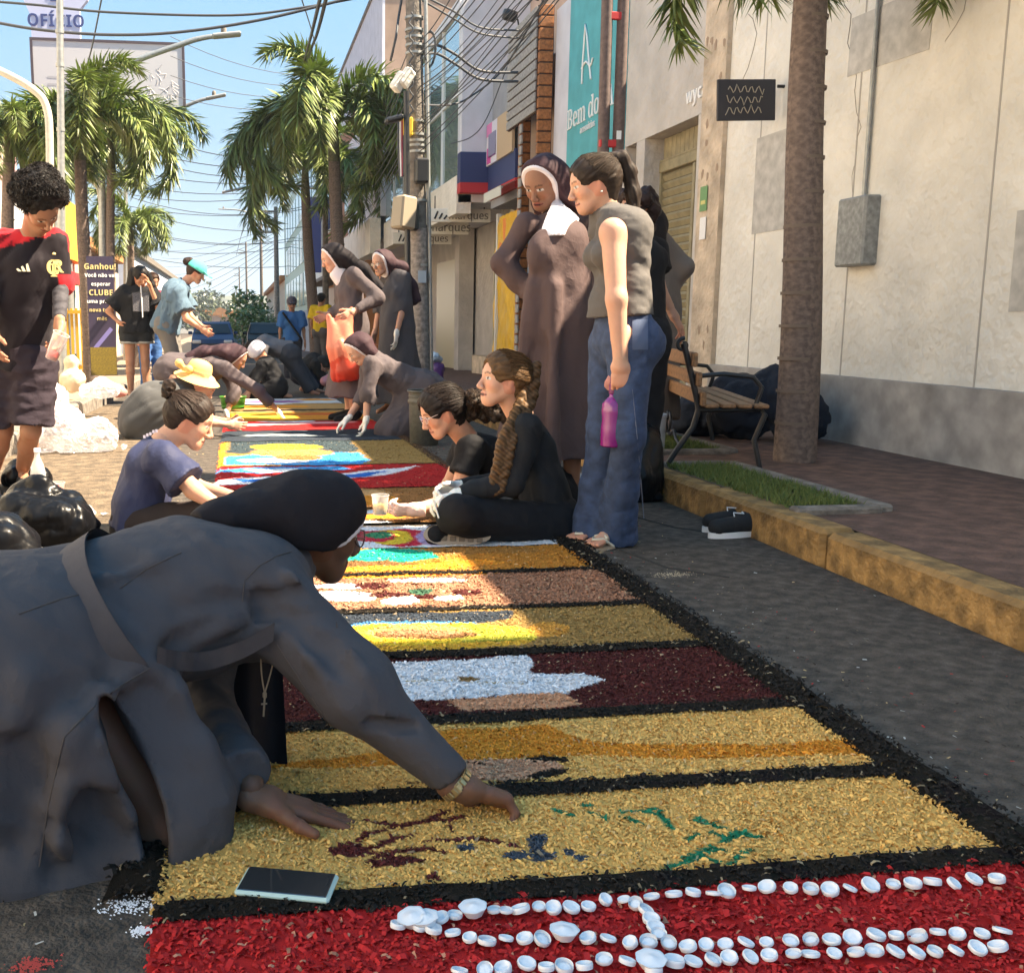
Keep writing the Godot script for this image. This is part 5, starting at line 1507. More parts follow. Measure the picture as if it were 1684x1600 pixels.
func bench():
	var t := thing("park_bench", "slatted wooden bench with black cast iron scroll frames on the right footway", "bench", V(2.50, .13, -5.85))
	var A := V(.23, 0, -.83)     # far frame foot, relative
	var Bq := V(-.23, 0, .846)    # near frame foot
	var ax1 := (Bq - A).normalized()
	var out := V(0, 1, 0).cross(ax1)       # towards the seat side
	if out.x < 0: out = -out
	var prof := [[-.02, .84], [.0, .78], [.045, .62], [.085, .47], [.10, .40], [.07, .28], [-.02, .14], [-.10, .0]]
	for fr in [A, Bq]:
		var b := B.new()
		var pts := []
		for p in prof: pts.append(fr + out * p[0] + V(0, p[1], 0))
		b.tube(pts, .022, .020, 8)
		b.tube([fr + out * .10 + V(0, .40, 0), fr + out * .32 + V(0, .40, 0), fr + out * .50 + V(0, .41, 0), fr + out * .53 + V(0, .37, 0), fr + out * .47 + V(0, .2, 0), fr + out * .52 + V(0, 0, 0)], .020, .018, 8)
		b.tube([fr + out * .05 + V(0, .62, 0), fr + out * .25 + V(0, .64, 0), fr + out * .44 + V(0, .62, 0), fr + out * .5 + V(0, .55, 0), fr + out * .46 + V(0, .41, 0)], .016, .016, 8)
		var curl := []
		for i in 22: curl.append(fr + out * (-.02 + cos(i * .32 + 1.4) * .045 * (1 - i * .03)) + V(0, .83 + sin(i * .32 + 1.4) * .045 * (1 - i * .03), 0))
		b.tube(curl, .014, .009, 7)
		mi("iron_frame", b.mesh(), M.black_metal, t)
	for q in [[.018, .735], [.052, .605], [.085, .475]]:
		var c = (A + Bq) / 2 + out * (q[0] + .03) + V(0, q[1], 0)
		mi("back_slat", B.new().box(c, V((Bq - A).length() + .22, .095, .028), Basis(ax1, V(0, 1, 0).rotated(ax1, .0), ax1.cross(V(0, 1, 0))), .008).mesh(), M.bench_wood, t)
	for i in 4:
		var c := (A + Bq) / 2 + out * (.17 + i * .105) + V(0, .432, 0)
		mi("seat_slat", B.new().box(c, V((Bq - A).length() + .22, .028, .09), Basis(ax1, V(0, 1, 0), ax1.cross(V(0, 1, 0))), .008).mesh(), M.bench_wood, t)
	# scroll stretcher with a heart
	var sb := B.new()
	var m := (A + Bq) / 2 + out * .03
	for e in [-1.0, 1.0]:
		var w = ax1 * e
		sb.tube([m + w * .02 + V(0, .16, 0), m + w * .09 + V(0, .20, 0), m + w * .10 + V(0, .27, 0), m + w * .06 + V(0, .31, 0), m + w * .01 + V(0, .27, 0)], .010, .010, 6)
		sb.tube([m + V(0, .16, 0), m + w * .12 + V(0, .15, 0), m + w * .28 + V(0, .20, 0), m + w * .40 + V(0, .15, 0), m + w * .56 + V(0, .13, 0)], .011, .011, 6)
	mi("scroll_stretcher", sb.mesh(), M.black_metal, t)
	t.scale = V(.78, .78, .78)

func cars():
	for q in [[349, 560, 42.0, "dark blue car facing the camera at the end of the carpet", L(.03, .06, .14), 1.72], [440, 566, 44.0, "black car parked at the right kerb, facing the camera", L(.012, .012, .014), 1.75]]:
		var c := at(q[0], q[1], q[2])
		var t := thing("parked_car", q[3], "car", V(c.x, gy(q[2]), -q[2]))
		var paint := mat("car%d" % q[0], q[4], .5, {"spec": .25})
		var w: float = q[5]
		var prof := [Vector2(0, .28), Vector2(.02, .62), Vector2(.12, .78), Vector2(.95, .98), Vector2(1.55, 1.40), Vector2(1.9, 1.47), Vector2(2.9, 1.46), Vector2(3.5, 1.05), Vector2(4.1, .98), Vector2(4.2, .5), Vector2(4.15, .28)]
		var b := B.new()
		var secs := [[-.5, .0], [-.47, .06], [-.40, .0], [.40, .0], [.47, .06], [.5, .0]]
		var P := func(i: int, x: float) -> Vector3:
			var p: Vector2 = prof[i]
			var tuck := 1.0 - maxf(0, p.y - .95) * .38
			return V(x * w * tuck, p.y, -p.x)
		for i in prof.size() - 1:
			b.quad(P.call(i, -.48), P.call(i + 1, -.48), P.call(i + 1, .48), P.call(i, .48))
		for e in [-1.0, 1.0]:
			for i in prof.size() - 1:
				var lo1: Vector3 = P.call(i, e * .48)
				var lo2: Vector3 = P.call(i + 1, e * .48)
				b.quad(lo1, V(lo1.x, .28, lo1.z), V(lo2.x, .28, lo2.z), lo2)
		mi("body", b.mesh(), paint, t)
		var g := B.new()
		g.quad(P.call(3, -.43) + V(0, .03, .03), P.call(4, -.42) + V(0, -.02, .03), P.call(4, .42) + V(0, -.02, .03), P.call(3, .43) + V(0, .03, .03))
		mi("windscreen", g.mesh(), mat("car_glass", L(.02, .03, .04), .25, {"spec": .25}), t)
		for e in [-1.0, 1.0]:
			mi("headlight", B.new().box(V(e * w * .36, .68, -.02), V(.34, .14, .10), Basis(), .03).mesh(), mat("headlight", L(.62, .64, .64), .1), t)
			mi("mirror", B.new().box(V(e * (w * .5 + .06), 1.02, -1.25), V(.18, .13, .1), Basis(), .03).mesh(), paint, t)
			for z in [-.8, -3.3]:
				var wh := mi("wheel", B.new().tube([V(e * w * .5 - e * .2, .31, z), V(e * w * .5 + e * .01, .31, z)], .31, .31, 18).mesh(), mat("tyre", L(.02, .02, .02), .9), t)
				mi("rim", B.new().tube([V(e * w * .5, .31, z), V(e * w * .5 + e * .02, .31, z)], .19, .19, 12).mesh(), M.galvanised, wh)
		mi("grille", B.new().box(V(0, .52, .01), V(w * .6, .18, .06), Basis(), .01).mesh(), M.black_metal, t)
		mi("number_plate", B.new().box(V(0, .42, .05), V(.42, .13, .015)).mesh(), mat("plate_grey", L(.4, .4, .4), .5), t)

# ---------------------------------------------------------------- people: skeletons, bodies, clothes
const FAIR := Color(.60, .34, .235)
const TAN := Color(.46, .25, .165)
const BROWN := Color(.22, .115, .075)
const DARK := Color(.135, .070, .046)

func standing(b: Vector3, h: float, yaw: float, lean := 0.0, bend := 0.0) -> Dictionary:   # yaw 0 looks at +z; lean: trunk tips forward; bend: knees
	var f := V(sin(yaw), 0, cos(yaw))
	var s := V(cos(yaw), 0, -sin(yaw))      # the person's left
	var J := {"f": f, "s": s, "h": h, "b": b}
	var hip := b + V(0, .53 * h - bend * .1, 0) - f * lean * .10 * h
	var rot := Basis(s, lean)
	var up := func(fw: float, y: float, sd: float) -> Vector3: return hip + rot * (f * fw * h + V(0, (y - .53) * h, 0) + s * sd * h)
	J.pv = hip
	J.ws = up.call(0, .62, 0)
	J.ch = up.call(.0, .74, 0)
	J.nk = up.call(-.012, .845, 0)
	J.hd = up.call(.018, .932, 0)
	for q in [["L", 1.0], ["R", -1.0]]:
		J["s" + q[0]] = up.call(-.005, .808, .108 * q[1])
		J["e" + q[0]] = up.call(-.015, .635, .135 * q[1])
		J["w" + q[0]] = up.call(.02, .488, .145 * q[1])
		J["h" + q[0]] = hip + s * .052 * h * q[1] - V(0, .02 * h, 0)
		J["k" + q[0]] = b + V(0, .285 * h, 0) + s * .055 * h * q[1] + f * (.012 + bend * .1) * h
		J["a" + q[0]] = b + V(0, .045 * h, 0) + s * .058 * h * q[1]
		J["t" + q[0]] = b + V(0, .016 * h, 0) + s * .07 * h * q[1] + f * .10 * h
	J.hf = (f + V(0, -.1, 0)).normalized()
	J.hu = rot * V(0, 1, 0)
	return J
func hbasis(J: Dictionary) -> Basis:
	var f: Vector3 = J.hf.normalized()
	var u: Vector3 = (J.hu - f * f.dot(J.hu)).normalized()
	return Basis(u.cross(f), u, f)

var sknoise := FastNoiseLite.new()
func head_field(J: Dictionary, skin: Color, cell: float, how := {}) -> Field:
	var bs := hbasis(J)
	var c: Vector3 = J.hd
	var k: float = J.get("hk", J.get("h", 1.65) / 1.68)
	var P := func(x: float, y: float, z: float) -> Vector3: return c + bs * (V(x, y, z) * k)
	var f := Field.new(cell)
	var sx := bs.x
	f.c(P.call(0, .022, -.03), P.call(0, .030, .012), .083 * k, .078 * k, .02, sx, .94)
	f.c(P.call(0, .0, .03), P.call(0, -.065, .045), .060 * k, .042 * k, .03, sx, 1.0)
	f.ball(P.call(0, -.098, .066), .017 * k, .03)
	for e in [-1.0, 1.0]:
		f.c(P.call(e * .052, -.035, -.005), P.call(e * .022, -.092, .055), .021 * k, .015 * k, .035)
		f.ball(P.call(e * .036, -.028, .058), .023 * k, .025)
		f.c(P.call(e * .042, .022, .071), P.call(e * .012, .018, .083), .011 * k, .010 * k, .012)
		f.carve(P.call(e * .031, .001, .103), P.call(e * .034, .001, .10), .014 * k, .013 * k, .014)
		f.ball(P.call(e * .031, .001, .075), .0135 * k, .003)
		f.c(P.call(e * .076, .012, -.012), P.call(e * .072, -.03, -.004), .014 * k, .008 * k, .006, sx, .6)
		f.ball(P.call(e * .011, -.043, .099), .0085 * k, .008)
	f.c(P.call(0, .006, .088), P.call(0, -.036, .110), .0075 * k, .0115 * k, .012)
	f.c(P.call(-.016, -.064, .083), P.call(.016, -.064, .083), .0075 * k, .0075 * k, .008)
	f.c(P.call(-.014, -.076, .081), P.call(.014, -.076, .081), .0085 * k, .0085 * k, .008)
	if how.get("open", false): f.carve(P.call(-.014, -.071, .098), P.call(.014, -.071, .098), .006 * k, .006 * k, .004)
	f.c(P.call(0, -.05, -.025), J.nk, .056 * k, .058 * k, .03)
	var inv := bs.inverse()
	var lip: Color = skin.lerp(Color(.42, .10, .10), .55)
	var brow: Color = how.get("brow", Color(.02, .014, .012))
	f.tint = func(p: Vector3, _n: Vector3) -> Color:
		var q: Vector3 = inv * (p - c) / k
		var col := skin
		var axx := absf(q.x)
		if q.z > .055:
			if axx > .012 and axx < .048 and absf(q.y - .0205 - .004 * sin((axx - .012) * 80)) < .0038: col = skin.lerp(brow, .62)
			elif axx > .016 and axx < .047 and absf(q.y - .001) < .0068 - 9.0 * pow(axx - .0315, 2) * 1.6:
				col = Color(.55, .52, .50)
				if Vector2(axx - .0315, q.y - .001).length() < .0062: col = Color(.03, .018, .012)
				if q.y > .0055: col = Color(.03, .02, .018)
			elif q.z > .07 and absf(q.y + .0705) < .0125 - axx * .33 and axx < .027:
				col = lip
				if absf(q.y + .0705) < .0022 or (how.get("open", false) and absf(q.y + .071) < .005 and axx < .016): col = Color(.06, .02, .02) if not how.get("teeth", false) or q.y < -.072 else Color(.6, .56, .5)
			else:
				var blush := maxf(0, 1 - Vector2(axx - .04, q.y + .03).length() / .028)
				col = skin.lerp(Color(skin.r * 1.02, skin.g * .72, skin.b * .68), blush * .6)
		var tone := 1.0 + .10 * sknoise.get_noise_3dv(p) + .05 * sknoise.get_noise_3dv(p * 4.0)
		col = Color(col.r * tone, col.g * tone, col.b * tone)
		if axx > .066 and q.y < .02: col = Color(skin.r, skin.g * .80, skin.b * .76)
		return col
	return f

func limb_fields(J: Dictionary, skin: Color, cell: float, th := 1.0, legs := true) -> Field:
	var f := Field.new(cell)
	var s: Vector3 = (J.sL - J.sR).normalized()
	f.c(J.nk, J.ch, .055, .075, .04, s, 1.2)
	f.c(J.ch, J.pv, .072 * th, .072 * th, .04, s, 1.3)
	f.c(J.sL, J.sR, .044, .044, .03)
	for q in ["L", "R"]:
		f.c(J["s" + q], J["e" + q], .047 * th, .037 * th, .03)
		f.c(J["e" + q], J["w" + q], .039 * th, .025, .02)
		if legs:
			f.c(J.pv, J["h" + q], .072 * th, .070 * th, .03)
			f.c(J["h" + q], J["k" + q], .074 * th, .054 * th, .03)
			var calf: Vector3 = J["k" + q].lerp(J["a" + q], .32)
			f.c(J["k" + q], calf, .052 * th, .053 * th, .02)
			f.c(calf, J["a" + q], .053 * th, .034, .02)
			f.c(J["a" + q], J["t" + q], .033, .024, .02)
	sknoise.frequency = 12.0
	f.tint = func(p: Vector3, _n: Vector3) -> Color:
		var tone := 1.0 + .10 * sknoise.get_noise_3dv(p) + .05 * sknoise.get_noise_3dv(p * 4.0)
		return Color(skin.r * tone, skin.g * tone * (1.0 - .04 * sknoise.get_noise_3dv(p * 1.7)), skin.b * tone)
	return f

func hand_field(w: Vector3, dir: Vector3, palm_n: Vector3, thumb: float, curl: Array, skin: Color, cell: float, k := 1.0, spread := .08, thumb_in := .35) -> Field:
	# w wrist, dir towards the knuckles, palm_n out of the palm, thumb +1/-1: the side of dir x palm_n the thumb is on
	var f := Field.new(cell)
	var d := dir.normalized()
	var n := (palm_n - d * d.dot(palm_n)).normalized()
	var l := d.cross(n) * thumb
	f.c(w - d * .02 * k, w + d * .012 * k, .025 * k, .026 * k, .012, l, 1.15)
	f.c(w + d * .01 * k, w + d * .078 * k, .0165 * k, .0150 * k, .015, l, 2.1)
	for i in 4:
		var ln: float = [.074, .082, .076, .060][i] * k
		var o = w + d * ([.086, .090, .086, .078][i] * k) + l * ((.028 - .0185 * i) * k)
		var g := (d + l * spread * (1.2 - i * .8)).normalized()
		var ax := g.cross(n).normalized()
		var cu: float = curl[i]
		var r: float = [.0092, .0094, .009, .0080][i] * k
		f.c(w + d * .05 * k + l * ((.022 - .015 * i) * k), o, .011 * k, r * 1.08, .010)
		for j in 3:
			g = Basis(ax, cu * [.75, 1.0, .7][j]) * g
			var e = o + g * ln * [.45, .31, .24][j]
			f.c(o, e, r * (1.03 - j * .08), r * (.96 - j * .1), .004)
			o = e
	var o2 := w + d * .022 * k + l * .026 * k
	var g2 := (d * .72 + l * (.75 - thumb_in * .5) + n * thumb_in).normalized()
	f.c(w + d * .015 * k + l * .012 * k, o2 + g2 * .03 * k, .018 * k, .0125 * k, .012)
	o2 += g2 * .028 * k
	for j in 2:
		g2 = (g2 + (d * .35 - l * .30 * thumb_in + n * .15 * thumb_in) * (j + .4)).normalized()
		var e = o2 + g2 * [.034, .028][j] * k
		f.c(o2, e, [.0115, .0105][j] * k, [.0105, .0085][j] * k, .006)
		o2 = e
	f.tint = func(p: Vector3, _n: Vector3) -> Color:
		var t := clampf((p - w).dot(d) / (.1 * k), 0, 1)
		return skin.lerp(Color(skin.r * 1.02, skin.g * .82, skin.b * .78), t * .6)
	return f

func loose_hand(J: Dictionary, q: String, skin: Color, cell: float, k := 1.0) -> Field:   # hangs from the wrist, slightly curled
	var d: Vector3 = (J["w" + q] - J["e" + q]).normalized()
	var inward: Vector3 = J.s * (-1.0 if q == "L" else 1.0)
	var l: Vector3 = d.cross(inward)
	var th := 1.0 if l.dot(J.f) > 0 else -1.0
	return hand_field(J["w" + q] + d * .01, d, inward, th, [.35, .42, .48, .52], skin, cell, k)

func person_root(label: String, J: Dictionary) -> Node3D:
	var b: Vector3 = J.b
	return thing("person", label, "person", V(b.x, gy(-b.z), b.z))
func body(t: Node3D, J: Dictionary, skin: Color, cell: float, hcell: float, how := {}) -> void:
	var list := [limb_fields(J, skin, cell, how.get("th", 1.0), how.get("legs", true)), head_field(J, skin, hcell, how)]
	for h in how.get("hands", []): list.append(h)
	for q in how.get("loose", []): list.append(loose_hand(J, q, skin, maxf(hcell, .004)))
	sdf("body", list, M.skin, t)

func top(J: Dictionary, cell: float, sleeve: float, how := {}) -> Field:
	var f := Field.new(cell)
	var s: Vector3 = (J.sL - J.sR).normalized()
	var r: float = how.get("r", .016)
	var th: float = how.get("th", 1.0)
	var ws: Vector3 = J.get("ws", J.ch.lerp(J.pv, .55))
	f.c(J.ch, ws, (.098 * th + r), (.088 * th + r), .06, s, 1.36)
	f.c(ws, J.pv.lerp(ws, how.get("short", -.1)), .088 * th + r, .104 * th + r * 1.5, .05, s, 1.36, 1)
	f.c(J.sL, J.sR, .045 + r * .8, .045 + r * .8, .06)
	f.c(J.nk - (J.hu * .015), J.ch, .052 + r * .5, .08, .05, s, 1.25, 2)
	if how.get("bust", 0.0) > 0.0:
		for e in [-1.0, 1.0]: f.ball(J.ch.lerp(ws, .22) + J.f * .075 * th + s * e * .068, how.bust, .05)
	for q in ["L", "R"]:
		if sleeve <= 0.0: continue
		var a: Vector3 = J["s" + q]
		var e: Vector3 = J["e" + q]
		var w: Vector3 = J["w" + q]
		if sleeve < 1.0: f.c(a, a.lerp(e, sleeve), .047 + r, .043 + r * 1.5 + how.get("cuff", 0.0), .05, Vector3.ZERO, 1.0, 1)
		else:
			f.c(a, e, .046 + r, .040 + r, .05)
			f.c(e, e.lerp(w, minf(sleeve - 1.0, 1.0)), .041 + r, .028 + r + how.get("cuff", 0.0), .025, Vector3.ZERO, 1.0, 1)
	f.bump(how.get("fold", .010), how.get("freq", 5.0), how.get("seed", 3), (J.ch - J.pv).normalized().lerp(s, .35), 2.2)
	f.bump(how.get("fold", .010) * .6, 7.0, how.get("seed", 3) + 33, (J.ch - J.pv).normalized() + s * .6 + J.f * .3, 3.0, true)
	return f
func pants(J: Dictionary, cell: float, length: float, how := {}) -> Field:
	var f := Field.new(cell)
	var s: Vector3 = (J.hL - J.hR).normalized()
	var r: float = how.get("r", .012)
	var th: float = how.get("th", 1.0)
	f.c(J.pv + V(0, .06, 0), J.pv - V(0, .03, 0), .095 * th + r, .10 * th + r, .05, s, 1.36, 2)
	for q in ["L", "R"]:
		var h: Vector3 = J["h" + q]
		var k: Vector3 = J["k" + q]
		var a: Vector3 = J["a" + q]
		f.ball(h - J.f * .035 + V(0, -.02, 0), .092 * th + r, .05)
		if length < 1.0: f.c(h, h.lerp(k, length), .088 * th + r, .070 * th + r * 1.8, .04, Vector3.ZERO, 1.0, 1)
		else:
			f.c(h, k, .088 * th + r, .056 * th + r, .04)
			f.c(k, k.lerp(a, length - 1.0), .054 * th + r, .038 + r + how.get("flare", 0.0), .03, Vector3.ZERO, 1.0, 1)
	f.bump(how.get("fold", .007), 7.0, how.get("seed", 8), V(0, 1, 0), .45)
	return f
func robe(J: Dictionary, cell: float, hem: float, hem_r: float, how := {}) -> Field:   # habit with long sleeves; hem: height above the base
	var f := Field.new(cell)
	var s: Vector3 = (J.sL - J.sR).normalized()
	var th: float = how.get("th", 1.0)
	var ws: Vector3 = J.get("ws", J.ch.lerp(J.pv, .55))
	var foot: Vector3 = J.b + V(0, hem, 0) + J.f * how.get("hem_f", 0.0)
	f.c(J.ch, ws, .115 * th, .110 * th, .08, s, 1.34)
	f.c(ws, J.pv, .112 * th, .135 * th, .08, s, 1.34)
	f.c(J.pv, foot, .14 * th, hem_r, .06, s, 1.22, 1)
	f.c(J.sL, J.sR, .056, .056, .06)
	f.c(J.nk - J.hu * .01, J.ch, .062, .09, .05, s, 1.2, 2)
	for e in [-1.0, 1.0]: f.ball(J.ch.lerp(ws, .25) + J.f * .065 * th + s * e * .065, .062 * th, .07)
	for q in ["L", "R"]:
		var e: Vector3 = J["e" + q]
		var w: Vector3 = J["w" + q]
		var cuf: float = how.get("cuff", 1.0)
		f.c(J["s" + q], e, .060, .057, .05)
		f.c(e, e.lerp(w, how.get("sleeve", .92)), .057, .050 * cuf, .04, Vector3.ZERO, 1.0, 1)
	f.bump(how.get("fold", .022), how.get("freq", 3.2), how.get("seed", 3), V(0, 1, 0), 4.5)
	f.bump(.005, 11.0, how.get("seed", 3) + 50, V(.3, 1, 0), 2.0)
	f.bump(.011, 3.6, how.get("seed", 3) + 70, V(.12, 1, .1), 4.0, true)
	return f
func veil(t: Node3D, J: Dictionary, cell: float, m: Material, drop: Array, how := {}) -> void:   # dark veil with a white band; drop: points down the back
	var bs := hbasis(J)
	var c: Vector3 = J.hd
	var k: float = J.get("hk", J.get("h", 1.65) / 1.68)
	var P := func(x: float, y: float, z: float) -> Vector3: return c + bs * (V(x, y, z) * k)
	var n: Vector3 = bs * how.get("n", V(0, -.28, .96))
	var pp: Vector3 = how.get("p", V(0, .075, .046))
	var w := Field.new(minf(cell, .009))
	w.c(P.call(0, .022, -.03), P.call(0, .032, .016), .094 * k, .090 * k, .02, bs.x, .97)
	w.c(P.call(0, .0, .0), P.call(0, -.08, .0), .086 * k, .070 * k, .04, bs.x, .98)
	w.cut(P.call(pp.x, pp.y, pp.z) + n * .011 * k, n)
	if how.has("cut"): w.cut(how.cut[0] + V(0, .006, 0), how.cut[1])
	sdf("white_band", [w], M.linen, t)
	var f := Field.new(cell)
	f.c(P.call(0, .024, -.035), P.call(0, .036, .012), .102 * k, .097 * k, .02, bs.x, .98)
	f.c(P.call(0, .0, -.02), P.call(0, -.085, -.02), .094 * k, .080 * k, .04, bs.x, .98)
	var pts := [P.call(0, -.01, -.055)]
	pts.append_array(drop)
	var r0: float = how.get("r0", .085)
	var r1: float = how.get("r1", .10)
	for i in pts.size() - 1:
		f.c(pts[i], pts[i + 1], lerpf(r0, r1, float(i) / (pts.size() - 1)) * .62, lerpf(r0, r1, float(i + 1) / (pts.size() - 1)) * .55, .05, J.get("vs", bs.x), 1.75, 1 if i == pts.size() - 2 else 0)
	f.bump(how.get("fold", .009), 9.0, how.get("seed", 5), bs.y, 3.0)
	f.cut(P.call(pp.x, pp.y, pp.z), n)
	if how.has("cut"): f.cut(how.cut[0], how.cut[1])
	sdf("veil", [f], m, t)

func hair_cap(J: Dictionary, cell: float, how := {}) -> Field:   # hair over the skull, face left free
	var bs := hbasis(J)
	var c: Vector3 = J.hd
	var k: float = J.get("hk", J.get("h", 1.65) / 1.68)
	var P := func(x: float, y: float, z: float) -> Vector3: return c + bs * (V(x, y, z) * k)
	var f := Field.new(cell)
	var g: float = how.get("g", .010)
	f.c(P.call(0, .026, -.034), P.call(0, .036, .010), (.085 + g) * k, (.079 + g) * k, .02, bs.x, .95)
	f.c(P.call(0, -.0, -.04), P.call(0, -.065, -.045), .072 * k + g * .5, .05 * k, .03, bs.x, 1.05)
	f.carve(P.call(0, -.04, .09), P.call(0, .028, .125), .066 * k, .056 * k, .012)
	for e in [-1.0, 1.0]: f.carve(P.call(e * .085, -.03, .01), P.call(e * .085, -.07, .02), .034 * k, .04 * k, .012)
	f.bump(how.get("fold", .0045), how.get("freq", 45.0), how.get("seed", 4), bs * how.get("comb", V(0, .3, -1)), 9.0)
	var col: Color = how.get("col", Color(.07, .05, .04))
	var nz := FastNoiseLite.new()
	nz.frequency = 60.0
	f.tint = func(p: Vector3, _n: Vector3) -> Color:
		var q: Vector3 = p - bs.z * (p.dot(bs.z) * .85)
		var v := 1.0 + .8 * nz.get_noise_3dv(q)
		return Color(minf(col.r * v, 1), minf(col.g * v, 1), minf(col.b * v, 1))
	return f
func hair_lock(pts: Array, r0: float, r1: float, col: Color, cell: float, seed_: int, fold := .006, freq := 40.0) -> Field:
	var f := Field.new(cell)
	f.path(pts, r0, r1, .02)
	f.bump(fold, freq, seed_, (pts[-1] - pts[0]).normalized(), 5.0)
	f.tint = func(p: Vector3, _n: Vector3) -> Color:
		var v := 1.0 + .35 * sin(p.x * 300 + p.z * 260 + p.y * 40)
		return Color(minf(col.r * v, 1), minf(col.g * v, 1), minf(col.b * v, 1))
	return f
func strands(t: Node3D, J: Dictionary, n: int, col: Color, seed_: int, ends: Vector3, cap: Field):   # single hairs lying on the cap
	var bs := hbasis(J)
	var k: float = J.get("hk", J.get("h", 1.65) / 1.68)
	var c: Vector3 = J.hd + bs * (V(0, .024, -.02) * k)
	var rng := RandomNumberGenerator.new()
	rng.seed = seed_
	var b := B.new()
	var e0 := (bs.inverse() * (ends - c)).normalized()
	for i in n:
		var v := rng.randf_range(.45, 1.9)
		b.col = Color(minf(col.r * v, 1), minf(col.g * v, 1), minf(col.b * v, 1))
		var a := rng.randf_range(-1.75, 1.75)
		var d0 := V(sin(a), cos(a) * .95, rng.randf_range(.15, .72) - .25 * absf(a)).normalized()
		var e := (e0 + V(rng.randf_range(-.16, .16), rng.randf_range(-.16, .16), rng.randf_range(-.1, .1))).normalized()
		var pts := []
		var off := rng.randf_range(-.0004, .0022) + (.004 if rng.randf() < .05 else 0.0)
		for j in 7:
			var dd := bs * d0.slerp(e, .02 + j / 6.2)
			pts.append(cap.hit(c + dd * .2 * k, -dd, off, .17))
		b.tube(pts, .0013, .0007, 3, false)
	var o := mi("strands", b.mesh(), M.hair, t)
	o.position = -t.position
	tag(o, "", "", "", "stuff")
func curls(t: Node3D, f: Field, c: Vector3, bs: Basis, n: int, col: Color, rise: float, seed_: int):   # short curls standing on a hair mass
	var rng := RandomNumberGenerator.new()
	rng.seed = seed_
	var b := B.new()
	for i in n:
		var v := V(rng.randf_range(-1, 1), rng.randf_range(-.3, 1), rng.randf_range(-1, 1)).normalized()
		if bs != Basis() and v.z > .62: continue
		var p := f.hit(c + bs * (v * .2), bs * -v, .0, .19)
		b.col = col * rng.randf_range(.6, 2.0)
		var u := (bs * v).cross(V(rng.randf_range(-1, 1), rng.randf_range(-1, 1), rng.randf_range(-1, 1))).normalized()
		var w := (bs * v).cross(u)
		var rr := rng.randf_range(.006, .012)
		var cp := []
		for j in 7: cp.append(p + bs * v * (j * rise * .8 - .003) + (u * cos(j * 1.1) + w * sin(j * 1.1)) * rr)
		b.tube(cp, .0022, .0012, 3, false)
	var o := mi("curls", b.mesh(), M.hair, t)
	o.position = -t.position
	tag(o, "", "", "", "stuff")
func shoe(f: Field, a: Vector3, toe: Vector3, r := .04) -> void:
	f.c(a - V(0, .02, 0), toe, r, r * .75, .02)
	f.c(a - (toe - a) * .25 - V(0, .02, 0), a, r * .8, r, .02)
func glasses(t: Node3D, J: Dictionary, m: Material):
	var bs := hbasis(J)
	var c: Vector3 = J.hd
	var k: float = J.get("hk", J.get("h", 1.65) / 1.68)
	var b := B.new()
	for e in [-1.0, 1.0]:
		var pts := []
		for i in 17: pts.append(c + bs * (V(e * .033 + cos(TAU * i / 16) * .025, -.002 + sin(TAU * i / 16) * .019, .102 - .25 * absf(cos(TAU * i / 16) * .025 * e)) * k))
		b.tube(pts, .0016, .0016, 5, false)
		b.tube([c + bs * (V(e * .058, .004, .096) * k), c + bs * (V(e * .078, .006, .05) * k), c + bs * (V(e * .080, .008, -.005) * k), c + bs * (V(e * .076, -.008, -.02) * k)], .0015, .0015, 5)
	b.tube([c + bs * (V(-.009, .002, .104) * k), c + bs * (V(0, .005, .108) * k), c + bs * (V(.009, .002, .104) * k)], .0015, .0015, 5)
	var o := mi("glasses_frame", b.mesh(), m, t)
	o.position = -t.position
	var g := B.new()
	for e in [-1.0, 1.0]:
		var pp := PackedVector2Array()
		for i in 14: pp.append(Vector2(cos(TAU * i / 14) * .024, sin(TAU * i / 14) * .018) * k)
		g.prism(pp, c + bs * (V(e * .033, -.002, .100) * k), bs.x, bs.y, bs.z * .0012)
	o = mi("lens", g.mesh(), mat("lens", L(.9, .9, .9), .05, {"alpha": .12, "spec": .7}), t)
	o.position = -t.position

# ---------------------------------------------------------------- people close to the camera
func band(pts: Array, wdir: Array, w: float) -> ArrayMesh:   # a strip of cloth along points, wdir across it
	var b := B.new()
	var n := pts.size() - 1
	for sgn in [1.0, -1.0]:
		b.sheet(n, 3, func(u, v):
			var i := int(roundf(u * n))
			return pts[i] + wdir[i] * (v - .5) * w + (Vector3.ZERO if sgn > 0 else wdir[i].cross((pts[mini(i + 1, n)] - pts[maxi(i - 1, 0)]).normalized()) * .003))
	return b.mesh()

func people_near():
	kneeling_nun()
	grey_top_woman()
	tall_nun()
	braid_girl()
	spectacled_girl()
	blue_girl()
	young_man()

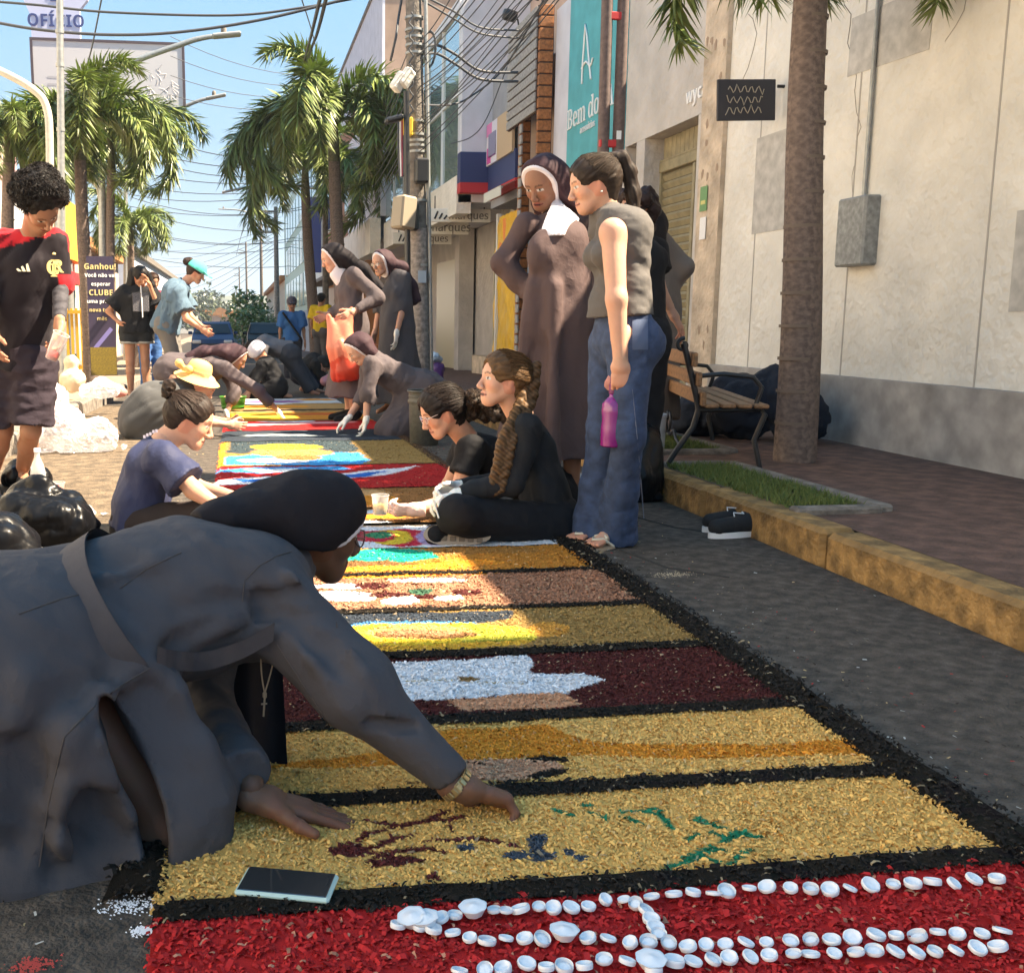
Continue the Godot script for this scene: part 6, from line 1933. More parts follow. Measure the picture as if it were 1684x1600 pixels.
func kneeling_nun():
	var J := {"b": at(150, 1440, 1.75), "h": 1.66, "f": V(1, 0, 0), "s": V(0, 0, -1)}
	J.hd = at(519, 868, 2.15)
	J.hk = .95
	J.hf = V(.90, -.22, -.30)
	J.hu = V(.20, .98, .02)
	J.nk = at(468, 925, 2.12)
	J.ch = at(385, 985, 2.03)
	J.ws = at(230, 1000, 1.93)
	J.pv = at(40, 1050, 1.84)
	J.sR = at(432, 955, 1.92)
	J.eR = at(588, 1138, 1.80)
	J.wR = at(748, 1288, 1.74)
	J.sL = at(395, 985, 2.16)
	J.eL = at(330, 1165, 2.08)
	J.wL = gr(414, 1362, 0) + V(0, .080, 0)
	J.hR = at(60, 1080, 1.75)
	J.kR = at(285, 1365, 1.72)
	J.aR = at(-70, 1435, 1.72)
	J.tR = at(-130, 1440, 1.72)
	J.hL = at(70, 1080, 1.93)
	J.kL = at(300, 1370, 1.95)
	J.aL = at(-60, 1420, 1.95)
	J.tL = at(-120, 1425, 1.95)
	var t := person_root("kneeling nun in grey habit and black veil, leaning over the carpet closest to the camera", J)
	var near_hand := hand_field(J.wR + V(.010, -.008, 0), V(.93, -.34, -.02), V(-.32, -.84, .42), 1.0, [.66, .92, 1.0, 1.05], DARK * 1.15, .0028, 1.06, .05, .75)
	var far_hand := hand_field(J.wL + V(.018, -.026, 0), V(.96, -.26, .08), V(-.22, -.97, .1), -1.0, [.05, .03, .05, .08], DARK * 1.25, .003, 1.06, .06, .1)
	body(t, J, DARK, .016, .0032, {"hands": [near_hand, far_hand], "legs": true, "th": .9})
	var r := Field.new(.0085)
	var zz := V(0, 0, 1)
	r.c(at(430, 964, 2.05), at(310, 980, 1.97), .104, .136, .09, zz, 1.3)
	r.c(at(310, 980, 1.97), at(170, 1012, 1.89), .136, .124, .09, zz, 1.3)
	r.c(at(170, 1012, 1.89), at(-30, 1075, 1.84), .124, .155, .09, zz, 1.25)
	r.c(at(-30, 1075, 1.84), at(-200, 1130, 1.84), .155, .15, .09, zz, 1.25)
	r.c(at(470, 928, 2.12), at(405, 962, 2.06), .058, .092, .05)
	# thighs, shins and the cloth over them
	r.c(at(30, 1100, 1.74), at(278, 1352, 1.71), .145, .078, .08)
	r.c(at(40, 1100, 1.94), at(300, 1360, 1.95), .14, .08, .08)
	r.c(at(280, 1380, 1.70), at(-80, 1432, 1.70), .066, .06, .10)
	r.c(at(290, 1375, 1.93), at(-80, 1415, 1.92), .066, .06, .10)
	r.c(at(-20, 1120, 1.72), at(20, 1400, 1.66), .15, .085, .12)
	r.c(at(-130, 1150, 1.82), at(-140, 1400, 1.74), .15, .12, .12)
	r.c(at(-120, 1425, 1.70), at(-300, 1440, 1.74), .07, .05, .10)
	r.c(at(-120, 1420, 1.92), at(-300, 1430, 1.92), .07, .05, .10)
	r.c(at(236, 1075, 1.74), at(318, 1318, 1.71), .016, .046, .10)
	r.c(at(318, 1318, 1.71), at(330, 1376, 1.70), .046, .026, .06)
	r.c(at(335, 1385, 1.68), at(210, 1432, 1.64), .022, .016, .05)
	r.c(at(210, 1432, 1.64), at(20, 1462, 1.60), .016, .014, .05)
	r.c(at(215, 1440, 1.625), at(110, 1462, 1.60), .012, .014, .04)
	r.c(at(-40, 1430, 1.59), at(38, 1424, 1.60), .022, .018, .03)
	r.c(at(60, 1462, 1.60), at(-60, 1474, 1.57), .014, .020, .04)
	# fold ridges and hollows
	r.path([at(236, 1092, 1.715), at(168, 1150, 1.62), at(105, 1215, 1.575), at(72, 1330, 1.575), at(58, 1440, 1.60)], .010, .014, .035)
	r.path([at(120, 1200, 1.58), at(168, 1265, 1.60), at(225, 1330, 1.62), at(245, 1400, 1.64)], .020, .022, .05)
	r.path([at(20, 1040, 1.66), at(-10, 1160, 1.60), at(0, 1330, 1.58)], .022, .028, .06)
	r.path([at(122, 1196, 1.60), at(165, 1220, 1.59), at(192, 1262, 1.60), at(250, 1345, 1.63)], .012, .016, .022)
	r.path([at(225, 1350, 1.63), at(232, 1395, 1.635), at(215, 1430, 1.63)], .020, .014, .03)
	r.path([at(252, 1092, 1.72), at(292, 1140, 1.71), at(332, 1222, 1.70), at(362, 1310, 1.69)], .010, .014, .04)
	r.path([at(40, 1120, 1.58), at(28, 1260, 1.54), at(36, 1400, 1.56)], .016, .02, .04)
	r.path([at(110, 1290, 1.565), at(100, 1380, 1.57), at(120, 1440, 1.60)], .014, .016, .035)
	var slit := [[170, 1150, .005], [184, 1184, .011], [204, 1232, .018], [226, 1282, .020], [246, 1326, .018], [256, 1372, .016], [258, 1440, .013]]
	for i in 6:
		for j in 6:
			var u := j / 6.0
			var px: float = lerpf(slit[i][0], slit[i + 1][0], u)
			var py: float = lerpf(slit[i][1], slit[i + 1][1], u)
			var sr: float = lerpf(slit[i][2], slit[i + 1][2], u)
			r.carve(at(px, py, 1.48), at(px, py, 1.79), sr, sr, .012)
	r.carve(at(155, 1345, 1.575), at(205, 1390, 1.60), .024, .018, .04)
	r.carve(at(85, 1440, 1.575), at(180, 1425, 1.60), .008, .006, .02)
	r.carve(at(40, 1240, 1.54), at(30, 1390, 1.545), .022, .02, .05)
	# creases on the back and by the belt
	r.path([at(330, 905, 1.87), at(250, 930, 1.81), at(170, 950, 1.75)], .007, .005, .03)
	r.carve(at(275, 1072, 1.735), at(350, 1022, 1.775), .010, .005, .03)
	r.carve(at(330, 1085, 1.76), at(420, 1030, 1.82), .010, .005, .03)
	r.carve(at(300, 1000, 1.755), at(400, 985, 1.81), .008, .004, .03)
	# reaching sleeve
	r.c(at(420, 966, 1.93), at(585, 1134, 1.80), .094, .070, .06)
	r.c(at(585, 1134, 1.80), at(741, 1284, 1.74), .070, .041, .05, Vector3.ZERO, 1.0, 1)
	r.path([at(480, 945, 1.845), at(545, 1012, 1.79), at(600, 1110, 1.745), at(640, 1190, 1.735)], .006, .005, .028)
	r.path([at(440, 1000, 1.835), at(520, 1085, 1.76), at(570, 1160, 1.74)], .006, .006, .03)
	r.carve(at(610, 1190, 1.725), at(680, 1195, 1.735), .007, .004, .02)
	r.carve(at(470, 1010, 1.80), at(560, 1100, 1.745), .008, .005, .03)
	r.carve(at(430, 1010, 1.83), at(540, 1010, 1.80), .007, .003, .025)
	r.carve(at(425, 985, 1.835), at(520, 970, 1.83), .006, .003, .025)
	# supporting sleeve
	r.c(at(385, 985, 2.14), at(330, 1160, 2.08), .085, .070, .05)
	r.c(at(330, 1160, 2.08), J.wL + V(-.012, .02, 0), .066, .050, .04, Vector3.ZERO, 1.0, 1)
	r.bump(.0060, 4.5, 12, V(.5, -.85, 0), 2.4)
	r.bump(.0035, 12.0, 14, V(.75, -.6, 0), 3.0)
	r.bump(.007, 5.0, 77, V(.8, -.55, .2), 3.2, true)
	r.bump(.0012, 26.0, 13, V(.3, -.9, 0), 3.0)
	sdf("habit", [r], M.habit_grey, t)
	var un := Field.new(.014)
	un.c(at(140, 1120, 1.84), at(225, 1340, 1.80), .075, .07, .05)
	un.c(at(225, 1340, 1.80), at(240, 1390, 1.80), .07, .05, .05)
	sdf("slit_shade_fill", [un], M.veil_dark, t)  # dark fill added behind the slit, standing for the shade inside
	# seams
	var sm := B.new()
	for q in [[[398, 990], [402, 955], [425, 931], [455, 914], [482, 906]], [[248, 1098], [200, 1126], [150, 1166], [105, 1212], [80, 1320], [62, 1440]], [[196, 968], [240, 936], [305, 905]], [[455, 1060], [540, 1190], [640, 1262], [712, 1308]], [[30, 1010], [100, 985], [170, 968]]]:
		var sp := []
		for i in q.size() - 1:
			for j in 8:
				var px: float = lerpf(q[i][0], q[i + 1][0], j / 8.0)
				var py: float = lerpf(q[i][1], q[i + 1][1], j / 8.0)
				sp.append(r.hit(at(px, py, 1.25), ray(px, py), .0002) - t.position)
		sm.tube(sp, .0019, .0019, 5, false)
	tag(mi("seam", sm.mesh(), mat("seam_dark", L(.060, .050, .048), .85), t), "", "", "", "stuff")
	# belt, hanging band, scapular, cord
	var pts := []
	var wd := []
	var c := at(206, 1003, 1.91)
	var e1 := V(.53, -.85, 0)
	for i in 49:
		var a := TAU * i / 48
		var od := e1 * cos(a) + zz * sin(a)
		var st := sqrt(pow(.162 * cos(a), 2) + pow(.240 * sin(a), 2))
		var p := r.hit(c + od * st, -od, .005, st - .01)
		pts.append(p)
		wd.append(V(.85, .53, 0))
	for k in 2:
		for i in range(1, 48): pts[i] = (pts[i - 1] + pts[i] * 2.0 + pts[i + 1]) / 4.0 + (pts[i] - c).normalized() * .0006
	var o := mi("belt", band(pts, wd, .066), M.habit_grey, t)
	o.position = -t.position
	pts = curve([[258, 1080, 1.3], [300, 1088, 1.3], [345, 1086, 1.3], [400, 1068, 1.3], [450, 1040, 1.3]], 6)
	for i in pts.size(): pts[i] = r.hit(pts[i], pts[i] - eye, .006, .5)
	wd = []
	for p in pts: wd.append(V(.1, 1, .25).normalized())
	o = mi("hanging_band", band(pts, wd, .038), M.habit_grey, t)
	o.position = -t.position
	var sc := B.new()
	for k in 2:
		sc.sheet(14, 16, func(u, v): return at(lerpf(lerpf(345, 395, v), lerpf(462, 475, v), u), lerpf(1060, 1306, v), lerpf(2.06, 1.93, v) + .012 * sin(u * 9 + v * 2) + k * .004 + .03 * u))
	o = mi("scapular", sc.mesh(), M.veil_dark, t)
	o.position = -t.position
	var co := B.new()
	co.tube(curve([[456, 1050, 1.90], [447, 1098, 1.87], [435, 1140, 1.86]], 5), .0016, .0016, 5)
	co.tube(curve([[428, 1070, 1.86], [430, 1110, 1.86], [435, 1140, 1.86]], 5), .0016, .0016, 5)
	co.box(at(435, 1143, 1.86), V(.008, .012, .006), Basis(), .002)
	co.tube([at(435, 1146, 1.86), at(433, 1178, 1.86)], .0022, .0022, 6)
	co.tube([at(429, 1158, 1.86), at(439, 1157, 1.86)], .0018, .0018, 6)
	o = mi("cross_cord", co.mesh(), mat("cord_tan", L(.30, .22, .14), .5), t)
	o.position = -t.position
	veil(t, J, .0075, M.veil_dark, [at(440, 838, 2.12), at(400, 846, 2.09), at(360, 850, 2.05), at(322, 853, 2.02)], {"r0": .080, "r1": .022, "fold": .006, "seed": 3, "n": V(0, -.70, .71), "p": V(0, .050, .088), "cut": [at(505, 892, 2.13), V(-.16, -.98, 0)]})
	glasses(t, J, mat("brown_frame2", L(.10, .035, .02), .3))
	var wt := B.new()
	var wa: Vector3 = (J.wR - J.eR).normalized()
	wt.tube([J.wR - wa * .004, J.wR + wa * .013], .0315, .0305, 20)
	for i in 18:
		var u := wa.cross(V(0, 0, 1)).normalized()
		var v := wa.cross(u)
		wt.box(J.wR + wa * .004 + (u * cos(TAU * i / 18) + v * sin(TAU * i / 18)) * .0325, V(.008, .013, .004), Basis(u * -sin(TAU * i / 18) + v * cos(TAU * i / 18), wa, u * cos(TAU * i / 18) + v * sin(TAU * i / 18)), .001)
	o = mi("wristwatch", wt.mesh(), mat("watch_gold", L(.45, .33, .16), .3, {"metal": .7}), t)
	o.position = -t.position

func grey_top_woman():
	var b := gr(1008, 900, 0)
	var J := standing(b, 1.63, -1.50)
	J.hd = at(976, 302, 4.06)
	J.hf = V(-.97, -.24, -.06)
	J.hu = V(-.18, .98, 0)
	J.hk = .91
	J.nk = at(1000, 360, 4.07)
	J.wL = at(1020, 598, 3.77)
	J.eL = at(1014, 492, 3.77)
	J.sL = at(1008, 382, 3.84)
	J.wR = at(1035, 598, 3.98)
	J.kL += V(.015, 0, .02)
	J.aL = gr(1000, 893) + V(.03, .07, .02)
	J.tL = gr(988, 903) + V(-.02, .02, 0)
	J.aR = gr(975, 888) + V(.0, .07, 0)
	J.tR = gr(960, 893) + V(-.02, .02, 0)
	var t := person_root("woman in grey sleeveless top and flared jeans standing in profile with ponytail", J)
	var hl := hand_field(J.wL, V(.10, -.95, -.1), V(.3, 0, -1), 1.0, [.55, .65, .75, .8], FAIR, .004, .95, .06, .5)
	var hr := hand_field(J.wR, V(-.15, -.95, .1), V(-.1, 0, 1), 1.0, [.7, .8, .9, .9], FAIR, .005, .95)
	body(t, J, FAIR, .011, .0038, {"hands": [hl, hr], "legs": true, "th": 1.0})
	var tp := Field.new(.0095)
	var ft := V(-1, 0, 0)
	tp.c(J.ch + V(0, .03, 0), J.ws, .100, .092, .06, J.s, 1.20)
	tp.c(J.ws, J.pv + V(0, .03, 0), .092, .118, .05, J.s, 1.32, 1)
	tp.c(J.ws + ft * .03 - V(0, .04, 0), J.pv + ft * .035 + V(0, .04, 0), .085, .088, .05, J.s, 1.2)
	for e in [-1.0, 1.0]: tp.ball(J.ch + ft * .085 + V(0, -.055, .050 * e), .060, .04)
	tp.c(J.sL.lerp(J.sR, .26) + V(0, .025, 0), J.sR.lerp(J.sL, .2) + V(0, .02, 0), .042, .046, .06)
	tp.c(J.nk.lerp(J.hd, .30), J.nk - V(0, .05, 0), .058, .074, .03, Vector3.ZERO, 1.0, 2)
	tp.bump(.006, 7.0, 33, V(.3, 1, 0), .45)
	tp.bump(.002, 24.0, 34)
	tp.cut(J.pv + V(0, .055, 0), V(0.06, -1, 0))
	sdf("sleeveless_top", [tp], M.grey_knit, t)
	var pn := Field.new(.0095)
	pn.c(J.pv + V(0, .07, 0), J.pv - V(0, .03, 0), .098, .108, .05, J.s, 1.32, 2)
	for e in ["L", "R"]:
		var h: Vector3 = J["h" + e]
		var k: Vector3 = J["k" + e]
		var a: Vector3 = J["a" + e]
		pn.ball(h - J.f * .050 + V(0, -.02, 0), .092, .06)
		pn.c(h + V(0, -.03, 0), k, .090, .066, .04)
		pn.c(k, k.lerp(a, .55), .064, .066, .03)
		pn.c(k.lerp(a, .55), a - V(0, .045, 0) + J.f * .005, .066, .092, .03, Vector3.ZERO, 1.0, 1)
	pn.bump(.005, 6.0, 9, V(.2, 1, 0), 2.2)
	pn.bump(.005, 9.0, 19, V(.8, .6, .3), 2.5, true)
	var jn := sdf("jeans", [pn], M.denim, t)
	var sm := B.new()
	for q in [[[1040, 640], [1048, 720], [1055, 800], [1062, 890]], [[984, 890], [1010, 898], [1040, 902], [1070, 900]]]:
		var sp := []
		for i in q.size() - 1:
			for j in 8:
				var px: float = lerpf(q[i][0], q[i + 1][0], j / 8.0)
				var py: float = lerpf(q[i][1], q[i + 1][1], j / 8.0)
				sp.append(pn.hit(at(px, py, 3.4), ray(px, py), -.001) - t.position)
		sm.tube(sp, .0022, .0022, 4, false)
	tag(mi("stitch", sm.mesh(), mat("stitch", L(.16, .17, .22), .8), jn), "", "", "", "stuff")
	# back pocket, seams
	var pk := B.new()
	for q in [[1040, 525, 1066, 575]]:
		pk.sheet(8, 8, func(u, v): return pn.hit(at(lerpf(q[0], q[2], u), lerpf(q[1], q[3], v), 3.4), ray(lerpf(q[0], q[2], u), lerpf(q[1], q[3], v)), .004) - t.position)
	mi("back_pocket", pk.mesh(), mat("denim_sunlit", L(.058, .086, .16), .85, {"grain": [24.0, .2]}), jn)  # pocket tone lifted: sun on it put into the colour
	var capf := hair_cap(J, .0055, {"col": Color(.11, .075, .055), "comb": V(0, .4, -1), "g": .010})
	sdf("hair", [capf], M.hair, t)
	var bs := hbasis(J)
	var tail = J.hd + bs * V(0, .072, -.098)
	sdf("ponytail", [hair_lock([tail + V(-.02, -.005, 0), tail + V(.030, .004, 0), tail + V(.062, -.045, 0), tail + V(.082, -.13, 0), tail + V(.092, -.22, .0)], .030, .026, Color(.10, .07, .055), .007, 8)], M.hair, t)
	strands(t, J, 1500, Color(.12, .08, .055), 5, tail, capf)
	var cl := B.new().lathe(tail - t.position, [Vector2(.014, -.012), Vector2(.026, -.008), Vector2(.026, .008), Vector2(.014, .012)], 14, (bs * V(0, .6, -1)).normalized())
	mi("hair_tie", cl.mesh(), mat("tie", L(.30, .24, .22), .7), t)
	var er := B.new().lathe(J.hd + bs * V(.078, -.038, -.002) - t.position, [Vector2(.004, -.004), Vector2(.005, 0), Vector2(.0, .004)], 8)
	mi("earring", er.mesh(), M.galvanised, t)
	for e in ["L", "R"]:
		var sd := B.new()
		var a: Vector3 = J["a" + e]
		var to: Vector3 = J["t" + e]
		var dr := V(to.x - a.x, 0, to.z - a.z).normalized()
		var mid := V((a.x + to.x) / 2, .011, (a.z + to.z) / 2) + dr * .012
		var pp := PackedVector2Array()
		for i in 20:
			var u := TAU * i / 20
			pp.append(Vector2(cos(u) * .132, sin(u) * (.043 + .006 * cos(u))))
		sd.prism(pp, mid - t.position, dr, dr.cross(V(0, 1, 0)) * -1.0, V(0, .016, 0))
		var so := mi("sandal", sd.mesh(), mat("sandal", L(.42, .32, .22), .7), t)
		var stp := B.new()
		var sdv := dr.cross(V(0, 1, 0))
		var o2: Vector3 = to + dr * .015 - t.position
		stp.tube([o2 + sdv * .042 - dr * .075 + V(0, -.01, 0), o2 + sdv * .022 - dr * .03 + V(0, .022, 0), o2 + V(0, .022, 0) + dr * .012, o2 - sdv * .022 - dr * .03 + V(0, .022, 0), o2 - sdv * .042 - dr * .075 + V(0, -.01, 0)], .006, .006, 7)
		stp.tube([o2 + sdv * .03 - dr * .05 + V(0, .022, 0), o2 - dr * .055 + V(0, .034, 0), o2 - sdv * .03 - dr * .05 + V(0, .022, 0)], .007, .007, 7)
		mi("strap", stp.mesh(), mat("strap_cream", L(.66, .58, .45), .6), so)
		var tf := Field.new(.004)
		for i in 5: tf.c(to + sdv * ((i - 2) * .014) * (1.0 if e == "L" else -1.0) - dr * .01 + V(0, .012, 0), to + dr * (.038 - .006 * absf(i - 1)) + sdv * ((i - 2) * .0165) * (1.0 if e == "L" else -1.0) + V(0, .006, 0), .010, .0085, .006)
		tf.tint = func(_p: Vector3, _n: Vector3) -> Color: return FAIR * Color(1, .85, .8)
		sdf("toes", [tf], M.skin, t)
	# what she holds
	var bo := at(1007, 690, 3.82)
	var bt := thing("water_bottle", "translucent purple flat water bottle hanging from the woman's hand", "bottle", bo)
	var prof := [Vector2(.0, -.105), Vector2(.034, -.105), Vector2(.042, -.098), Vector2(.042, -.03), Vector2(.039, .0), Vector2(.042, .03), Vector2(.040, .062), Vector2(.022, .082), Vector2(.014, .09), Vector2(.014, .105), Vector2(0, .105)]
	mi("bottle_body", B.new().lathe(V(0, 0, 0), prof, 20).mesh(), mat("purple_plastic", L(.22, .010, .17), .25, {"spec": .7, "back": Color(.08, .01, .06)}), bt)
	mi("bottle_cap", B.new().lathe(V(0, .1, 0), [Vector2(.016, 0), Vector2(.017, .006), Vector2(.017, .034), Vector2(.012, .04), Vector2(0, .04)], 16).mesh(), mat("purple_cap", L(.16, .02, .10), .4), bt)
	var loop := []
	for i in 13: loop.append(V(cos(TAU * i / 12) * .014, .155 + sin(TAU * i / 12) * .03, .01))
	mi("loop", B.new().tube(loop, .004, .004, 6).mesh(), mat("purple_cap", L(.16, .02, .10), .4), bt)
	var kt := thing("gold_tag", "small golden tag dangling beside the purple bottle", "tag", bo + V(.022, .085, .04))
	mi("plate", B.new().box(V(0, -.05, 0), V(.022, .05, .004), Basis.from_euler(V(0, .3, .15)), .002).mesh(), mat("tag_gold", L(.62, .40, .12), .35, {"metal": .6}), kt)
	mi("ring", B.new().tube([V(0, -.02, 0), V(.006, .0, 0), V(0, .02, 0)], .002, .002, 5).mesh(), M.galvanised, kt)
	var sr := Field.new(.005)
	for i in 9: sr.ball(at(1018, 628, 3.84) + V(cos(TAU * i / 9) * .032, sin(TAU * i / 9) * .028 - .005, sin(i * 2.3) * .014), .021, .012)
	sr.bump(.006, 30.0, 4)
	var ts := thing("scrunchie", "dusty pink scrunchie held in the woman's hand", "scrunchie", at(1018, 628, 3.84))
	sdf("gathered_cloth", [sr], cloth("dusty_pink", L(.45, .22, .20)), ts)

func tall_nun():
	var b := gr(908, 830, 0)
	var J := standing(b, 1.70, -.62)
	J.hd = at(893, 300, 5.05)
	J.hf = V(-.66, -.52, .58)
	J.hu = V(-.22, .95, .25)
	J.eR = at(824, 432, 5.06)
	J.wR = at(880, 486, 4.97)
	J.sR = at(866, 372, 5.05)
	J.sL = at(950, 360, 5.1)
	J.nk = at(912, 352, 5.12)
	J.eL = at(985, 440, 5.2)
	J.wL = at(975, 520, 5.1)
	var t := person_root("tall nun in brown habit, hand on hip, standing beside the woman in jeans", J)
	var skin := Color(.27, .135, .085)
	body(t, J, skin, .014, .0042, {"open": true, "legs": true, "loose": ["R"]})
	var r := robe(J, .011, .25, .245, {"hem_f": -.02, "fold": .016, "freq": 3.4, "seed": 7, "cuff": 1.05, "sleeve": .95})
	r.path([J.ws + J.f * .15 + J.s * .04, b + V(0, .26, 0) + J.f * .28 + J.s * .08], .02, .05, .06)
	r.path([J.ws + J.f * .15 - J.s * .08, b + V(0, .26, 0) + J.f * .26 - J.s * .14], .02, .05, .06)
	r.carve(J.pv + J.f * .20 + J.s * .13, b + V(0, .2, 0) + J.f * .36 + J.s * .20, .01, .05, .03)
	sdf("habit", [r], M.habit_brown, t)
	var bib := Field.new(.007)
	bib.c(J.hd.lerp(J.nk, .72), J.nk, .058, .066, .03)
	bib.c(J.nk, J.ch, .073, .121, .05, J.s, 1.30)
	bib.c(J.nk + J.f * .03, J.ch + J.f * .045, .06, .088, .05)
	bib.cut(J.ch + V(0, .035, 0), V(0, -1, 0))
	bib.cut(J.ch + J.s * .050, J.s + V(0, -.15, 0))
	bib.cut(J.ch - J.s * .050, -J.s + V(0, -.15, 0))
	bib.cut(J.ch - J.f * .02, -J.f + V(0, -.5, 0))
	sdf("white_bib", [bib], M.linen, t)
	veil(t, J, .009, M.veil_brown, [J.hd + V(.09, -.10, -.06), J.hd + V(.11, -.22, -.08), J.hd + V(.10, -.36, -.09)], {"r0": .10, "r1": .13, "fold": .010, "seed": 15})
	var sh := Field.new(.01)
	for e in ["L", "R"]: shoe(sh, J["a" + e], J["t" + e])
	sdf("shoes", [sh], M.black_cloth, t)

func braid_girl():
	var J := {"b": gr(850, 893), "h": 1.62, "f": V(-1, 0, 0), "s": V(0, 0, 1)}
	J.hd = at(828, 624, 4.22)
	J.hf = V(-.97, .10, .16)
	J.hu = V(.08, 1, 0)
	J.nk = at(856, 684, 4.25)
	J.ch = at(872, 738, 4.25)
	J.ws = at(892, 800, 4.25)
	J.pv = at(905, 858, 4.25)
	J.sL = at(864, 706, 4.10)
	J.eL = at(842, 796, 4.06)
	J.wL = at(752, 815, 4.02)
	J.sR = at(862, 706, 4.40)
	J.eR = at(828, 795, 4.42)
	J.wR = at(748, 803, 4.24)
	J.hL = at(900, 866, 4.14)
	J.kL = at(752, 846, 3.98)
	J.aL = at(830, 878, 4.25)
	J.tL = at(870, 884, 4.35)
	J.hR = at(900, 866, 4.36)
	J.kR = at(760, 850, 4.50)
	J.aR = at(800, 880, 4.12)
	J.tR = at(728, 880, 4.06)
	var t := person_root("girl in black long sleeves with a thick brown braid sitting cross legged", J)
	body(t, J, FAIR, .013, .0038, {"open": true, "th": .95})
	sdf("black_jumper", [top(J, .0095, 1.97, {"r": .013, "fold": .009, "freq": 7.0, "seed": 21, "bust": .05, "th": .98})], M.charcoal, t)
	var pn := Field.new(.011)
	pn.c(J.pv + V(0, .03, 0), J.pv - V(0, .02, 0), .115, .12, .05, J.s, 1.35)
	for e in ["L", "R"]:
		pn.c(J["h" + e], J["k" + e], .105, .075, .05)
		pn.c(J["k" + e], J["a" + e], .075, .052, .05)
	pn.ball(at(925, 872, 4.2), .105, .06)
	pn.bump(.007, 8.0, 5)
	sdf("black_trousers", [pn], M.black_cloth, t)
	var g1 := hand_field(J.wL + V(.01, 0, 0), V(-1, -.12, .05), V(.1, -.9, .35), -1.0, [.75, .8, .9, .9], Color(.85, .82, .76), .004, .98, .05, .6)
	var g2 := hand_field(J.wR + V(.01, 0.0, 0), V(-1, -.05, .25), V(-.2, -.6, .9), 1.0, [.8, .9, .95, 1.0], Color(.85, .82, .76), .0045, .98)
	g1.bump(.002, 60.0, 3)
	g1.tint = null
	g2.tint = null
	g1.c(J.wL + V(.03, .002, 0), J.wL - V(.005, 0, 0), .034, .029, .01, Vector3.ZERO, 1.0, 2)
	g2.c(J.wR + V(.03, .002, 0), J.wR - V(.005, 0, 0), .034, .029, .01, Vector3.ZERO, 1.0, 2)
	sdf("white_glove", [g1], M.glove, t)
	sdf("white_glove", [g2], M.glove, t)
	var col := Color(.34, .19, .085)
	var capf := hair_cap(J, .0055, {"col": col, "comb": V(0, .25, -1), "g": .012, "fold": .005})
	sdf("hair", [capf], M.hair, t)
	var bs := hbasis(J)
	var start: Vector3 = J.hd + bs * V(0, .0, -.10)
	strands(t, J, 1700, col * 1.15, 9, start + V(0, .02, 0), capf)
	var c := curve([[872, 605, 4.20], [868, 650, 4.17], [852, 690, 4.10], [834, 725, 4.05], [826, 765, 4.03], [814, 806, 4.02]], 6)
	var bf := Field.new(.006)
	for i in c.size():
		var u := float(i) / c.size()
		var tn: Vector3 = (c[mini(i + 1, c.size() - 1)] - c[maxi(i - 1, 0)]).normalized()
		var sd := tn.cross(V(0, 0, 1)).normalized()
		for e in [-1.0, 1.0]:
			var o: Vector3 = c[i] + sd * e * .017 + V(0, 0, .006 * e * (1 if i % 2 else -1))
			bf.c(o - tn * .012 + sd * e * .008, o + tn * .014 - sd * e * .014, .019 * (1.15 - u * .35), .014 * (1.15 - u * .35), .004)
	bf.bump(.003, 70.0, 7)
	bf.tint = func(p: Vector3, _n: Vector3) -> Color:
		var v := 1.0 + .4 * sin(p.y * 330 + p.x * 260)
		return Color(minf(col.r * v, 1), minf(col.g * v, 1), minf(col.b * v, 1))
	sdf("braid", [bf], M.hair, t)
	# canvas shoe with its sole towards the camera
	var so := Field.new(.006)
	so.c(at(772, 878, 4.06), at(716, 880, 4.02), .036, .045, .02, V(0, 1, .2), 1.0)
	sdf("shoe", [so], M.black_cloth, t)
	var pp := PackedVector2Array()
	for i in 24:
		var u := TAU * i / 24
		pp.append(Vector2(cos(u) * .135, sin(u) * (.045 - .008 * cos(u))))
	var o := at(752, 880, 3.985) - t.position
	var ex := V(1, -.05, .10).normalized()
	var ey := V(.04, .92, -.38).normalized()
	ey = (ey - ex * ey.dot(ex)).normalized()
	var sl := mi("sole", B.new().prism(pp, o, ex, ey, ex.cross(ey) * .025).mesh(), mat("sole", L(.34, .28, .22), .8), t)
	var tr := B.new()
	for i in 6:
		for j in 2:
			tr.box(o + ex * (-.09 + i * .036) + ey * (-.016 + j * .032) + ex.cross(ey) * .002, V(.024, .020, .006), Basis(ex, ey, ex.cross(ey)), .002)
	mi("tread", tr.mesh(), mat("tread", L(.16, .13, .10), .8), sl)
	var st := thing("white_stick", "short white stick held between the gloved fingers of the braided girl", "stick", at(716, 833, 3.95))
	mi("stick", B.new().tube([V(-.01, .03, 0), V(.012, -.045, .01)], .004, .0035, 7).mesh(), M.white_paint, st)

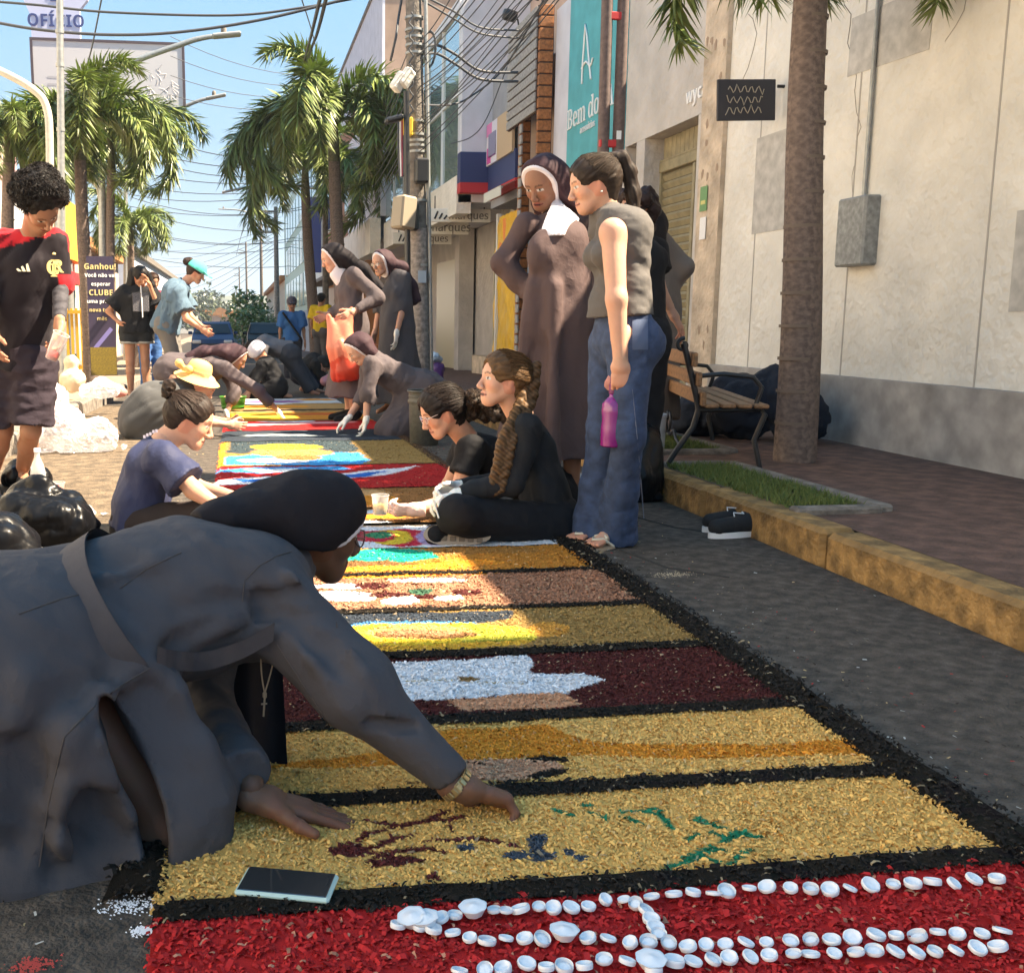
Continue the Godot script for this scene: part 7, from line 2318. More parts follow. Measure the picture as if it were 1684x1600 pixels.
func spectacled_girl():
	var J := {"b": gr(800, 868), "h": 1.62, "f": V(-1, 0, 0), "s": V(0, 0, 1)}
	J.hd = at(726, 676, 4.72)
	J.hf = V(-.90, -.40, .12)
	J.hu = V(-.38, .92, 0)
	J.nk = at(768, 722, 4.78)
	J.ch = at(796, 752, 4.8)
	J.ws = at(845, 780, 4.85)
	J.pv = at(900, 800, 4.9)
	J.sL = at(774, 738, 4.66)
	J.eL = at(750, 822, 4.60)
	J.wL = at(680, 838, 4.50)
	J.sR = at(766, 738, 4.94)
	J.eR = at(738, 800, 4.98)
	J.wR = at(735, 840, 4.9)
	J.hL = at(905, 808, 4.82)
	J.kL = at(850, 852, 4.78)
	J.aL = at(960, 850, 4.9)
	J.tL = at(980, 852, 4.9)
	J.hR = at(905, 808, 4.98)
	J.kR = at(850, 852, 5.0)
	J.aR = at(960, 850, 5.0)
	J.tR = at(980, 852, 5.0)
	var t := person_root("girl in black t-shirt and pale glasses holding a cup, behind the braided girl", J)
	body(t, J, FAIR * Color(1, .96, .94), .012, .0042, {"th": 1.0})
	sdf("black_tshirt", [top(J, .0105, .52, {"r": .014, "fold": .008, "cuff": .008, "seed": 31})], M.black_cloth, t)
	var pn := pants(J, .014, 1.9, {"r": .014})
	sdf("dark_trousers", [pn], M.black_cloth, t)
	var col := Color(.055, .038, .032)
	var capf := hair_cap(J, .006, {"col": col, "g": .016, "comb": V(0, .2, -1)})
	sdf("hair", [capf], M.hair, t)
	var bs := hbasis(J)
	var e: Vector3 = J.hd + bs * V(0, .01, -.12)
	strands(t, J, 1500, col * 1.2, 11, e, capf)
	var rng := RandomNumberGenerator.new()
	rng.seed = 4
	var fl := Field.new(.008)
	for i in 22: fl.ball(e + V(.10 + rng.randf_range(-.09, .10), -.035 + rng.randf_range(-.06, .05), rng.randf_range(-.06, .06)), rng.randf_range(.022, .042), .015)
	fl.bump(.014, 26.0, 6)
	fl.tint = func(p: Vector3, _n: Vector3) -> Color:
		var v := 1.0 + .5 * sin(p.y * 130 + p.x * 160)
		return Color(.10 * v, .065 * v, .045 * v)
	sdf("curly_ponytail", [fl], M.hair, t)
	curls(t, fl, e + V(.10, -.035, 0), Basis(), 500, Color(.12, .075, .05), .002, 29)
	glasses(t, J, mat("pale_frame", L(.70, .55, .50), .3))
	var g := hand_field(J.wL + V(.01, 0, 0), V(-1, -.02, .0), V(-.05, .55, -.8), 1.0, [.9, .95, 1.0, 1.05], Color(.78, .55, .47), .0045, 1.0, .05, .7)
	g.c(J.wL + V(.05, 0, 0), J.wL - V(.005, 0, 0), .036, .030, .01, Vector3.ZERO, 1.0, 2)
	g.bump(.002, 60.0, 3)
	g.tint = null
	sdf("clear_glove", [g], mat("glove_clear", L(.74, .52, .44), .35, {"spec": .6, "sss": .1}), t)
	plastic_cup(at(625, 846, 4.42), .030, .038, .085, "half full plastic cup of yellow sawdust in the gloved hand", L(.62, .40, .10), "hand held", .5)

func plastic_cup(o: Vector3, r0: float, r1: float, h: float, label: String, fill: Color, _n: String, level := .6, tilt := Basis(), m: Material = null):
	var t := thing("plastic_cup", label, "cup", o)
	t.basis = tilt
	mi("wall", B.new().lathe(V(0, 0, 0), [Vector2(0, 0), Vector2(r0, 0), Vector2(r1, h), Vector2(r1 + .003, h), Vector2(r1 + .002, h + .003), Vector2(r1 - .001, h + .002)], 22).mesh(), m if m else M.plastic_clear, t)
	if level > 0.0: mi("sawdust", B.new().lathe(V(0, .002, 0), [Vector2(0, 0), Vector2(r0 - .002, 0), Vector2(lerpf(r0, r1, level) - .002, h * level), Vector2(0, h * level + .006)], 18).mesh(), mat("fill%s" % str(fill), fill, .9, {"grain": [20.0, 1.0]}), t)

func blue_girl():
	var J := {"b": gr(235, 885), "h": 1.6, "f": V(1, 0, 0), "s": V(0, 0, -1)}
	J.hd = at(312, 690, 4.38)
	J.hf = V(.93, -.36, .10)
	J.hu = V(.40, .91, 0)
	J.nk = at(268, 728, 4.38)
	J.ch = at(248, 772, 4.38)
	J.ws = at(232, 825, 4.38)
	J.pv = at(226, 866, 4.38)
	J.sR = at(268, 752, 4.22)
	J.eR = at(318, 806, 4.14)
	J.wR = at(372, 842, 4.12)
	J.sL = at(262, 752, 4.54)
	J.eL = at(320, 800, 4.58)
	J.wL = at(400, 822, 4.42)
	J.hR = at(240, 868, 4.28)
	J.kR = at(345, 850, 4.16)
	J.aR = at(280, 884, 4.34)
	J.tR = at(250, 886, 4.42)
	J.hL = at(240, 868, 4.48)
	J.kL = at(350, 850, 4.62)
	J.aL = at(290, 880, 4.50)
	J.tL = at(265, 884, 4.44)
	var t := person_root("girl in navy t-shirt with hair bun sitting bent over on the left of the carpet", J)
	body(t, J, FAIR * Color(.95, .92, .9), .012, .0042, {"loose": ["L", "R"], "th": .95})
	sdf("navy_tshirt", [top(J, .0095, .78, {"r": .018, "fold": .011, "cuff": .022, "seed": 41, "freq": 6.0})], M.navy_shirt, t)
	var pn := Field.new(.012)
	pn.c(J.pv + V(0, .03, 0), J.pv, .11, .115, .05, V(0, 0, 1), 1.3)
	for e in ["L", "R"]:
		pn.c(J["h" + e], J["k" + e], .10, .07, .05)
		pn.c(J["k" + e], J["a" + e], .07, .05, .05)
	pn.bump(.007, 8.0, 15)
	sdf("dark_trousers", [pn], cloth("dark_brown_cloth", L(.028, .020, .018)), t)
	var col := Color(.085, .055, .042)
	var capf := hair_cap(J, .0055, {"col": col, "g": .008, "comb": V(0, .5, -1)})
	sdf("hair", [capf], M.hair, t)
	var bs := hbasis(J)
	var bun: Vector3 = J.hd + bs * V(0, .085, -.115)
	strands(t, J, 1400, col * 1.2, 21, bun, capf)
	var bf := Field.new(.006)
	for i in 9: bf.ball(bun + bs * V(cos(i * 2.1) * .024, sin(i * 1.7) * .022, -.012 + sin(i * 3.1) * .016), .024, .008)
	bf.bump(.006, 40.0, 8)
	bf.tint = func(p: Vector3, _n: Vector3) -> Color:
		var v := 1.0 + .4 * sin(p.y * 230 + p.x * 200)
		return Color(col.r * v, col.g * v, col.b * v)
	sdf("hair_bun", [bf], M.hair, t)
	var sc := B.new().lathe(J.hd + bs * V(0, .075, -.095) - t.position, [Vector2(.018, -.006), Vector2(.028, 0), Vector2(.018, .006)], 14, (bs * V(0, .7, -1)).normalized())
	mi("hair_tie", sc.mesh(), M.white_paint, t)
	var pr := B.new()
	var bp := at(246, 717, 4.26) - t.position
	for i in 5: pr.box(bp + V(-.02 + i * .012, .004 * sin(i * 3.0) + i * .006, .028 - i * .003), V(.009, .012, .003))
	mi("back_print", pr.mesh(), mat("print_pale", L(.55, .50, .60), .6), t)

func young_man():
	var b := gr(14, 808)
	var J := standing(b, 1.70, .42, .16)
	J.hd = at(66, 338, 5.30)
	J.hf = V(.42, -.88, .40)
	J.hu = V(.10, .68, .62)
	J.nk = at(54, 384, 5.42)
	J.ch = at(44, 440, 5.45)
	J.ws = at(38, 520, 5.5)
	J.pv = at(32, 585, 5.52)
	J.sL = at(92, 398, 5.46)
	J.eL = at(101, 468, 5.46)
	J.wL = at(97, 532, 5.32)
	J.sR = at(2, 402, 5.46)
	J.eR = at(-20, 480, 5.40)
	J.wR = at(-10, 550, 5.25)
	J.hL = at(56, 600, 5.5)
	J.hR = at(10, 600, 5.55)
	J.kL = at(50, 708, 5.46)
	J.kR = at(4, 708, 5.56)
	J.aL = gr(36, 800) + V(0, .07, 0)
	J.tL = gr(48, 812) + V(0, .02, .04)
	J.aR = gr(-14, 805) + V(0, .07, 0)
	J.tR = gr(-6, 818) + V(0, .02, .05)
	var skin := Color(.33, .17, .105)
	var t := person_root("young man with curly hair in black and red football shirt, left edge", J)
	var hl := hand_field(J.wL, V(-.05, -.95, .2), V(-.7, -.1, .6), -1.0, [.55, .65, .75, .85], skin * 1.3, .0048, 1.05, .06, .6)
	body(t, J, skin, .013, .0048, {"hands": [hl], "loose": ["R"], "th": .95})
	var tf := top(J, .0105, 1.0, {"r": .020, "fold": .013, "seed": 51, "freq": 5.0, "short": -.35, "cuff": .012})
	var sv: Vector3 = (J.sL - J.sR).normalized()
	tf.tint = func(p: Vector3, n: Vector3) -> Color:
		var q: Vector3 = p - J.nk
		var side := absf(q.dot(sv))
		var fw := q.dot(J.f)
		if fw < .055 and q.y > -.035 - side * .28 and side < .30:
			return L(.16, .006, .010) if side > .10 and absf(fmod(fw + 1.0, .034) - .017) < .005 else L(.50, .012, .022)
		if side > .10 and q.y < -.2 and p.distance_to(J.eL) < .085: return L(.50, .012, .022)
		return L(.012, .011, .012)
	var shirt := sdf("football_shirt", [tf], mat("jersey", L(1, 1, 1), .75, {"vc": true, "rim": .2, "spec": .3, "grain": [16.0, .12]}), t)
	var us := Field.new(.010)
	us.c(J.eL.lerp(J.sL, .10), J.wL.lerp(J.eL, .1), .044, .034, .02, Vector3.ZERO, 1.0, 1)
	us.bump(.006, 14.0, 5, (J.wL - J.eL).normalized(), .4)
	sdf("undersleeve", [us], mat("undersleeve", L(.05, .046, .055), .8, {"rim": .2}), t)
	# red collar, shoulder stripes, cuff
	var s: Vector3 = (J.sL - J.sR).normalized()
	var red := mat("jersey_red", L(.46, .012, .022), .7, {"rim": .2})
	var cf := Field.new(.008)
	var fr = (J.f + V(0, -.5, 0)).normalized()
	for i in 17:
		var a := TAU * i / 16
		var a2 := TAU * (i + 1) / 16
		var P := func(an: float) -> Vector3: return J.nk + s * (cos(an) * .086) + J.f * (sin(an) * .095 + .03) + V(0, .012 - .06 * maxf(sin(an), -.2), 0)
		cf.c(P.call(a), P.call(a2), .019, .019, .004)
	sdf("red_collar", [cf], red, shirt)
	# the marks on the chest: three slanted bars and an interlaced crest
	var gold := mat("crest_gold", L(.66, .52, .20), .5)
	var mk := B.new()
	var o := at(37, 440, 5.275) - t.position
	var rt := V(1, 0, -.42).normalized()
	for i in 3:
		var x := -.022 + i * .020
		mk.prism(PackedVector2Array([Vector2(x, -.018), Vector2(x + .016, -.018), Vector2(x + .010 + i * .004 - .012, -.018 + .014 + i * .012), Vector2(x - .004 + i * .004 - .006, -.018 + .010 + i * .012)]), o, rt, V(0, 1, 0), rt.cross(V(0, 1, 0)) * .006)
	mi("three_bar_mark", mk.mesh(), mat("mark_pale", L(.55, .52, .38), .6), shirt)
	var cx := Transform3D(Basis(rt, V(0, 1, 0), rt.cross(V(0, 1, 0))), at(89, 440, 5.30) - t.position)
	for q in [["C", .10, Vector2(-.010, .0)], ["R", .085, Vector2(.012, .006)], ["F", .085, Vector2(.004, -.014)]]:
		lettering(q[0], q[1], .008, gold, shirt, cx.translated_local(V(q[2].x, q[2].y, 0)), "crest_letter", true)
	mi("crest_star", B.new().lathe(cx.origin + V(0, .068, 0), [Vector2(.008, -.006), Vector2(.010, 0), Vector2(0, .006)], 5).mesh(), gold, shirt)
	# shorts, hair, feet
	var sho := pants(J, .011, .92, {"r": .024, "fold": .012, "seed": 55})
	var cm: Vector3 = (J.hL + J.hR) / 2
	sho.carve(cm - V(0, .13, 0), (J.kL + J.kR) / 2 - V(0, .06, 0), .02, .062, .03)
	sdf("shorts", [sho], cloth("shorts_plum", L(.030, .022, .030)), t)
	var hf := Field.new(.008)
	var bs := hbasis(J)
	var rng := RandomNumberGenerator.new()
	rng.seed = 19
	hf.ball(J.hd + bs * V(0, .05, -.03), .108, .03)
	for i in 16:
		var v := V(rng.randf_range(-1, 1), rng.randf_range(-.1, 1), rng.randf_range(-1, .5)).normalized()
		hf.ball(J.hd + bs * (V(0, .045, -.03) + v * .085), .045, .03)
	hf.bump(.010, 20.0, 4)
	hf.tint = func(_p: Vector3, _n: Vector3) -> Color: return Color(.03, .024, .024)
	sdf("curly_hair", [hf], M.hair, t)
	curls(t, hf, J.hd + bs * V(0, .045, -.03), bs, 1500, Color(.04, .032, .03), .0035, 19)
	var sh := Field.new(.009)
	for e in ["L", "R"]: shoe(sh, J["a" + e], J["t" + e], .042)
	sdf("shoes", [sh], M.black_cloth, t)
	# the tumbler he pours from
	var up := V(.42, .86, .15).normalized()
	var rx := up.cross(V(0, 0, 1)).normalized()
	plastic_cup(at(83, 590, 5.22), .030, .040, .135, "clear tumbler with red sawdust tilted in the young man's hand", L(.50, .03, .03), "", .26, Basis(rx, up, rx.cross(up)))

# ---------------------------------------------------------------- people farther up the street
func people_mid():
	# nun holding the red sack
	var J := standing(gr(578, 692), 1.62, -1.45, .10)
	var bx: Vector3 = J.b
	var d := -bx.z
	J.hd = at(546, 424, d)
	J.hf = V(-.92, -.38, .12)
	J.hu = V(-.3, .95, 0)
	J.nk = at(562, 452, d)
	J.eL = at(622, 490, d - .25)
	J.wL = at(582, 512, d - .32)
	J.eR = at(575, 500, d + .2)
	J.wR = at(538, 518, d + .1)
	var t := person_root("nun in grey habit and long dark veil holding the red sack with both hands", J)
	body(t, J, FAIR, .022, .007, {"loose": ["L", "R"]})
	sdf("habit", [robe(J, .016, .22, .25, {"seed": 61, "fold": .022})], M.habit_mauve, t)
	var shf := Field.new(.012)
	for e in ["L", "R"]: shoe(shf, J["a" + e], J["t" + e], .046)
	sdf("shoes", [shf], M.black_cloth, t)
	var bib := Field.new(.010)
	bib.c(J.hd.lerp(J.nk, .6), J.nk, .062, .068, .03)
	bib.c(J.nk + J.f * .06, J.ch + J.f * .085 + V(0, .06, 0), .05, .055, .03)
	sdf("white_collar", [bib], M.linen, t)
	veil(t, J, .012, M.veil_dark, [at(566, 425, d), at(596, 445, d), at(624, 478, d)], {"r0": .11, "r1": .10, "seed": 6})
	# nun behind her
	J = standing(gr(652, 681), 1.64, -.75)
	bx = J.b
	d = -bx.z
	J.hd = at(628, 432, d)
	J.hf = V(-.80, -.20, .55)
	J.hu = V(-.1, 1, .05)
	J.wL = at(652, 548, d - .2)
	J.eL = at(664, 500, d - .12)
	J.sL = at(666, 456, d - .08)
	t = person_root("smiling nun with rolled sleeve and brown veil standing behind the nun with the sack", J)
	body(t, J, FAIR * Color(.95, .9, .85), .022, .007, {"open": true, "teeth": true, "loose": ["R"]})
	sdf("habit", [robe(J, .016, .12, .27, {"seed": 62, "fold": .026, "sleeve": .30})], M.habit_grey, t)
	sdf("glove", [hand_field(J.wL, V(-.1, -1, .1), V(-.8, 0, -.4), 1.0, [.3, .4, .4, .5], FAIR, .008)], M.glove, t)
	veil(t, J, .012, M.veil_brown, [at(655, 440, d + .05), at(672, 470, d + .08), at(684, 500, d + .05)], {"r0": .10, "r1": .09, "seed": 7})
	glasses(t, J, M.black_metal)
	# kneeling nun in the middle distance
	d = 8.2
	J = {"b": at(660, 716, d), "h": 1.6, "f": V(-1, 0, 0), "s": V(0, 0, 1), "hd": at(589, 574, d), "hf": V(-.72, -.65, .2), "hu": V(-.6, .75, .1), "nk": at(608, 588, d), "ch": at(625, 606, d), "ws": at(660, 625, d), "pv": at(698, 650, d), "sL": at(612, 598, d - .16), "eL": at(605, 648, d - .2), "wL": at(602, 690, d - .22), "sR": at(606, 596, d + .16), "eR": at(596, 652, d + .16), "wR": at(572, 688, d + .05), "hL": at(700, 655, d - .1), "hR": at(700, 655, d + .1), "kL": at(640, 708, d - .12), "kR": at(645, 706, d + .14), "aL": at(720, 708, d - .1), "aR": at(720, 708, d + .12), "tL": at(745, 710, d - .1), "tR": at(745, 710, d + .1)}
	t = person_root("nun in grey habit and brown head scarf on hands and knees beside the grey bin", J)
	body(t, J, FAIR, .02, .008)
	var r := Field.new(.014)
	var zz := V(0, 0, 1)
	r.c(J.ch, J.ws, .125, .12, .08, zz, 1.3)
	r.c(J.ws, J.pv, .12, .15, .08, zz, 1.3)
	r.c(J.nk, J.ch, .07, .1, .05)
	r.c(J.pv, J.kL, .17, .12, .1)
	r.c(J.pv, J.kR, .17, .12, .1)
	r.c(J.kL + V(.02, -.02, 0), J.aL, .10, .085, .1)
	r.c(J.pv, at(725, 695, d), .16, .12, .1)
	for e in ["L", "R"]:
		r.c(J["s" + e], J["e" + e], .072, .066, .05)
		r.c(J["e" + e], J["e" + e].lerp(J["w" + e], .42), .066, .058, .03, Vector3.ZERO, 1.0, 1)
	r.bump(.014, 4.5, 64, V(.4, .8, 0), 2.5)
	r.bump(.016, 3.8, 164, V(.5, .8, .1), 4.0, true)
	r.bump(.006, 12.0, 264, V(.5, .8, .1), 3.0, true)
	sdf("habit", [r], M.habit_mauve, t)
	veil(t, J, .012, M.veil_brown, [at(604, 578, d), at(622, 588, d)], {"r0": .10, "r1": .06, "seed": 8})
	var gl := []
	for q in [["L", V(-.2, -.95, 0), V(-.9, .1, 0)], ["R", V(-.75, -.6, 0), V(-.4, -.8, 0)]]: gl.append(hand_field(J["w" + q[0]], q[1], q[2], 1.0, [.4, .5, .5, .6], FAIR, .008))
	for f in gl: f.tint = null
	sdf("gloves", gl, M.glove, t)
	# nun reaching from the left over the orange panel
	d = 9.9
	J = {"b": at(320, 690, d), "h": 1.62, "f": V(1, 0, 0), "s": V(0, 0, -1), "hd": at(388, 588, d), "hf": V(.80, -.58, .1), "hu": V(.6, .8, 0), "nk": at(366, 594, d), "ch": at(350, 604, d), "ws": at(315, 606, d), "pv": at(285, 612, d + .05), "sR": at(368, 606, d - .17), "eR": at(425, 642, d - .2), "wR": at(458, 678, d - .15), "sL": at(366, 602, d + .17), "eL": at(385, 645, d + .1), "wL": at(372, 680, d), "hR": at(285, 622, d - .1), "hL": at(285, 622, d + .1), "kR": at(330, 685, d - .1), "kL": at(330, 684, d + .12), "aR": at(255, 688, d), "aL": at(255, 688, d + .2), "tR": at(235, 690, d), "tL": at(235, 690, d + .2)}
	t = person_root("nun in brown veil reaching her gloved hand over the orange panel", J)
	body(t, J, TAN, .022, .008)
	r = Field.new(.016)
	r.c(J.ch, J.ws, .13, .13, .08, zz, 1.3)
	r.c(J.ws, J.pv, .13, .16, .08, zz, 1.3)
	r.c(J.nk, J.ch, .075, .1, .05)
	r.c(J.pv, J.kR, .16, .12, .1)
	r.c(J.pv, J.kL, .16, .12, .1)
	r.c(J.kR, J.aR, .09, .08, .08)
	for e in ["L", "R"]:
		r.c(J["s" + e], J["e" + e], .078, .07, .05)
		r.c(J["e" + e], J["e" + e].lerp(J["w" + e], .6), .07, .056, .03, Vector3.ZERO, 1.0, 1)
	r.bump(.014, 4.5, 65, V(.9, -.3, 0), 2.5)
	r.bump(.016, 3.8, 165, V(.9, -.4, .1), 4.0, true)
	sdf("habit", [r], M.habit_mauve, t)
	veil(t, J, .013, M.veil_brown, [at(366, 578, d), at(335, 580, d), at(308, 590, d)], {"r0": .11, "r1": .09, "seed": 9})
	var hf := hand_field(J.wR, V(.55, -.7, .1), V(-.6, -.6, 0), 1.0, [.5, .6, .7, .7], FAIR, .008)
	hf.tint = null
	sdf("glove", [hf, hand_field(J.wL, V(.2, -.9, .1), V(.8, 0, 0), 1.0, [.5, .6, .6, .6], TAN, .009)], M.glove, t)
	# crouching woman in the straw hat
	d = 8.2
	J = {"b": at(260, 716, d), "h": 1.6, "f": V(1, 0, 0), "s": V(0, 0, -1), "hd": at(334, 634, d), "hf": V(.72, -.65, .15), "hu": V(.62, .75, 0), "nk": at(312, 640, d), "ch": at(290, 650, d), "ws": at(252, 668, d), "pv": at(236, 692, d), "sR": at(308, 656, d - .17), "eR": at(345, 694, d - .18), "wR": at(374, 698, d - .15), "sL": at(308, 650, d + .17), "eL": at(345, 690, d + .15), "wL": at(378, 694, d + .02), "hR": at(240, 698, d - .1), "hL": at(240, 698, d + .1), "kR": at(310, 690, d - .14), "kL": at(312, 690, d + .14), "aR": at(268, 712, d - .1), "aL": at(268, 712, d + .1), "tR": at(290, 715, d - .1), "tL": at(290, 715, d + .1)}
	t = person_root("crouching woman in dark grey dress and yellow straw hat, back rounded", J)
	body(t, J, FAIR, .02, .008, {"loose": ["L", "R"]})
	r = Field.new(.015)
	r.c(J.ch, J.ws, .14, .17, .1, zz, 1.25)
	r.c(J.ws, J.pv, .175, .165, .1, zz, 1.25)
	r.c(J.nk, J.ch, .07, .11, .05)
	r.c(J.pv, J.kR, .15, .10, .12)
	r.c(J.pv, J.kL, .15, .10, .12)
	r.c(at(205, 708, d), at(235, 714, d - .1), .04, .05, .08)
	for e in ["L", "R"]: r.c(J["s" + e], J["e" + e].lerp(J["s" + e], .25), .07, .06, .05, Vector3.ZERO, 1.0, 1)
	r.bump(.012, 5.0, 66, V(.7, .5, 0), 2.5)
	r.bump(.016, 3.6, 166, V(.7, .5, .1), 4.0, true)
	sdf("grey_dress", [r], mat("dress_grey", L(.060, .060, .060), .8, {"rim": .3}), t)
	var bs := hbasis(J)
	var ht := thing("straw_hat", "yellow straw sun hat with bow on the crouching woman's head", "hat", at(326, 614, d))
	var hp := [Vector2(.185, -.05), Vector2(.145, -.02), Vector2(.100, .0), Vector2(.096, .05), Vector2(.082, .088), Vector2(.05, .104), Vector2(0, .108)]
	mi("hat_body", B.new().lathe(V(0, 0, 0), hp, 28, V(.30, .92, .15).normalized(), .03).mesh(), M.straw, ht)
	mi("hat_ribbon", B.new().lathe(V(0, 0, 0), [Vector2(.1015, .004), Vector2(.1005, .028)], 26, V(.30, .92, .15).normalized()).mesh(), cloth("ribbon", L(.62, .45, .22)), ht)
	var bw := Field.new(.010)
	for e in [-1.0, 1.0]: bw.c(at(302, 606, d - .08), at(302 + e * 8, 602 + e * 5, d - .1), .018, .034, .01)
	sdf("bow", [bw], M.straw, ht)
	# woman in teal t-shirt and green cap
	J = standing(at(285, 652, 12.5), 1.66, 1.45, .30)
	d = 12.5
	J.hd = at(322, 448, d)
	J.hf = V(.90, -.42, .10)
	J.hu = V(.3, .95, 0)
	J.nk = at(304, 464, d)
	J.sR = at(292, 484, d - .18)
	J.eR = at(306, 524, d - .22)
	J.wR = at(332, 542, d - .15)
	J.sL = at(296, 478, d + .18)
	J.eL = at(312, 520, d + .2)
	J.wL = at(334, 538, d + .05)
	t = person_root("woman in loose teal t-shirt and turquoise cap bending to the right", J)
	body(t, J, FAIR * Color(.95, .9, .85), .022, .009, {"loose": ["L", "R"], "th": 1.1})
	sdf("teal_tshirt", [top(J, .018, .75, {"r": .05, "short": -.75, "cuff": .02, "fold": .03, "th": 1.1, "seed": 71, "freq": 4.0})], cloth("teal_cloth", L(.10, .155, .21)), t)
	sdf("trousers", [pants(J, .02, 1.9, {"r": .03})], cloth("grey_trousers", L(.16, .15, .14)), t)
	sdf("hair", [hair_cap(J, .010, {"col": Color(.12, .07, .05), "freq": 25.0}), hair_lock([at(307, 430, d), at(312, 428, d)], .05, .04, Color(.10, .06, .05), .01, 5)], M.hair, t)
	bs = hbasis(J)
	var cp := thing("cap", "turquoise peaked cap on the woman bending to the right", "cap", J.hd)
	var cf := Field.new(.009)
	cf.c(J.hd + bs * V(0, .04, -.03), J.hd + bs * V(0, .045, .01), .104, .100, .02, bs.x, .96)
	cf.cut(J.hd + bs * V(0, .028, 0), bs * V(0, -1, -.15))
	cf.c(J.hd + bs * V(0, .045, .09), J.hd + bs * V(0, .020, .16), .055, .05, .015, bs.y, .22)
	sdf("cap_shell", [cf], cloth("turquoise", L(.10, .52, .45)), cp)
	# girl in black shirt and shorts
	d = 12.9
	J = standing(at(228, 656, d), 1.64, .15)
	J.hd = at(231, 455, d - .05)
	J.hf = V(.35, -.45, .8)
	J.hu = V(.05, .95, .25)
	J.sL = at(248, 482, d)
	J.eL = at(262, 512, d - .1)
	J.wL = at(246, 470, d - .18)
	J.eR = at(178, 512, d)
	J.wR = at(193, 528, d - .05)
	J.sR = at(204, 482, d)
	t = person_root("girl in baggy black t-shirt and shorts, hand raised to her face", J)
	body(t, J, TAN * Color(.9, .85, .8), .02, .009, {"loose": ["L", "R"]})
	sdf("black_tshirt", [top(J, .017, .8, {"r": .04, "short": -.5, "cuff": .03, "fold": .02, "seed": 72})], M.black_cloth, t)
	sdf("shorts", [pants(J, .018, .40, {"r": .03})], M.charcoal, t)
	var cuf := Field.new(.014)
	for e in ["L", "R"]:
		var a: Vector3 = J["h" + e].lerp(J["k" + e], .36)
		cuf.c(a, a - V(0, .035, 0), .122, .122, .01, Vector3.ZERO, 1.0, 3)
	sdf("turned_cuff", [cuf], cloth("pale_cuff", L(.30, .29, .27)), t)
	sdf("hair", [hair_cap(J, .011, {"col": Color(.03, .025, .025), "g": .018, "freq": 25.0}), hair_lock([at(220, 450, d), at(216, 468, d), at(213, 490, d)], .075, .05, Color(.03, .025, .025), .013, 3), hair_lock([at(242, 452, d), at(250, 470, d), at(252, 482, d)], .05, .03, Color(.03, .025, .025), .013, 3)], M.hair, t)
	mi("shirt_print", B.new().box(at(231, 497, d - .19) - t.position, V(.19, .22, .012), Basis.from_euler(V(-.06, .1, 0)), .004).mesh(), mat("print_grey", L(.30, .29, .33), .8, {"mottle": [14.0, .15]}), t)
	mi("pull_cord", B.new().tube([at(231, 470, d - .17) - t.position, at(233, 500, d - .205) - t.position, at(234, 522, d - .2) - t.position], .008, .006, 5).mesh(), M.white_paint, t)
	# person in red shirt half hidden behind her
	J = standing(at(248, 645, 14.5), 1.62, .6)
	d = 14.5
	J.hd = at(251, 462, d)
	J.hf = V(.5, -.3, .8)
	J.hu = V(0, 1, 0)
	t = person_root("person in raspberry shirt and blue jeans mostly hidden behind the girl in shorts", J)
	body(t, J, TAN, .025, .011, {"loose": ["L", "R"]})
	sdf("raspberry_shirt", [top(J, .02, .6, {"r": .025})], cloth("raspberry", L(.28, .04, .07)), t)
	sdf("jeans", [pants(J, .02, 1.95, {"r": .02})], cloth("blue_jeans", L(.05, .12, .30)), t)
	sdf("hair", [hair_cap(J, .012, {"col": Color(.16, .08, .05), "freq": 25.0})], M.hair, t)
	# crouching group in the middle
	d = 13.4
	for q in [0, 1, 2]:
		var lab: String = ["kneeling person in black with a white cap, in the crouching group", "person in pale grey top and slate jeans bent to the ground in the crouching group", "person all in black crouching behind the red sack"][q]
		if q == 0: J = {"b": at(432, 652, d), "hd": at(424, 580, d), "hf": V(-.5, -.7, .5), "hu": V(-.4, .7, .3), "nk": at(434, 590, d), "ch": at(440, 600, d), "pv": at(452, 632, d), "sL": at(432, 600, d - .18), "sR": at(434, 596, d + .18), "eL": at(418, 628, d - .2), "eR": at(416, 622, d + .2), "wL": at(408, 648, d - .2), "wR": at(408, 644, d + .15), "kL": at(420, 648, d - .1), "kR": at(424, 646, d + .15), "aL": at(466, 650, d - .1), "aR": at(466, 648, d + .15)}
		if q == 1: J = {"b": at(500, 652, d + .5), "hd": at(414, 575, d + .5), "hf": V(-.6, -.8, 0), "hu": V(-.7, .5, 0), "nk": at(424, 567, d + .5), "ch": at(436, 566, d + .5), "pv": at(474, 578, d + .5), "sL": at(430, 572, d + .32), "sR": at(432, 568, d + .68), "eL": at(432, 605, d + .3), "eR": at(430, 600, d + .7), "wL": at(430, 635, d + .3), "wR": at(428, 632, d + .7), "kL": at(490, 612, d + .4), "kR": at(496, 612, d + .65), "aL": at(512, 645, d + .4), "aR": at(520, 642, d + .65)}
		if q == 2: J = {"b": at(515, 645, d + 1.2), "hd": at(530, 600, d + 1.0), "hf": V(.4, -.8, .3), "hu": V(.5, .7, 0), "nk": at(522, 594, d + 1.2), "ch": at(514, 594, d + 1.2), "pv": at(496, 612, d + 1.2), "sL": at(520, 598, d + 1.0), "sR": at(518, 596, d + 1.4), "eL": at(528, 618, d + 1.0), "eR": at(526, 616, d + 1.4), "wL": at(538, 634, d + 1.0), "wR": at(536, 632, d + 1.4), "kL": at(520, 632, d + 1.1), "kR": at(522, 632, d + 1.4), "aL": at(496, 640, d + 1.1), "aR": at(496, 640, d + 1.4)}
		J.h = 1.62
		J.f = V(-1, 0, 0) if q < 2 else V(1, 0, 0)
		J.s = V(0, 0, 1)
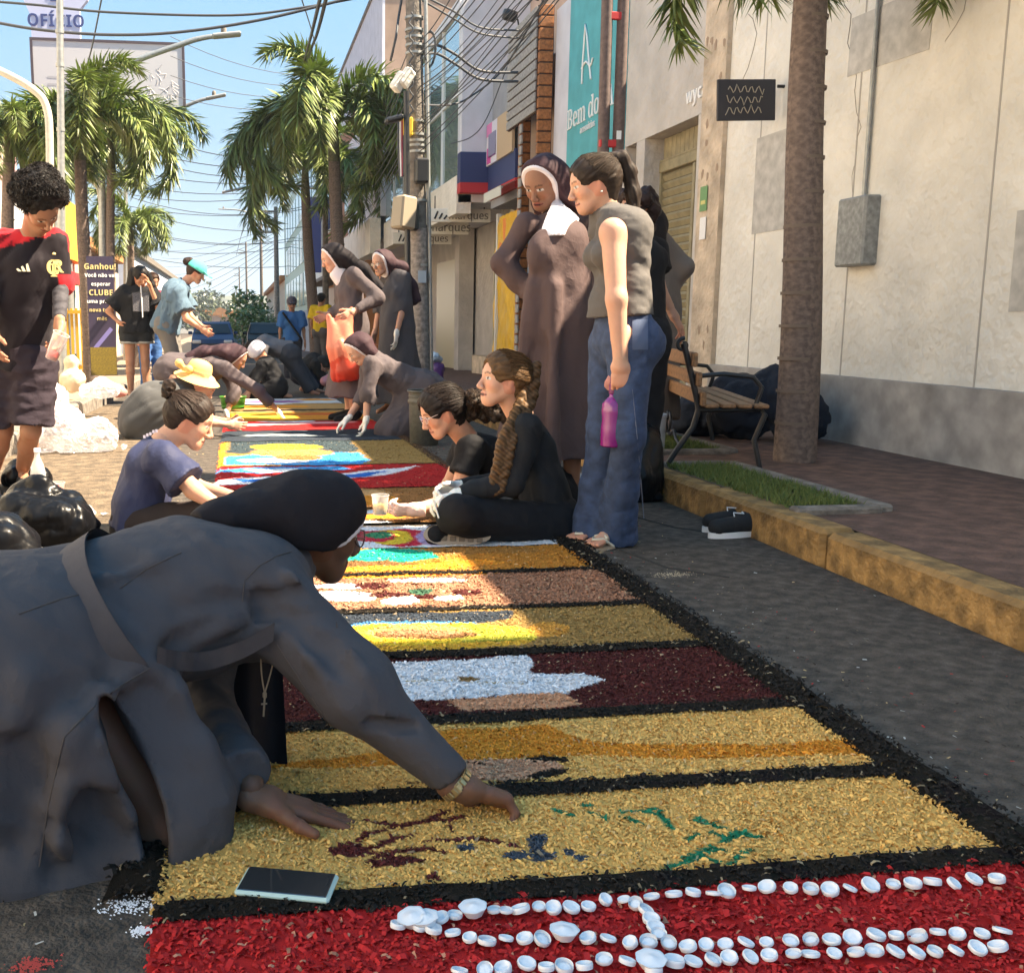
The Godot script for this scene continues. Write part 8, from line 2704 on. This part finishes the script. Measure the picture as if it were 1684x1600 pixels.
		J.ws = J.ch.lerp(J.pv, .5)
		for e in ["L", "R"]:
			J["h" + e] = J.pv + V(0, -.02, .09 if e == "L" else -.09)
			J["t" + e] = J["a" + e] + V(.1, -.02, 0)
		t = person_root(lab, J)
		body(t, J, TAN, .028, .012, {"loose": ["L", "R"]})
		sdf("top", [top(J, .022, 1.8, {"r": .03, "fold": .02, "seed": 80 + q})], [M.black_cloth, cloth("pale_grey_top", L(.17, .16, .17)), M.black_cloth][q], t)
		sdf("trousers", [pants(J, .022, 1.95, {"r": .035, "th": 1.1})], [M.black_cloth, cloth("slate_jeans", L(.045, .05, .065)), cloth("navy_trousers", L(.02, .022, .04))][q], t)
		if q == 0:
			bs = hbasis(J)
			var wc := thing("cap", "white cap on the kneeling person in black", "cap", J.hd)
			var f := Field.new(.014)
			f.c(J.hd + bs * V(0, .04, -.03), J.hd + bs * V(0, .045, .01), .112, .108, .02)
			f.cut(J.hd + bs * V(0, .01, 0), bs * V(0, -1, 0))
			sdf("cap_shell", [f], M.linen, wc)
		else: sdf("hair", [hair_cap(J, .014, {"col": Color(.05, .035, .03), "freq": 20.0})], M.hair, t)

func people_far():
	for q in [[480, 490, 20.5, 1.70, .0, "man in blue shirt and cap with a bag strap walking up the street", L(.04, .13, .34), L(.03, .03, .04)], [528, 482, 22.5, 1.66, 2.6, "person in yellow t-shirt seen from behind by the palm trunk", L(.62, .42, .02), L(.10, .09, .09)]]:
		var d: float = q[2]
		var hy: float = at(q[0], q[1], d).y
		var p := at(q[0], q[1] + 60, d)
		var J := standing(V(p.x, hy - q[3] * 1.0, p.z), q[3], q[4])
		var t := person_root(q[5], J)
		body(t, J, TAN * Color(.8, .75, .7), .03, .014, {"loose": ["L", "R"]})
		sdf("shirt", [top(J, .025, .8, {"r": .035, "short": -.3, "cuff": .02, "fold": .02})], cloth("shirt%d" % q[0], q[6]), t)
		sdf("trousers", [pants(J, .025, 1.95, {"r": .025})], cloth("trousers%d" % q[0], q[7]), t)
		sdf("hair", [hair_cap(J, .015, {"col": Color(.04, .035, .035) if q[0] > 500 else Color(.10, .09, .10), "freq": 20.0})], M.hair, t)
		if q[0] < 500:
			mi("bag_strap", B.new().tube([J.sR + V(0, .05, .1) - t.position, J.ch + V(0, -.1, .20) - t.position, J.hL + V(.08, .05, .16) - t.position], .022, .022, 6).mesh(), M.black_cloth, t)
			var cf := Field.new(.016)
			var bs := hbasis(J)
			cf.c(J.hd + bs * V(0, .05, -.03), J.hd + bs * V(0, .05, .02), .104, .1, .02)
			cf.c(J.hd + bs * V(0, .05, .09), J.hd + bs * V(0, .03, .16), .06, .05, .01, bs.y, .25)
			sdf("cap", [cf], cloth("cap_grey", L(.10, .09, .11)), t)
	# behind the woman in jeans: black t-shirt and a nun with arm akimbo
	var d := 5.5
	var J := standing(gr(1030, 812) * V(1, 0, 1) + V(0, 0, 0), 1.62, 2.5)
	J.hd = at(1046, 352, d)
	J.nk = at(1050, 392, d)
	J.sR = at(1078, 412, d)
	J.eR = at(1082, 470, d - .05)
	J.wR = at(1106, 515, d - .08)
	J.sL = at(1022, 412, d + .1)
	var t := person_root("person in black t-shirt with curly dark hair standing behind the woman in jeans", J)
	body(t, J, TAN, .016, .007, {"loose": ["L", "R"]})
	sdf("black_tshirt", [top(J, .014, .6, {"r": .022, "cuff": .012, "seed": 91})], M.black_cloth, t)
	sdf("black_trousers", [pants(J, .015, 1.95, {"r": .02})], M.black_cloth, t)
	var hf := Field.new(.010)
	var rng := RandomNumberGenerator.new()
	rng.seed = 8
	for i in 26: hf.ball(J.hd + V(rng.randf_range(-.08, .08), rng.randf_range(-.10, .11), rng.randf_range(-.03, .11)), rng.randf_range(.03, .05), .015)
	hf.bump(.012, 28.0, 5)
	hf.tint = func(_p: Vector3, _n: Vector3) -> Color: return Color(.10, .055, .05)
	sdf("curly_hair", [hf], M.hair, t)
	d = 6.4
	J = standing(V(at(1064, 600, d).x, .13, -d), 1.64, 2.9)
	J.eR = at(1126, 440, d - .05)
	J.wR = at(1092, 478, d + .05)
	J.sR = at(1094, 410, d)
	J.hd = at(1062, 372, d)
	J.hf = V(-.4, -.2, -.9)
	t = person_root("nun in taupe habit with arm akimbo half hidden before the roller shutter", J)
	body(t, J, FAIR, .018, .009, {"loose": ["R"]})
	sdf("habit", [robe(J, .016, .15, .19, {"seed": 93})], mat("habit_taupe", L(.14, .115, .10), .8, {"rim": .2}), t)
	veil(t, J, .012, M.veil_dark, [at(1068, 385, d - .12), at(1074, 405, d - .14)], {"r0": .10, "r1": .10})


# ---------------------------------------------------------------- helpers
class Field:
	# a smooth union of tapered capsules on a grid, meshed as surface nets
	var pr := []
	var cuts := []
	var bumps := []
	var cell := 0.02
	var tint = null
	var g := PackedFloat32Array()
	var glo: Vector3
	var gn: Vector3i
	func _init(c := 0.02): cell = c
	func c(a: Vector3, b: Vector3, ra: float, rb: float, k := 0.03, w := Vector3.ZERO, s := 1.0, flat := 0) -> Field:
		pr.append([a, b, ra, rb, k, w, s, flat, false])
		return self
	func ball(a: Vector3, r: float, k := 0.03, w := Vector3.ZERO, s := 1.0) -> Field:
		pr.append([a, a + Vector3(0, 0.0005, 0), r, r, k, w, s, 0, false])
		return self
	func carve(a: Vector3, b: Vector3, ra: float, rb: float, k := 0.02) -> Field:
		pr.append([a, b, ra, rb, k, Vector3.ZERO, 1.0, 0, true])
		return self
	func path(pts: Array, r0: float, r1: float, k := 0.03, w := Vector3.ZERO, s := 1.0) -> Field:
		var n := pts.size() - 1
		for i in n:
			pr.append([pts[i], pts[i + 1], lerpf(r0, r1, float(i) / n), lerpf(r0, r1, float(i + 1) / n), k, w, s, 0, false])
		return self
	func cut(p: Vector3, n: Vector3) -> Field:
		cuts.append([p, n.normalized()])
		return self
	func bump(amp: float, freq: float, seed_: int, along := Vector3.ZERO, stretch := 4.0, ridged := false) -> Field:
		var n := FastNoiseLite.new()
		n.noise_type = FastNoiseLite.TYPE_SIMPLEX_SMOOTH
		n.fractal_type = FastNoiseLite.FRACTAL_RIDGED if ridged else FastNoiseLite.FRACTAL_FBM
		n.fractal_octaves = 2
		n.seed = seed_
		n.frequency = freq
		bumps.append([n, amp, along.normalized() * (1.0 - 1.0 / stretch) if along != Vector3.ZERO else Vector3.ZERO, along.normalized()])
		return self
	func run() -> Array:
		var lo := Vector3(1e9, 1e9, 1e9)
		var hi := -lo
		for p in pr:
			if p[8]: continue
			var e: float = maxf(p[2], p[3]) * maxf(p[6], 1.0)
			var ev := Vector3(e, e, e)
			lo = lo.min(p[0] - ev).min(p[1] - ev)
			hi = hi.max(p[0] + ev).max(p[1] + ev)
		var pad := cell * 2.5
		for b in bumps: pad += b[1]
		lo -= Vector3(pad, pad, pad)
		hi += Vector3(pad, pad, pad)
		var nx := int((hi.x - lo.x) / cell) + 2
		var ny := int((hi.y - lo.y) / cell) + 2
		var nz := int((hi.z - lo.z) / cell) + 2
		var nxy := nx * ny
		var f := PackedFloat32Array()
		f.resize(nxy * nz)
		f.fill(1.0)
		for p in pr:
			var a: Vector3 = p[0]
			var b: Vector3 = p[1]
			var ra: float = p[2]
			var rd: float = p[3] - ra
			var k: float = p[4]
			var w: Vector3 = p[5].normalized()
			var s: float = p[6]
			var wk := 1.0 - 1.0 / s
			var squash: bool = s != 1.0
			var flat: int = p[7]
			var ba := b - a
			var ll := maxf(ba.length_squared(), 1e-9)
			var ln := sqrt(ll)
			var inv := 1.0 / ll
			var e: float = maxf(p[2], p[3]) * maxf(s, 1.0) + k + cell * 2.0
			var ev := Vector3(e, e, e)
			var m0 := ((a.min(b) - ev - lo) / cell).max(Vector3.ZERO)
			var m1 := ((a.max(b) + ev - lo) / cell).min(Vector3(nx - 1, ny - 1, nz - 1))
			var x0 := int(m0.x)
			var x1 := int(m1.x) + 1
			var neg: bool = p[8]
			var ik := 1.0 / maxf(k, 1e-5)
			var k4 := k * 0.25
			for z in range(int(m0.z), int(m1.z) + 1):
				for y in range(int(m0.y), int(m1.y) + 1):
					var i := x0 + y * nx + z * nxy
					var q := Vector3(lo.x + x0 * cell, lo.y + y * cell, lo.z + z * cell) - a
					for x in range(x0, x1):
						var t := q.dot(ba) * inv
						var tc := clampf(t, 0.0, 1.0)
						var v := q - ba * tc
						if squash: v -= w * (v.dot(w) * wk)
						var d := v.length() - ra - rd * tc
						if flat:
							if flat & 1: d = maxf(d, (t - 1.0) * ln)
							if flat & 2: d = maxf(d, -t * ln)
						var o := f[i]
						if neg:
							d = -d
							var h := maxf(k - absf(o - d), 0.0) * ik
							f[i] = maxf(o, d) + h * h * k4
						elif d < o + k:
							var h := maxf(k - absf(o - d), 0.0) * ik
							f[i] = minf(o, d) - h * h * k4
						i += 1
						q.x += cell
		if bumps.size():
			var reach := cell * 2.0
			for b in bumps: reach += b[1]
			for z in nz:
				for y in ny:
					var i := y * nx + z * nxy
					for x in nx:
						if absf(f[i]) < reach:
							var q := lo + Vector3(x, y, z) * cell
							for b in bumps:
								var u: Vector3 = q - b[2] * q.dot(b[3])
								f[i] += b[1] * b[0].get_noise_3dv(u)
						i += 1
		for cu in cuts:
			var n: Vector3 = cu[1]
			var dn := n.x * cell
			for z in nz:
				for y in ny:
					var i := y * nx + z * nxy
					var d := n.dot(lo + Vector3(0, y, z) * cell - cu[0])
					for x in nx:
						if d > f[i]: f[i] = d
						d += dn
						i += 1
		g = f
		glo = lo
		gn = Vector3i(nx, ny, nz)
		# surface nets
		var at := PackedInt32Array()
		at.resize(nxy * nz)
		var vs := PackedVector3Array()
		var ns := PackedVector3Array()
		var ix := PackedInt32Array()
		var far := cell * 3.0
		for z in nz - 1:
			for y in ny - 1:
				var i := y * nx + z * nxy - 1
				for x in nx - 1:
					i += 1
					var a := f[i]
					if a > far or a < -far: continue
					var b := f[i + 1]
					var c2 := f[i + nx]
					var d := f[i + nx + 1]
					var e := f[i + nxy]
					var g := f[i + nxy + 1]
					var h := f[i + nxy + nx]
					var j := f[i + nxy + nx + 1]
					var cnt := int(a < 0.0) + int(b < 0.0) + int(c2 < 0.0) + int(d < 0.0) + int(e < 0.0) + int(g < 0.0) + int(h < 0.0) + int(j < 0.0)
					if cnt == 0 or cnt == 8: continue
					var sum := Vector3.ZERO
					var n := 0
					if (a < 0.0) != (b < 0.0): sum += Vector3(a / (a - b), 0, 0); n += 1
					if (c2 < 0.0) != (d < 0.0): sum += Vector3(c2 / (c2 - d), 1, 0); n += 1
					if (e < 0.0) != (g < 0.0): sum += Vector3(e / (e - g), 0, 1); n += 1
					if (h < 0.0) != (j < 0.0): sum += Vector3(h / (h - j), 1, 1); n += 1
					if (a < 0.0) != (c2 < 0.0): sum += Vector3(0, a / (a - c2), 0); n += 1
					if (b < 0.0) != (d < 0.0): sum += Vector3(1, b / (b - d), 0); n += 1
					if (e < 0.0) != (h < 0.0): sum += Vector3(0, e / (e - h), 1); n += 1
					if (g < 0.0) != (j < 0.0): sum += Vector3(1, g / (g - j), 1); n += 1
					if (a < 0.0) != (e < 0.0): sum += Vector3(0, 0, a / (a - e)); n += 1
					if (b < 0.0) != (g < 0.0): sum += Vector3(1, 0, b / (b - g)); n += 1
					if (c2 < 0.0) != (h < 0.0): sum += Vector3(0, 1, c2 / (c2 - h)); n += 1
					if (d < 0.0) != (j < 0.0): sum += Vector3(1, 1, d / (d - j)); n += 1
					vs.append(lo + (Vector3(x, y, z) + sum / n) * cell)
					ns.append(Vector3(b + d + g + j - a - c2 - e - h, c2 + d + h + j - a - b - e - g, e + g + h + j - a - b - c2 - d).normalized())
					at[i] = vs.size()
					if x > 0 and y > 0 and z > 0:
						if (a < 0.0) != (b < 0.0): _quad(ix, at, i - nx, i, i - nxy, i - nx - nxy, a < 0.0)
						if (a < 0.0) != (c2 < 0.0): _quad(ix, at, i - nxy, i, i - 1, i - 1 - nxy, a < 0.0)
						if (a < 0.0) != (e < 0.0): _quad(ix, at, i - 1, i, i - nx, i - nx - 1, a < 0.0)
		var cs := PackedColorArray()
		if tint:
			cs.resize(vs.size())
			for i in vs.size(): cs[i] = tint.call(vs[i], ns[i])
		return [vs, ns, ix, cs]
	func val(p: Vector3) -> float:
		var q := (p - glo) / cell
		var x := int(floor(q.x))
		var y := int(floor(q.y))
		var z := int(floor(q.z))
		if x < 0 or y < 0 or z < 0 or x >= gn.x - 1 or y >= gn.y - 1 or z >= gn.z - 1: return 1.0
		var t := q - Vector3(x, y, z)
		var i := x + y * gn.x + z * gn.x * gn.y
		var nxy := gn.x * gn.y
		var a := lerpf(lerpf(g[i], g[i + 1], t.x), lerpf(g[i + gn.x], g[i + gn.x + 1], t.x), t.y)
		var b := lerpf(lerpf(g[i + nxy], g[i + nxy + 1], t.x), lerpf(g[i + nxy + gn.x], g[i + nxy + gn.x + 1], t.x), t.y)
		return lerpf(a, b, t.z)
	func hit(from: Vector3, dir: Vector3, off := 0.0, most := 1.2) -> Vector3:   # where a ray meets the surface, off metres before it
		var d := dir.normalized()
		var t := 0.0
		while t < most:
			var v := val(from + d * t) - off
			if v < 0.0: break
			t += clampf(v * .5, .0015, .02)
		return from + d * t
	func _quad(ix: PackedInt32Array, at: PackedInt32Array, a: int, b: int, c3: int, d: int, out: bool) -> void:
		var A := at[a] - 1
		var B := at[b] - 1
		var C := at[c3] - 1
		var D := at[d] - 1
		if A < 0 or B < 0 or C < 0 or D < 0: return
		if out: ix.append_array([A, B, C, A, C, D])
		else: ix.append_array([A, C, B, A, D, C])
